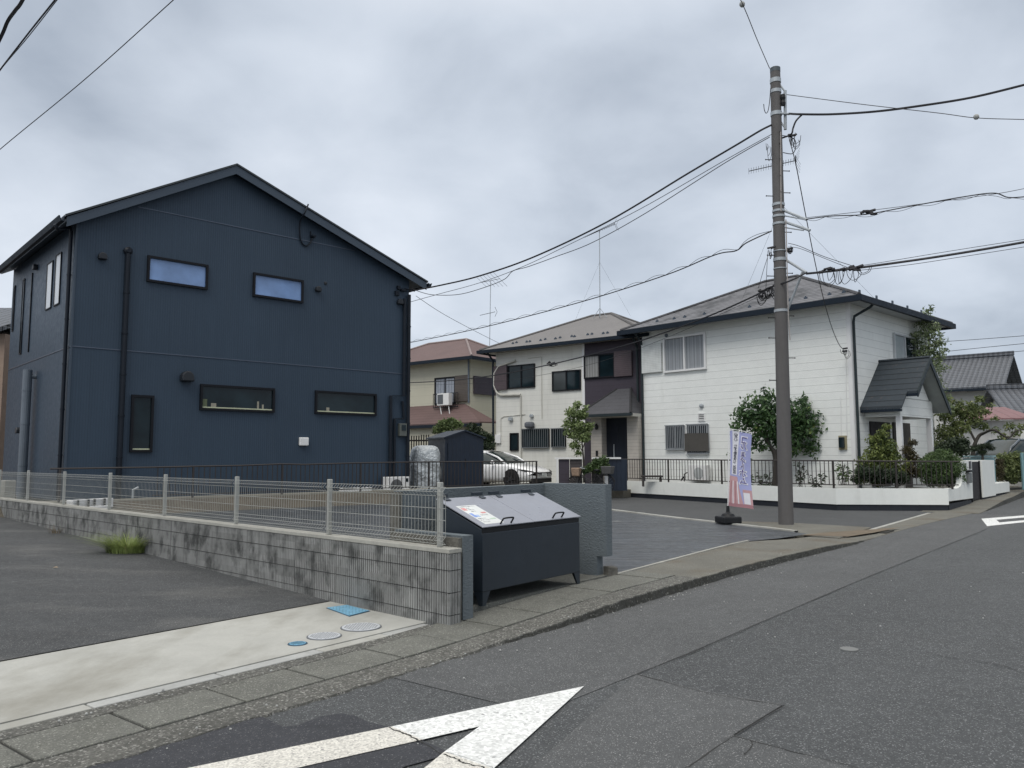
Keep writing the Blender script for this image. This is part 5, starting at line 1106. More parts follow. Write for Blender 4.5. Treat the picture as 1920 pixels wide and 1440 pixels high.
# navy shed
Ys = 27.3; WS = WP(D(833, 860, Ys).xy.to_3d(), 62); WSL = WP(WS.o, -28); sw = WS.sz(908, 850)[0]; sl = WSL.sz(801, 850)[0]; ze = WS.sz(834, 818)[1]; zr = WS.sz(870, 806)[1]
root = thing('garden_shed', 'dark navy metal garden shed with a low pitched roof beside the navy house', 'shed', tuple(WS.P(0, YZ-.1)))
if WS.n.y > 0: WS.n = -WS.n
mb = MB(); mb.prism([WS.P(.03, YZ-.1), WS.P(sw-.03, YZ-.1), WS.P(sw-.03, ze-.05), WS.P(sw/2, zr-.06), WS.P(.03, ze-.05)], -WS.n*sl); finish('wall', mb, mShed, root)
for (a, b, za_, zb2) in ((-.04, sw/2, ze-.03, zr), (sw/2+.001, sw+.04, zr, ze-.03)):
    mb = MB(); mb.prism([WS.P(a, za_, .08), WS.P(b, zb2, .08), WS.P(b, zb2-.05, .08), WS.P(a, za_-.05, .08)], -WS.n*(sl+.14)); finish('roof', mb, mShed, root)
mb = MB(); mb.wbox(WS, .12, sw-.12, YZ, ze-.22, .002, .03); dr = finish('door', mb, mShed, root); mb = MB(); mb.wbox(WS, sw*.5, sw*.5+.03, 1.2, 1.5, .031, .06); finish('handle', mb, mBlackMetal, dr)
# brown slat fence behind
Yf = 31; root = thing('slat_fence', 'short dark brown slat fence between the navy house and the shed', 'fence', tuple(D(785, 850, Yf).xy.to_3d()))
for k in range(9):
    p = D(767+4.6*k, 830, Yf); mb = MB(); t_ = D(785, 817 if k < 5 else 815, Yf).z; mb.box((p.x, Yf, (.4+t_)/2), .045, .03, t_-.4); finish('slat', mb, mBrownRail, root, uv=False)
p = D(786, 826, Yf)
for z in (D(785, 826, Yf).z, 1.0): mb = MB(); mb.box((p.x, Yf+.035, z), 1.0, .03, .06); finish('rail', mb, mBrownRail, root, uv=False)

# ---- low gate screens of the beige house and the step
Yg = 29.2
def screen(label, xs, frames, panels):
    rt = thing('gate_screen', label, 'gate screen', tuple(D(xs[0], 900, Yg).xy.to_3d()+Vector((0, 0, .3))))
    for (x0, y0, x1, y1) in frames:
        a, b = D(x0, y0, Yg), D(x1, y1, Yg); mb = MB(); mb.box(((a.x+b.x)/2, Yg, (a.z+b.z)/2), b.x-a.x, .12, a.z-b.z); finish('frame', mb, mWhitePl, rt, uv=False)
    for (x0, y0, x1, y1, m) in panels:
        a, b = D(x0, y0, Yg+.05), D(x1, y1, Yg+.05); mb = MB(); mb.box(((a.x+b.x)/2, Yg+.05, (a.z+b.z)/2), b.x-a.x, .05, a.z-b.z); finish('panel', mb, m, rt)
mSlat = M('slats_brown', (.055, .048, .048), .6, lines=(('v', .16, .1, .6, .006),))
screen('low screen with a white frame, a plum panel and brown slats beside the white car', (1040, 1092), ((1040, 858, 1092, 860.5), (1043, 860.6, 1047, 920)), ((1047.5, 861, 1068, 920, mPlum), (1068.3, 861, 1092, 920, mSlat)))
screen('low screen with a white post and dark panel behind the bicycle baskets', (1110, 1175), ((1110, 857.5, 1164, 860.5), (1133, 860.6, 1140, 922)), ((1141, 861, 1176, 920, mShed), (1109, 861, 1131, 912, mSlat)))
p = D(1152, 925, 30); mb = MB(); mb.box((p.x-.35, 30.6, .16), 2.0, .9, .30, -30); mb.base = (p.x, 30.6, .01); tag(finish('entrance_step', mb, mWalk, bevel=.01), 'concrete entrance step at the left end of the white garden wall', 'step')
p = D(1160, 915, 30.4); mb = MB(); mb.box((p.x-.2, 30.95, .39), 1.3, .5, .16, -30); mb.base = (p.x, 30.95, .31); tag(finish('entrance_step', mb, mStuccoEdge, bevel=.01), 'upper dark step behind the lower entrance step', 'step')

# ---- cars
def car(label, P0, hd, mat, zg, prof, L_=4.6, plate=None, roofx=(.75, 2.25), wheels=(.95, 3.66)):
    """P0: rear centre point; hd: heading unit vector. prof: station table"""
    hd = Vector(hd).normalized(); rt_ = Vector((hd.y, -hd.x, 0)); up = Vector((0, 0, 1))
    def Q(x, y, z): p = Vector((P0[0], P0[1], zg))+hd*x+rt_*y+up*z; return p
    root = thing('parked_car', label, 'car', tuple(Q(L_/2, 0, 0)))
    xs = np.linspace(0, L_, 42); f = lambda k: [float(np.interp(x, [a[0] for a in prof], [a[k] for a in prof])) for x in xs]
    hw, zb2, zt2 = f(1), f(2), f(3)
    mb = MB(); nn = 14
    for x, w, b, t in zip(xs, hw, zb2, zt2):
        sec = [(-w*.80, b), (-w*.95, b+.06), (-w, b+.22), (-w*1.0, b+(t-b)*.55), (-w*.965, t-.10), (-w*.90, t-.03), (-w*.55, t+.015)]
        sec += [(-y, z) for y, z in sec[::-1]]
        for (y, z) in sec: mb.v.append(tuple(Q(x, y, z)))
    for i in range(len(xs)-1):
        for j in range(nn): mb.f.append((i*nn+j, i*nn+(j+1) % nn, (i+1)*nn+(j+1) % nn, (i+1)*nn+j))
    mb.f.append(tuple(range(nn))[::-1]); mb.f.append(tuple((len(xs)-1)*nn+j for j in range(nn)))
    finish('body', mb, mat, root, smooth=True, uv=False)
    gx = [(a[0], a[4], a[5], a[6]) for a in prof if a[4] is not None]
    xs2 = np.linspace(gx[0][0], gx[-1][0], 26); mb = MB(); tops = []
    for x in xs2:
        wb, wt, zt3 = (float(np.interp(x, [g[0] for g in gx], [g[k] for g in gx])) for k in (1, 2, 3)); zb3 = float(np.interp(x, xs, zt2))-.04
        zt3 = max(zt3, zb3+.02); tops.append((x, wt, zt3)); sec = [(-wb, zb3), (-(wb+wt)/2*1.02, (zb3+zt3)/2+.02), (-wt, zt3-.02), (-wt*.5, zt3+.02), (wt*.5, zt3+.02), (wt, zt3-.02), ((wb+wt)/2*1.02, (zb3+zt3)/2+.02), (wb, zb3)]
        for y, z in sec: mb.v.append(tuple(Q(x, y, z)))
    for i in range(len(xs2)-1):
        for j in range(7): mb.f.append((i*8+j, i*8+j+1, (i+1)*8+j+1, (i+1)*8+j))
    mb.f.append(tuple(range(8))[::-1]); mb.f.append(tuple((len(xs2)-1)*8+j for j in range(8)))
    finish('windows', mb, mCarGl, root, smooth=True, uv=False)
    mb = MB(); tt = [t for t in tops if roofx[0] <= t[0] <= roofx[1]]
    for (x, w, z) in tt:
        for y, dz in ((-w*1.03, -.045), (-w*1.02, .0), (-w*.5, .042), (w*.5, .042), (w*1.02, .0), (w*1.03, -.045)): mb.v.append(tuple(Q(x, y, z+dz)))
    for i in range(len(tt)-1):
        for j in range(5): mb.f.append((i*6+j, i*6+j+1, (i+1)*6+j+1, (i+1)*6+j))
    finish('roof', mb, mat, root, smooth=True, uv=False)
    for sg in (-1, 1):
        mb = MB(); wbF = gx[-1][1]; mb.tube([Q(gx[-1][0]-.02, sg*wbF*.99, float(np.interp(gx[-1][0], xs, zt2))-.04), Q((gx[-1][0]+roofx[1])/2+.05, sg*(wbF+tt[-1][1])/2*1.02, (tt[-1][2]+float(np.interp(gx[-1][0], xs, zt2)))/2+.02), Q(tt[-1][0], sg*tt[-1][1]*1.02, tt[-1][2]-.01)], .045, 6)
        mb.tube([Q(tt[0][0], sg*tt[0][1]*1.02, tt[0][2]-.01), Q(gx[0][0]+.1, sg*gx[0][1]*.98, float(np.interp(gx[0][0], xs, zt2))-.02)], .06, 6); finish('pillar', mb, mat, root, smooth=True, uv=False)
        xm = gx[-1][0]-.55; mb = MB(); c = Q(xm, sg*(hw[20]+.09), float(np.interp(xm, xs, zt2))+.05); mb.lathe(c-hd*.06, [(.05, 0), (.08, .05), (.07, .12)], 10, hd); finish('mirror', mb, mat, root, smooth=True, uv=False)
        for wx in wheels:
            w = float(np.interp(wx, xs, hw)); ax = rt_*sg; c = Q(wx, sg*(w-.20), .33)
            mb = MB(); mb.lathe(Q(wx, sg*(w-.03), .35), [(.385, 0), (.385, .034)], 28, ax); finish('wheel_arch', mb, mTyre, root, uv=False)
            mb = MB(); mb.lathe(c, [(.30, 0), (.33, .03), (.33, .20), (.31, .215), (.235, .22)], 28, ax); wh = finish('wheel', mb, mTyre, root, smooth=False, uv=False)
            mb = MB(); mb.lathe(c+ax*.205, [(.235, 0), (.235, .012), (.20, .004)], 24, ax)
            for k in range(5):
                th = 2*math.pi*k/5; v = hd*math.cos(th)+up*math.sin(th); mb.tube([c+ax*.222, c+ax*.226+v*.215], .028, 5)
            finish('rim', mb, mRim, wh, uv=False)
    wF = float(np.interp(L_-.18, xs, hw)); mb = MB()
    zh = float(np.interp(L_-.3, xs, zt2))
    for sg in (-1, 1):
        mb = MB(); mb.tube([Q(L_-.62, sg*(float(np.interp(L_-.62, xs, hw))*.985), zh-.02), Q(L_-.30, sg*float(np.interp(L_-.30, xs, hw))*.99, zh-.07), Q(L_-.06, sg*float(np.interp(L_-.06, xs, hw))*.93, zh-.12)], [.012, .035, .025], 6); finish('headlight', mb, mBlackMetal, root, uv=False)
    mb = MB(); mb.tube([Q(L_-.05, -.62, zh-.13), Q(L_+.015, -.3, zh-.15), Q(L_+.015, .3, zh-.15), Q(L_-.05, .62, zh-.13)], .016, 6); finish('grille_line', mb, mBlackMetal, root, uv=False)
    mb = MB(); mb.prism([Q(L_-.10, -.70, .20), Q(L_+.025, -.45, .20), Q(L_+.025, .45, .20), Q(L_-.10, .70, .20)], up*.16); finish('lower_grille', mb, mTyre, root, uv=False)
    if plate:
        mb = MB(); mb.prism([Q(L_+.028, .165, .40), Q(L_+.028, -.165, .40), Q(L_+.028, -.165, .565), Q(L_+.028, .165, .565)], hd*.008); pl = finish('number_plate', mb, mPlateW, root, uv=False)
        text_mesh(plate, .105, Q(L_+.037, .15, .42), -rt_, up, mInk, pl); text_mesh('所沢 500', .04, Q(L_+.037, .08, .52), -rt_, up, mInk, pl)
    return root
# station: x, half width, underside z, belt z, glass half width at belt, at roof, roof z
hatch = [(0, .70, .42, .98, None, None, None), (.12, .78, .34, 1.02, .66, .50, 1.04), (.5, .86, .24, 1.02, .74, .52, 1.26), (1.0, .89, .20, 1.0, .80, .56, 1.39), (1.8, .89, .19, .97, .82, .58, 1.43), (2.3, .89, .19, .95, .82, .57, 1.38),
         (2.8, .89, .19, .94, .81, .60, 1.18), (3.35, .885, .19, .93, .74, .66, .94), (3.7, .88, .20, .88, None, None, None), (4.1, .86, .22, .80, None, None, None), (4.4, .80, .26, .70, None, None, None), (4.54, .70, .32, .62, None, None, None), (4.6, .55, .38, .56, None, None, None)]
h_ = Vector((.80, -.60, 0)).normalized(); Pw = D(960.5, 900, 31.0); rs = Vector((h_.y, -h_.x, 0))
P0 = Vector((Pw.x, 31.0, 0)) - rs*.80 - h_*3.66
car('white hatchback car parked nose out in front of the beige house', P0, h_, mCarW, .36, hatch, plate='20-51')
wag = [(0, .80, .40, 1.12, None, None, None), (.1, .86, .30, 1.14, .76, .66, 1.62), (.6, .89, .24, 1.14, .80, .68, 1.72), (2.8, .89, .22, 1.10, .80, .66, 1.72), (3.3, .88, .22, 1.06, .76, .64, 1.30), (3.6, .87, .22, 1.03, .72, .66, 1.06), (4.2, .80, .26, .85, None, None, None), (4.4, .66, .34, .66, None, None, None)]
Pv = D(1842, 850, 31.6); hv = Vector((-.94, -.34, 0)).normalized(); rv = Vector((hv.y, -hv.x, 0))
P0 = Vector((Pv.x, 31.6, 0)) - hv*4.0; dz_ = D(1880, 822.5, 32).z-1.76
car('dark green estate car mostly hidden behind the hedge at the right edge', P0, hv, mCarD, max(.2, dz_), wag, L_=4.4, roofx=(.1, 2.9), wheels=(.85, 3.5))

# ---- bicycle
def bicycle(label, c, az):
    a = rad(az); f = Vector((math.cos(a), math.sin(a), 0)); up = Vector((0, 0, 1)); sd_ = Vector((-f.y, f.x, 0)); rt = thing('bicycle', label, 'bicycle', tuple(c)); c = Vector(c)
    Fw, Rw = c+f*.55+up*.33, c-f*.55+up*.33
    for w in (Fw, Rw):
        mb = MB(); mb.tube([w+f*(.32*math.cos(t))+up*(.32*math.sin(t)) for t in np.linspace(0, 2*math.pi, 25)], .016, 6, cap=False); wh = finish('wheel', mb, mTyre, rt, uv=False)
        mb = MB()
        for t in np.linspace(0, math.pi, 9)[:-1]: d = f*math.cos(t)+up*math.sin(t); mb.tube([w-d*.31, w+d*.31], .0018, 3)
        mb.tube([w-sd_*.04, w+sd_*.04], .02, 6); finish('spokes', mb, mSteel, wh, uv=False)
        mb = MB(); mb.tube([w+f*(.36*math.cos(t))+up*(.36*math.sin(t)) for t in np.linspace(.3, 2.9, 14)], .018, 5); finish('mudguard', mb, mBlackMetal, rt, uv=False)
    bb = c-f*.08+up*.28; st = c-f*.22+up*.78; hd_ = c+f*.36+up*.82; hl = c+f*.42+up*.62; mb = MB()
    for p, q in ((bb, st), (bb, hl), (bb, Rw), (st-up*.12, Rw), (hl, hd_), (hl, Fw), (bb+up*.1, hl+up*.05)): mb.tube([p, q], .016, 6)
    finish('frame', mb, mBlackMetal, rt, uv=False)
    mb = MB(); mb.tube([hd_-f*.22+sd_*.27+up*.06, hd_-f*.02+sd_*.24+up*.10, hd_+up*.12, hd_-f*.02-sd_*.24+up*.10, hd_-f*.22-sd_*.27+up*.06], .012, 6); finish('handlebar', mb, mSteel, rt, uv=False)
    mb = MB(); mb.lathe(st+up*.0, [(.05, 0), (.11, .03), (.10, .07), (.03, .09)], 12); finish('saddle', mb, mBlackMetal, rt, smooth=True, uv=False)
    def basket(q, w, l, h, m, nm):
        mb = MB(); b = [q-f*l*.4-sd_*w*.4, q+f*l*.4-sd_*w*.4, q+f*l*.4+sd_*w*.4, q-f*l*.4+sd_*w*.4]; t = [q-f*l*.5-sd_*w*.5+up*h, q+f*l*.5-sd_*w*.5+up*h, q+f*l*.5+sd_*w*.5+up*h, q-f*l*.5+sd_*w*.5+up*h]; mb.hexa(b+t); return finish(nm, mb, m, rt, bevel=.03)
    basket(Fw+up*.28+f*.02, .36, .34, .30, M('basket_cover_tan', (.30, .21, .15), .7, ((6., .2, one),), (20, .8, .02)), 'front_basket'); basket(Rw+up*.36-f*.08, .38, .42, .28, M('basket_grey', (.12, .12, .12), .6, lines=(('u', .03, .2, .5, .004), ('v', .03, .2, .5, .004))), 'rear_basket')
    return rt
c = D(1109, 905, 28.6); bicycle('bicycle with a tan covered front basket and grey rear basket by the low screens', (c.x, 28.6, .10 if 0 else D(1109, 925, 28.6).z), 152)

# ---- banner flag
FB = G(1365.5, 981, .125); rt = thing('banner_flag', 'lavender advertising banner on a thin white pole in a black base by the dark sheet', 'banner', tuple(FB))
mb = MB(); mb.box(FB+Vector((0, 0, .075)), .43, .43, .15, 12); finish('base_weight', mb, mBlackMetal, rt, bevel=.03)
mb = MB(); mb.lathe(FB+Vector((0, 0, .15)), [(.15, 0), (.12, .05), (.06, .07), (.04, .09), (.03, .22)], 16); finish('base_cone', mb, mBlackMetal, rt, smooth=False)
pt = D(1366.5, 801, FB.y-.02); mb = MB(); mb.tube([FB+Vector((-.0, 0, .2)), pt], .014, 8, r2=.011); finish('flag_pole', mb, mWhitePl, rt, uv=False)
top0 = D(1368, 806.5, FB.y); botz = D(1370, 948, FB.y).z; Hb = top0.z-botz; Wb = .53
fx = Vector((.70, -.71, 0)).normalized()
def bmap(u, v, off=0.):       # u across 0..1 from the pole, v down 0..1
    ww = Wb*u; y = math.sin(v*3.0+.3)*.05*u; sh = -.10*math.sin(v*math.pi*.95)*u + (.05*u*v)
    base = Vector((pt.x+(FB.x-pt.x)*v*.9+.02, pt.y, top0.z)) + fx*(ww+sh) + Vector((.71, .70, 0))*(y+.035*math.sin(u*5+v*4)) + Vector((0, 0, -.10*u*(1-v*.5)))
    return base - Vector((0, 0, Hb*v)) - Vector((.71, .70, 0))*off
def bpatch(name, u0, v0, u1, v1, mat, off=0., parent=None, nu=14, nv=40, skew=None, thick=.0):
    mb = MB()
    for j in range(nv+1):
        for i in range(nu+1):
            u, v = u0+(u1-u0)*i/nu, v0+(v1-v0)*j/nv
            if skew: u, v = skew(i/nu, j/nv)
            mb.v.append(tuple(bmap(u, v, off)))
    for j in range(nv):
        for i in range(nu): a = j*(nu+1)+i; mb.f.append((a, a+1, a+nu+2, a+nu+1))
    return finish(name, mb, mat, parent or rt, smooth=True, uv=False)
mLav = M('cloth_lavender', (.34, .36, .60), .7, ((1.5, .10, one),)); mPink = M('cloth_pink', (.48, .29, .30), .7, ((6, .12, one),)); mPinkD = M('cloth_rose', (.34, .17, .19), .7); mWh = M('cloth_white', (.68, .68, .72), .7)
cl = bpatch('cloth', 0, 0, 1, 1, mLav)
bpatch('white_ribbon', .10, .0, .40, .58, mWh, .004, cl, 6, 30)
bpatch('picture', 0, .60, .62, 1.0, mPink, .004, cl, 8, 16, skew=lambda a, b: (a*(.42+.20*b), .60+.40*b))
bpatch('picture', .6, .74, 1, 1, mPink, .004, cl, 6, 12, skew=lambda a, b: (.62+(a*.38), .76+.24*b))
bpatch('picture_gable', .64, .80, .9, .95, mWh, .007, cl, 4, 4)
for k in range(4): bpatch('picture_column', .08+k*.11, .66, .12+k*.11, .96, (mPinkD, mWh)[k % 2], .007, cl, 1, 10)
bpatch('picture_base', 0, .955, 1, 1, mPinkD, .008, cl, 8, 2)
def btext(ch, u, v, size, mat, off, fat=0.):
    cu = bpy.data.curves.new('t', 'FONT'); cu.body = ch; cu.size = 1; cu.offset = fat; cu.align_x = 'CENTER'; cu.resolution_u = 2
    ob = bpy.data.objects.new('t', cu); COL.objects.link(ob); dg = bpy.context.evaluated_depsgraph_get(); dg.update(); me = ob.evaluated_get(dg).to_mesh(); mb = MB()
    mb.v = [tuple(bmap(u-q.co.x*size/Wb, v-(q.co.y-.35)*size/Hb, off)) for q in me.vertices]; mb.f = [tuple(p.vertices) for p in me.polygons]; bpy.data.objects.remove(ob)
    if mb.f: finish('lettering', mb, mat, cl, uv=False)
mPurp = M('ink_purple', (.07, .04, .22), .6)
for ch, v, s_ in (('コ', .10, .13), ('ル', .175, .13), ('東', .285, .07), ('ス', .335, .10), ('イ', .385, .10), ('ー' if 0 else '｜', .425, .07), ('ト', .455, .10), ('・', .50, .09), ('ホ', .545, .12), ('｜', .60, .09), ('ム', .645, .12)):
    btext(ch, .68, v, s_*1.75, mWh, .006, .045); btext(ch, .68, v, s_*1.45, mPurp, .010, 0)
for k, ch in enumerate('安心　な不動産のご相談'):
    if ch != '　': btext(ch, .25, .06+k*.048, .10, mInk, .008, .01)
mb = MB(); mb.tube([bmap(0, 0, .0)+Vector((0, 0, .03)), bmap(1, 0, .0)+Vector((0, 0, .03))], .007, 6); finish('top_arm', mb, mWhitePl, rt, uv=False)
for u in (0.02, .5, .98): mb = MB(); mb.tube([bmap(u, 0)+Vector((0, 0, .035)), bmap(u, .012)], .012, 5); finish('loop', mb, mWh, rt, uv=False)

# ================================================================== POLE AND WIRES
PB = G(1474, 983, .045); YP = PB.y; PT = D(1453.3, 128, YP)
def pc(py):                 # pole centre at the height seen at image row py
    k = (py-983)/(128-983); return PB + (PT-PB)*k + Vector((0, 0, 0))
def pz(z): k = (z-PB.z)/(PT.z-PB.z); return PB+(PT-PB)*k
def zr_(py): return D(1460, py, YP).z
root = thing('utility_pole', 'tall grey brown concrete utility pole carrying cables at the street corner', 'utility pole', tuple(PB))
H_ = PT.z-PB.z; RB, RT = .163, .112
def rp(z): return RB+(RT-RB)*(z-PB.z)/H_
mb = MB(); mb.tube([pz(PB.z-.1+(H_+.1)*k/12) for k in range(13)], [rp(PB.z+H_*k/12) for k in range(13)], 28); finish('shaft', mb, mPole, root, smooth=False, uv=False)
mb = MB(); mb.lathe(PT, [(RT+.004, -.10), (RT+.006, .0), (RT*.9, .012)], 24); finish('cap', mb, M('cap_grey', (.07, .085, .095), .5), root)
def band(py, h=.05, r=.012): z = zr_(py); mb = MB(); mb.lathe(pz(z)-Vector((0, 0, h/2)), [(rp(z)+r, 0), (rp(z)+r, h)], 24); return finish('band', mb, mSteel, root)
for y, h in ((152, .10), (172, .08), (214, .09), (384, .06), (396, .05), (406, .05), (420, .05), (471, .025), (487, .07), (504, .025), (583, .06)): band(y, h)
left = Vector((-.97, -.1, 0)); right = Vector((.97, .1, 0)); fr_ = Vector((.2, -.97, 0))
for y, d in ((368, left), (361, right), (435, right), (479, left), (512, right), (518, left), (596, left), (592, right), (634, left), (671, right), (713, left), (300, left), (320, right)):
    z = zr_(y); c = pz(z); mb = MB(); e = c+d*(rp(z)+.16); mb.tube([c+d*(rp(z)-.02), e], .010, 6); mb.lathe(e, [(.017, 0), (.017, .012)], 8, d); finish('step_bolt', mb, mBlackMetal, root)
for y in (250, 272, 300, 331, 362): z = zr_(y); c = pz(z); mb = MB(); mb.tube([c+fr_*(rp(z)), c+fr_*(rp(z)+.05)+Vector((-.03, 0, -.03))], .008, 5); finish('bolt', mb, mBlackMetal, root)
mb = MB(); a, b = D(1457.5, 252, YP), D(1458, 400, YP); mb.tube([a+fr_*(RT+.035)*1.0, b+fr_*(.15)], .014, 6); mb.tube([D(1467, 415, YP)+fr_*.15, D(1471, 600, YP)+fr_*.165, D(1474, 640, YP)+fr_*.165], .012, 6); finish('earth_conduit', mb, mWhitePl if 0 else M('conduit_beige', (.34, .31, .29), .6), root, uv=False)
# top frame with plate, arms
Yt = YP
def arm(p, q, r, mat, nm, flat=None):
    mb = MB(); mb.tube([p, q], r, 4 if flat else 8); return finish(nm, mb, mat, root, uv=False)
arm(D(1472, 170, Yt-.05), D(1472.5, 243, Yt-.05), .035, mSteel, 'rack'); arm(D(1458, 153, Yt), D(1472, 172, Yt-.05), .02, mSteel, 'rack_brace'); arm(D(1460, 222, Yt), D(1473, 242, Yt-.05), .02, mSteel, 'rack_brace'); arm(D(1455, 212, Yt-.1), D(1480, 214, Yt-.1), .025, mSteel, 'rack_bracket')
mb = MB(); p = D(1468, 186, Yt-.1); mb.lathe(p-Vector((0, 0, .15)), [(.05, 0), (.06, .06), (.04, .12), (.06, .18), (.05, .26)], 12); finish('insulator', mb, mBlackMetal, root)
for p, q, r in (((1468, 394), (1513, 412), .032), ((1468, 415), (1519, 432), .032), ((1468, 404), (1511, 412), .016), ((1468, 426), (1507, 432), .016), ((1473, 487), (1512, 511), .03)): arm(D(*p, YP-.03), D(*q, YP-.45), r, mSteel, 'cross_arm')
arm(D(1506, 507, YP-.4), D(1476, 583, YP-.05), .028, mSteel, 'arm_brace')
def wire(label, pts, r=.012, name='overhead_cable', cat='cable', group='overhead cables', ext_=None, mat=None, wrap=None):
    P = [D(*p) for p in pts]; P = smooth_path(P, 8); mb = MB(); mb.tube(P, r, 5, cap=True); mb.base = tuple(P[0])
    if wrap:                  # thin line looping round the cable
        n = len(P); Q = []; L_ = sum((P[i+1]-P[i]).length for i in range(n-1)); per, amp, dn = wrap; acc = 0
        m = int(L_/per*8)
        cum = [0]
        for i in range(n-1): cum.append(cum[-1]+(P[i+1]-P[i]).length)
        for k in range(m+1):
            d = L_*k/m; i = min(n-2, int(np.searchsorted(cum, d))-1 if d > 0 else 0); i = max(i, 0); t = (d-cum[i])/max(1e-6, cum[i+1]-cum[i]); p = P[i].lerp(P[i+1], t)
            Q.append(p+Vector((0, 0, dn*amp*abs(math.sin(math.pi*d/per)))))
        mb.tube(Q, r*.45, 3)
    o = finish(name, mb, mat or mWire, uv=False); return tag(o, label, cat, group)
Yh = 25.0
wire('thick black cable sagging from the pole down to the right corner of the navy house', [(1447, 234, YP), (1425, 245, 17.6), (1380, 272, 18.0), (1290, 325, 18.8), (1140, 415, 20.2), (1000, 482, 21.8), (900, 517, 23.2), (830, 534, 24.2), (768, 546, Yh)], .024)
wire('thin cable just under the thick black cable, ending at the navy house', [(1450, 250, YP), (1360, 300, 17.9), (1200, 392, 19.4), (1060, 462, 21), (980, 500, 22), (900, 530, 23.2), (820, 552, 24.4), (770, 566, Yh)], .008)
wire('third cable from the pole with a drooping splice before the navy house', [(1443, 257, YP), (1360, 305, 17.9), (1210, 400, 19.4), (1110, 455, 20.6), (1040, 482, 21.4), (990, 500, 22), (962, 508, 22.3), (945, 524, 22.6), (905, 540, 23.2), (860, 552, 24), (815, 553, 24.5), (790, 548, 24.8), (770, 540, Yh)], .010)
wire('cable wrapped with a spiral wire running from the pole behind the navy house', [(1447, 433, YP), (1400, 455, 17.9), (1380, 470, 18.2), (1340, 478, 18.8), (1250, 515, 20.5), (1100, 563, 23.5), (950, 603, 27), (860, 624, 30), (770, 642, 33.5)], .015, wrap=(.9, .075, 1))
wire('low thick cable with a dense knot crossing in front of the white and beige houses', [(1512, 511, YP-.45), (1480, 527, 17.4), (1440, 540, 18), (1420, 552, 18.4), (1340, 588, 19.6), (1250, 622, 21.2), (1180, 645, 22.8), (1080, 672, 25), (1000, 690, 27), (930, 703, 29), (850, 713, 31.5), (760, 718, 34)], .020)
wire('very thin line below the knotted cable across the beige house', [(1440, 548, 18), (1300, 612, 20.4), (1180, 660, 22.8), (1080, 690, 25), (960, 712, 28.3), (860, 720, 31.2), (760, 722, 34)], .005)
wire('thick cable leaving the pole top toward the upper right edge', [(1480, 213, YP-.1), (1500, 214, 17), (1560, 214, 16.9), (1640, 209, 16.6), (1720, 199, 16.3), (1820, 183, 16.0), (1920, 159, 15.6), (2010, 135, 15.3)], .026)
wire('thick jumper cable curving from the top right cable down to the pole side', [(1505, 214, 17), (1493, 226, 17.05), (1487, 240, 17.1), (1483, 252, 17.15), (1466, 259, YP)], .020, group='jumper cables at the pole top')
wire('thin hooked cable end left of the pole top', [(1445, 165, YP-.1), (1443, 190, YP-.1), (1440, 208, YP-.1), (1436, 212, YP-.1), (1433, 205, YP-.1), (1432, 195, YP-.1)], .009, group='jumper cables at the pole top')
wire('short black jumper from the pole side to the hanging splice', [(1463, 254, YP-.1), (1478, 256, YP-.1), (1490, 262, YP-.1), (1492, 275, YP-.1), (1486, 288, YP-.1), (1468, 286, YP-.1)], .010, group='jumper cables at the pole top')
wire('thin wire with a ball insulator leaving the pole top to the right edge', [(1472, 177, Yt), (1620, 196, 16.6), (1760, 212, 16), (1830, 221, 15.7), (1920, 224, 15.4), (2000, 226, 15.1)], .008)
wire('cable with looped wraps leaving the middle arms toward the right edge', [(1511, 411, YP-.45), (1560, 405, 16.6), (1622, 402, 16.4), (1700, 388, 16.1), (1800, 370, 15.8), (1862, 362, 15.6), (1890, 370, 15.5), (1920, 369, 15.4), (2000, 362, 15.1)], .012, wrap=(.6, .06, -1))
wire('upper thin messenger of the looped cable at the right edge', [(1513, 408, YP-.45), (1620, 396, 16.4), (1760, 378, 16), (1870, 363, 15.6), (1930, 352, 15.4), (2000, 342, 15.2)], .006)
wire('thick bundled cable from the lowest arm toward the right edge', [(1512, 513, YP-.45), (1560, 508, 16.6), (1640, 498, 16.4), (1740, 484, 16.1), (1840, 468, 15.8), (1920, 454, 15.6), (2000, 440, 15.3)], .026)
wire('thin line just above the bundled cable at right', [(1540, 509, 16.6), (1640, 494, 16.4), (1780, 471, 16), (1920, 449, 15.6), (2000, 437, 15.3)], .006)
wire('thin line just below the bundled cable at right', [(1600, 508, 16.6), (1700, 497, 16.3), (1800, 482, 16), (1920, 463, 15.6), (2000, 449, 15.3)], .006)
wire('steep thin wire from the pole top down to the wall of the white house', [(1480, 262, YP), (1492, 307, 17.4), (1510, 400, 18.2), (1530, 500, 19.6), (1548, 575, 21.5), (1562, 620, 23), (1574, 647, 24.6), (1582, 655, 25.4)], .011)
wire('thin wire from the ball insulator down to the pole top', [(1443, 128, Yt), (1420, 75, 16), (1402, 30, 15), (1385, -10, 14), (1368, -60, 13)], .009)
for (x, y, Y_, lab) in ((1392, 10, 14.6, 'round pale insulator ball on the wire above the pole'), (1831, 221, 15.7, 'round pale insulator ball on the thin wire at upper right')):
    mb = MB(); c = D(x, y, Y_); mb.lathe(c-Vector((.05, 0, 0)), [(.02, 0), (.05, .02), (.06, .05), (.05, .08), (.02, .10)], 14, Vector((.9, 0, .4))); mb.base = tuple(c); tag(finish('wire_insulator', mb, mKerbst, uv=False), lab, 'insulator')
wire('thin wire crossing the upper left corner of the sky diagonally', [(-120, 385, 14), (0, 280, 13), (160, 148, 11.8), (325, 0, 10.6), (430, -95, 9.8)], .007)
wire('pair of close cables crossing the top left corner', [(-60, 210, 12), (0, 131, 11), (55, 60, 10.2), (106, -4, 9.4), (160, -75, 8.8)], .011)
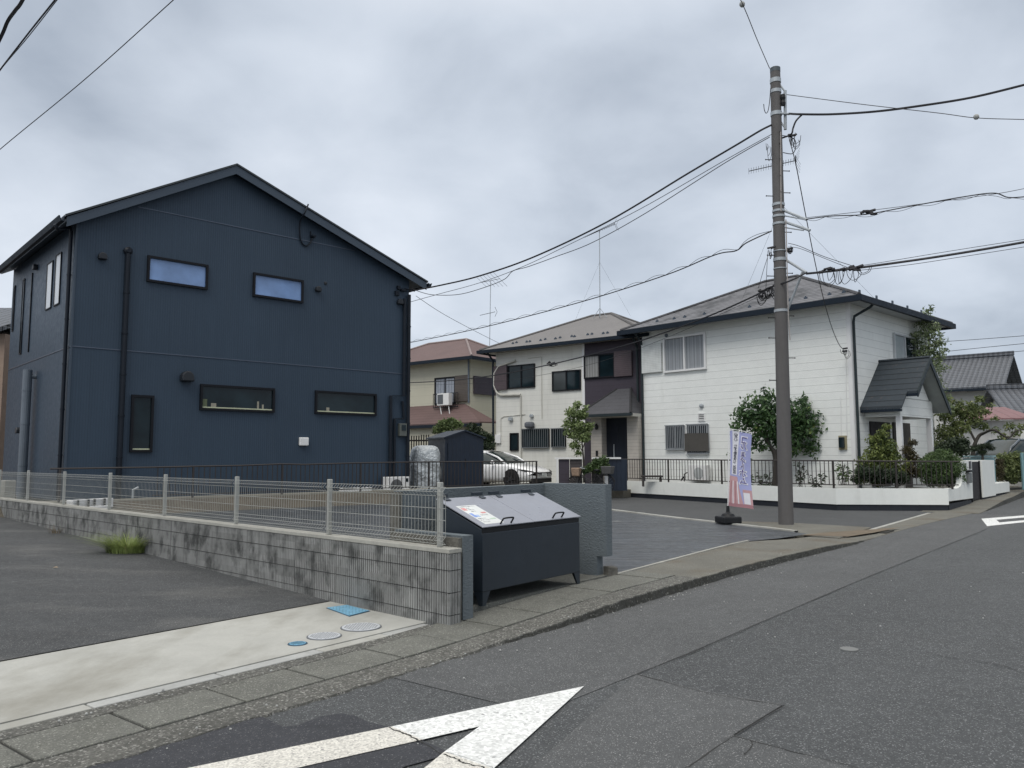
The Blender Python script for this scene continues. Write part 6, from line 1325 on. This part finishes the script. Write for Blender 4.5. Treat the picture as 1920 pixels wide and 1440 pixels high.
wire('thin line beside the pair of close cables in the top left corner', [(-60, 212, 12), (0, 132, 11), (52, 70, 10.2), (110, -4, 9.4), (165, -75, 8.8)], .006)
wire('twisted thick cable nearest the top left corner', [(-50, 170, 9.5), (0, 72, 8.8), (14, 40, 8.6), (28, 20, 8.4), (42, 0, 8.2), (80, -80, 7.5)], .020)
wire('thin wire pair from the navy house sloping down to the brown roof', [(780, 555, 25.2), (830, 588, 29), (893, 622, 34), (945, 648, 39)], .009)
for k, (a, b) in enumerate((((1760, 641), (1925, 628)), ((1765, 660), (1925, 641)), ((1885, 661), (1930, 655)))):
    wire(('highest', 'middle', 'lowest')[k]+' of the three distant wires right of the white house', [(a[0], a[1], 60), ((a[0]+b[0])/2, (a[1]+b[1])/2+1, 57), (b[0]+90, b[1]-6, 52)], .02, name='distant_wire', cat='wire', group='distant wires at the right')
# knots and loops on the cables
def tangle(label, pts, n, spread, drop, r=.007, dense=0):
    P = [D(*p) for p in pts]; mb = MB(); rg = random.Random(len(label))
    for _ in range(n):
        i = rg.random()*(len(P)-1); k = int(i); a = P[k].lerp(P[min(k+1, len(P)-1)], i-k); w = spread*rg.uniform(.3, 1); dpt_ = drop*rg.uniform(.3, 1)
        q = a+Vector((w, rg.uniform(-.1, .1), rg.uniform(-.02, .05))); mb.tube(smooth_path([a, a+Vector((w*.1, 0, -dpt_*.7)), a+Vector((w*.5, .05, -dpt_)), a+Vector((w*.95, 0, -dpt_*.6)), q], 3), r, 3)
    for _ in range(dense):
        i = rg.random()*(len(P)-1); k = int(i); a = P[k].lerp(P[min(k+1, len(P)-1)], i-k)+Vector((rg.uniform(-.05, .05), rg.uniform(-.05, .05), rg.uniform(-.05, .05))); mb.tube([a, a+Vector((rg.uniform(.06, .16), 0, rg.uniform(-.01, .05)))], rg.uniform(.02, .035), 5)
    mb.base = tuple(P[0]); return tag(finish('cable_splice', mb, mWire, uv=False), label, 'cable splice', 'cable splices')
tangle('dark tangled splice with hanging loops right of the lowest pole arm', [(1535, 510, 16.6), (1580, 505, 16.5), (1612, 502, 16.4)], 10, .35, .32, dense=16)
tangle('bushy dark splice left of the pole over the slate roof', [(1418, 553, 18.4), (1440, 542, 18), (1450, 538, 17.8)], 22, .25, .26, .008, dense=10)
tangle('small splice box on the looped cable at right', [(1615, 400, 16.4), (1630, 399, 16.4)], 2, .2, .05, dense=7)
tangle('loops of loose cable right of the pole top', [(1475, 250, YP-.1), (1488, 262, YP-.1)], 7, .22, .35, .007, dense=3)
tangle('loops of loose cable left of the pole top', [(1434, 262, YP-.1), (1440, 280, YP-.1)], 3, .12, .35, .006)
tangle('loose cable ends left of the pole above the slate roof', [(1440, 462, YP-.1), (1444, 478, YP-.1)], 4, .08, .14, .008, dense=2)
tangle('loose cable ends right of the pole above the lowest arm', [(1474, 462, YP-.1), (1482, 470, YP-.1)], 5, .12, .16, .008, dense=2)
tangle('drop wire loops on the white house wall at the end of the steep wire', [(1575, 655, 25.3), (1585, 657, 25.3)], 5, .22, .34, .008, dense=2)
tangle('splice on the low cable in front of the beige house', [(1022, 684, 26.5), (1036, 681, 26.3)], 3, .3, .12, .008, dense=5)
wire('thin line hanging between the pole and the bushy splice', [(1440, 480, YP-.1), (1432, 505, 17.6), (1422, 540, 18.3)], .006, group='thin hanging lines')
wire('vertical thin line beside the pole down to the bushy splice', [(1440, 470, YP-.1), (1438, 500, 17.5), (1436, 542, 18.1)], .006, group='thin hanging lines')
wire('upper of two slack lines from the pole to the bundled cable at right', [(1478, 456, YP), (1500, 462, 17), (1545, 481, 16.8), (1600, 499, 16.5)], .007, group='slack lines')
wire('lower of two slack lines from the pole to the bundled cable at right', [(1478, 463, YP), (1500, 466, 17), (1545, 484, 16.8), (1588, 501, 16.5)], .006, group='slack lines')
# comb aerial seen behind the pole, on its own mast over the white house roof
bA, tA = D(1466, 520, 29.5), D(1466, 312, 29.5)
def bld3(rt, b, t):
    mb = MB(); p, q = D(1404, 321, 29.5), D(1492, 301, 29.5); ax = (q-p); L_ = ax.length; ax.normalize(); wd = Vector((.25, .9, -.35)).normalized()
    c = (p+q)/2; mb.tube([p, q], .016, 6)
    for k in range(20): s = -.5+k/19; x = c+ax*L_*s; mb.tube([x-wd*.17, x+wd*.17], .007, 4); mb.tube([x, x+Vector((0, 0, .1))], .006, 4)
    mb.tube([q+Vector((0, 0, -.2)), q+Vector((0, 0, .2))], .02, 5)
    for s_ in (-1, 1):
        for k in range(4): mb.tube([q+wd*(-.25+.16*k)+Vector((0, 0, .03*s_)), q+wd*(-.25+.16*k)+Vector((.16, 0, .33*s_))], .005, 4)
    finish('antenna', mb, mBlackMetal, rt, uv=False)
aerial('tv_aerial', 'long comb shaped aerial showing on both sides of the utility pole', bA, tA, bld3, [D(1392, 560, 28.5), D(1640, 560, 30)])

# ================================================================== VEGETATION
def leaf_mesh(name, clusters, Y, n, size, mat, parent, dense=2.2, asp=.45, dy=None, squash=.85, seed=1, up=.25):
    if dense < 5: n = int(n*1.25)
    rg = np.random.default_rng(seed); C_, R_ = [], []
    for c in clusters:
        Yc = c[3] if len(c) > 3 else Y; C_.append(np.array(D(c[0], c[1], Yc))); R_.append(c[2]*Yc/CAM_F)
    C_, R_ = np.array(C_), np.array(R_); w = R_**2.3; w /= w.sum(); idx = rg.choice(len(C_), n, p=w)
    d = rg.normal(size=(n, 3)); d /= np.linalg.norm(d, axis=1)[:, None]; rr = R_[idx]*rg.random(n)**(1/dense)
    lump = 1+.22*np.sin(d[:, 0]*5+idx)*np.cos(d[:, 2]*6+idx*1.7)
    # leaves gather on twigs
    P = C_[idx] + d*(rr*lump)[:, None]*np.array([1, dy or 1., squash]); tw = rg.normal(size=(n, 3))*size*.5; P = P+tw
    nr = d*.7+rg.normal(size=(n, 3))*.75+np.array([0, 0, up]); nr /= np.linalg.norm(nr, axis=1)[:, None]
    t = rg.normal(size=(n, 3)); t -= (t*nr).sum(1)[:, None]*nr; t /= np.linalg.norm(t, axis=1)[:, None]; b = np.cross(nr, t); s = (size*rg.uniform(.6, 1.3, n))[:, None]
    V = np.stack([P-t*s, P+b*s*asp+nr*s*.12, P+t*s, P-b*s*asp+nr*s*.12], 1).reshape(-1, 3); mb = MB(); mb.v = [tuple(v) for v in V]; mb.f = [(4*i, 4*i+1, 4*i+2, 4*i+3) for i in range(n)]
    return finish(name, mb, mat, parent, uv=False)
def limbs(name, paths, parent, mat=None):
    mb = MB()
    for pts, r0, r1 in paths: mb.tube(smooth_path([D(*p) for p in pts], 5), r0, 7, r2=r1)
    return finish(name, mb, mat or mBark, parent, uv=False, smooth=True)
def plant(name, label, cat, clusters, Y, n, size, mat, trunk=(), base=None, **k):
    b = D(*(base or (clusters[0][0], clusters[0][1])), Y) if not base or len(base) == 2 else Vector(base); rt = thing(name, label, cat, (b.x, b.y, .3))
    leaf_mesh('crown' if cat in ('tree',) else 'foliage', clusters, Y, n, size, mat, rt, **k)
    if trunk: limbs('trunk', trunk, rt)
    return rt
fCit = foliage_mat('leaf_citrus', (.016, .045, .018), (.085, .16, .05), (.30, .38, .12)); fAiry = foliage_mat('leaf_airy', (.10, .14, .07), (.30, .36, .19), (.44, .46, .30)); fOl = foliage_mat('leaf_olive', (.05, .075, .026), (.22, .26, .09), (.42, .40, .18))
fYel = foliage_mat('leaf_yellowgreen', (.04, .07, .02), (.22, .26, .07), (.36, .34, .12)); fDk = foliage_mat('leaf_dark', (.010, .022, .011), (.045, .07, .03)); fHedge = foliage_mat('leaf_hedge', (.025, .055, .018), (.11, .17, .055)); fLime = foliage_mat('leaf_lime', (.07, .11, .035), (.27, .34, .14), (.42, .45, .24)); fBr = foliage_mat('leaf_brownish', (.04, .035, .018), (.10, .085, .035))
plant('citrus_tree', 'rounded dark green citrus tree behind the railing and the utility pole', 'tree', [(1398, 778, 26), (1382, 800, 14), (1430, 765, 32), (1422, 802, 30), (1455, 785, 36), (1490, 778, 36), (1520, 792, 28), (1500, 815, 32), (1538, 808, 16), (1470, 820, 22), (1522, 838, 20), (1408, 832, 18), (1440, 742, 14), (1434, 728, 6), (1505, 752, 10), (1510, 743, 5), (1404, 744, 5), (1396, 856, 12), (1540, 840, 12), (1380, 820, 8), (1372, 798, 5), (1398, 752, 7), (1415, 738, 4), (1540, 775, 6), (1548, 800, 5), (1530, 862, 7), (1550, 822, 5), (1388, 860, 6), (1365, 852, 4), (1470, 842, 18), (1450, 815, 24), (1485, 845, 14), (1430, 838, 12), (1512, 762, 8), (1455, 745, 8), (1466, 858, 6)], 26.6, 4900, .078, fCit,
      [([(1452, 912, 26.6), (1455, 880, 26.6), (1452, 850, 26.6), (1440, 830, 26.6), (1432, 800, 26.6)], .11, .05), ([(1452, 855, 26.6), (1470, 825, 26.6), (1495, 800, 26.6)], .06, .03), ([(1454, 905, 26.6), (1462, 870, 26.4), (1480, 845, 26.4)], .07, .03)], seed=3, squash=.9)
plant('slender_tree', 'tall thin airy tree rising in front of the white house eaves', 'tree', [(1741, 582, 10), (1736, 600, 17), (1743, 622, 22), (1722, 632, 18), (1760, 640, 17), (1742, 655, 24), (1724, 662, 14), (1758, 668, 17), (1745, 690, 22), (1765, 690, 10), (1738, 712, 15), (1756, 720, 17), (1766, 742, 15), (1772, 765, 17), (1740, 735, 12), (1712, 640, 6), (1774, 655, 6), (1720, 608, 6), (1778, 690, 5), (1712, 680, 5)], 29, 2300, .072, fAiry,
      [([(1752, 905, 29), (1745, 800, 29), (1743, 700, 29), (1741, 580, 29)], .07, .015)]+[([(1743, y, 29), (1743+dx, y-8, 29)], .02, .008) for y, dx in ((700, -22), (680, 24), (660, -22), (650, 20), (630, -20), (612, 16), (720, 24))], seed=5, dense=2.2, asp=.35)
plant('spreading_tree', 'olive green spreading garden tree with long bare limbs right of the porch', 'tree', [(1775, 780, 17), (1792, 768, 15), (1812, 775, 17), (1800, 800, 20), (1832, 770, 14), (1828, 790, 14), (1772, 810, 18), (1758, 835, 16), (1845, 800, 9), (1866, 806, 7), (1893, 800, 9), (1906, 812, 8), (1880, 818, 7), (1838, 748, 9), (1822, 760, 10), (1790, 825, 14), (1915, 800, 6), (1782, 750, 8), (1866, 785, 6), (1850, 772, 7), (1856, 760, 5), (1800, 755, 8), (1765, 765, 7)], 30, 4200, .062, fOl,
      [([(1822, 905, 30), (1824, 862, 30), (1826, 838, 30), (1835, 818, 30), (1845, 812, 30)], .10, .05), ([(1840, 815, 30), (1862, 806, 28.4), (1880, 816, 28.3), (1893, 820, 28.2), (1905, 808, 28.1), (1925, 805, 28)], .05, .02), ([(1830, 830, 30), (1815, 800, 30), (1805, 775, 30)], .05, .02)], seed=6, dense=3)
plant('porch_shrub', 'tall yellow green shrub leaning on the porch posts', 'shrub', [(1640, 826, 15), (1655, 815, 13), (1665, 838, 18), (1640, 850, 20), (1672, 860, 20), (1625, 870, 18), (1650, 875, 22), (1680, 885, 18), (1618, 893, 16), (1645, 897, 18), (1700, 870, 8), (1663, 800, 8)], 24.6, 3600, .055, fYel, seed=7)
plant('ivy_shrub', 'dark shrub filling the bed behind the railing left of the porch', 'shrub', [(1620, 885, 16), (1645, 890, 18), (1670, 892, 18), (1690, 897, 14), (1605, 898, 10)], 24.1, 2400, .05, fDk, seed=8)
plant('porch_bush', 'loose reddish green bush between the two porch posts', 'shrub', [(1702, 845, 13), (1712, 862, 14), (1703, 880, 16), (1720, 885, 14), (1712, 830, 9)], 25.2, 1300, .05, fBr, seed=9)
plant('round_hedge', 'clipped round green hedge ball beside the white gate wing', 'hedge', [(1765, 878, 34), (1748, 870, 24), (1782, 875, 26), (1765, 862, 24), (1750, 893, 24), (1785, 893, 22)], 23.9, 15000, .034, fHedge, seed=10, dense=5, asp=.42, squash=.85)
plant('camellia', 'dark glossy shrub behind the round hedge and the gate', 'shrub', [(1790, 835, 18), (1805, 842, 16), (1775, 840, 16), (1762, 848, 14), (1808, 828, 10)], 27.2, 2400, .055, fDk, seed=11)
plant('niwaki_pine', 'small cloud pruned pine above the white gate pillar', 'tree', [(1838, 838, 10), (1850, 836, 10), (1828, 842, 8), (1842, 848, 8), (1858, 841, 7)], 28.6, 1900, .045, fDk, [([(1843, 872, 28.6), (1842, 850, 28.6), (1840, 838, 28.6)], .05, .03)], seed=12, squash=.5, asp=.2)
plant('boundary_hedge', 'thick mixed hedge over the planter wall at the right edge', 'hedge', [(1880, 860, 12), (1895, 868, 18), (1888, 885, 20), (1905, 858, 14), (1910, 880, 16), (1900, 893, 14)], 29.6, 3600, .05, fOl, seed=13, dense=4)
plant('brown_hedge', 'narrow brownish clipped hedge column next to the gate pillar', 'hedge', [(1874, 866, 7), (1875, 876, 8), (1875, 888, 8), (1874, 897, 7)], 28.9, 1500, .03, fBr, seed=14, dense=5)
plant('entrance_tree', 'small light green tree growing by the beige house porch', 'tree', [(1083, 760, 9), (1072, 775, 13), (1090, 778, 13), (1068, 795, 13), (1085, 800, 15), (1104, 800, 10), (1075, 815, 12), (1095, 820, 12), (1078, 835, 10), (1100, 812, 8), (1084, 850, 6), (1098, 765, 5), (1062, 812, 6)], 30.2, 2500, .065, fLime,
      [([(1095, 905, 30.2), (1094, 860, 30.2), (1090, 820, 30.2), (1083, 765, 30.2)], .045, .015), ([(1094, 850, 30.2), (1078, 820, 30.2)], .02, .01), ([(1093, 840, 30.2), (1104, 805, 30.2)], .02, .01)], seed=15, dense=2.6)
plant('porch_plant', 'bushy green plant behind the bicycle at the beige house', 'plant', [(1120, 868, 10), (1132, 864, 10), (1108, 876, 10), (1124, 878, 11), (1098, 882, 7), (1136, 874, 7)], 28.9, 1500, .055, fHedge, seed=16)
plant('shed_bush', 'light green bush rising behind the navy shed roof', 'shrub', [(830, 797, 11), (845, 792, 11), (858, 796, 9), (838, 805, 12), (820, 806, 9)], 30.5, 1500, .07, fLime, seed=17)
plant('dark_tree', 'dark leafy tree between the navy shed and the beige house', 'tree', [(890, 808, 12), (903, 818, 14), (912, 835, 16), (900, 845, 14), (885, 800, 8), (915, 855, 12), (918, 820, 8)], 33, 2600, .075, fDk, [([(905, 905, 33), (905, 840, 33)], .08, .04)], seed=18)
def stems(label, pts, Y, mat, seed):
    rg = random.Random(seed); b = D(pts[0], pts[1], Y); rt = thing('garden_plant', label, 'plant', tuple(b)); mb = MB(); ms = MB(); H = pts[2]*Y/CAM_F
    for _ in range(max(4, pts[3]//4)):
        a = rg.uniform(0, 6.28); d = Vector((math.cos(a)*rg.uniform(.1, .6), math.sin(a)*.3, 1)).normalized(); h = H*rg.uniform(.5, 1.15); o = b+Vector((rg.uniform(-.16, .16), rg.uniform(-.1, .1), -.25))
        ms.tube([o, o+d*h*.6, o+d*h+Vector((d.x*.1, 0, 0))], .008, 4)
        for k in range(rg.randint(7, 12)):
            q = o+d*h*rg.uniform(.25, 1.05); a2 = rg.uniform(0, 6.28); l = Vector((math.cos(a2), math.sin(a2), rg.uniform(-.3, .7))).normalized()*rg.uniform(.09, .2); s_ = l.orthogonal().normalized()*l.length*rg.uniform(.15, .3); i = len(mb.v); dr = Vector((0, 0, -l.length*.25))
            mb.v += [tuple(q), tuple(q+l*.5+s_), tuple(q+l+dr), tuple(q+l*.5-s_)]; mb.f.append((i, i+1, i+2, i+3))
    finish('foliage', mb, mat, rt, uv=False); finish('stem', ms, mBark, rt, uv=False); return rt
stems('broad leaved plant at the railing right of the banner', (1405, 905, 32, 22), 26.2, fHedge, 1); stems('spiky green plant between the banner and the utility pole', (1432, 903, 30, 26), 26.0, fDk, 2)
stems('palm like plant just right of the utility pole', (1503, 903, 46, 30), 25.6, fDk, 3); stems('dark low plant behind the railing right of the palm like plant', (1532, 905, 30, 26), 25.4, fDk, 4); stems('tall leafy plant by the meter board on the white house', (1580, 895, 40, 34), 25.0, fHedge, 5)
# teal container and post by the gate, storage bench behind the railing
p = D(1818, 858, 28.9); q = D(1864, 858, 28.9); rt = thing('storage_chest', 'teal plastic storage chest behind the black gate', 'storage chest', (p.x, 28.9, .3))
mb = MB(); mb.box(((p.x+q.x)/2, 29.1, (D(1840, 856, 29).z-.06+.3)/2), q.x-p.x, .5, D(1840, 856, 29).z-.36); finish('box', mb, mTeal, rt, bevel=.02); mb = MB(); mb.box(((p.x+q.x)/2, 29.1, D(1840, 856, 29).z), q.x-p.x+.06, .56, .07); finish('lid', mb, M('lid_pale_teal', (.25, .38, .40), .45), rt, bevel=.015)
mb = MB(); p = D(1917, 870, 29); mb.box((p.x, 29, (p.z+.5)/2+.1), .09, .09, 1.35); mb.base = (p.x, 29, .1); tag(finish('marker_post', mb, mTeal, bevel=.01), 'pale teal post at the right edge beside the hedge', 'post')
p = D(1222, 893, 29.2); mb = MB(); mb.box((p.x, 29.2, p.z), .75, .35, .06); 
for q in (-.32, .32): mb.box((p.x+q, 29.2, p.z-.2), .04, .3, .34)
mb.base = (p.x, 29.2, p.z-.3); tag(finish('plant_stand', mb, mBrownRail), 'small dark plant stand behind the left end of the long railing', 'plant stand')
c = D(1297, 885, 28.0); rt = thing('outdoor_unit', 'white air conditioner outdoor unit against the white house behind the railing', 'air conditioner unit', (c.x, 28.0, .4)); s, z = WD.sz(1307, 887, .35); mb = MB(); mb.wbox(WD, s-.40, s+.40, z-.28, z+.30, .08, .38); finish('casing', mb, mWhitePl, rt, bevel=.015)
mb = MB(); mb.lathe(WD.P(s-.08, z, .381), [(.21, 0), (.21, .012), (.03, .02)], 22, WD.n); finish('fan_grille', mb, M('fan_pale', (.40, .42, .42), .6), rt)
mb = MB(); s, z = WD.sz(1283, 895, .6); mb.tube([WD.P(s, z-.15, .6), WD.P(s, z+.12, .6), WD.P(s-.15, z+.18, .62)], .02, 6); mb.tube([WD.P(s+.15, z-.12, .6), WD.P(s+.02, z+.02, .6)], .03, 6); mb.base = tuple(WD.P(s, z-.15, .6)); tag(finish('garden_trolley', mb, mBlackMetal, uv=False), 'small black garden trolley handle behind the railing under the barred windows', 'trolley')
# garden ground behind the white wall
zz_ = zt-.16; mb = MB(); mb.face([WR.P(.15, zz_, -.152), WR.P(WR.L, zz_, -.152), W1.P(g_l, zz_, -.152), W1.P(g_l, zz_, -5), W2.P(6, zz_, -3), W2.P(2.9, zz_, -.152)]); struct('garden_bed', mb, mYard)
mb = MB(); mb.prism([W2.P(.1, -.1, -.16), W2.P(40, -.1, -.16), W2.P(40, -.1, -40), W2.P(.1, -.1, -.5)], (0, 0, .28)); struct('garden_ground', mb, mYard)
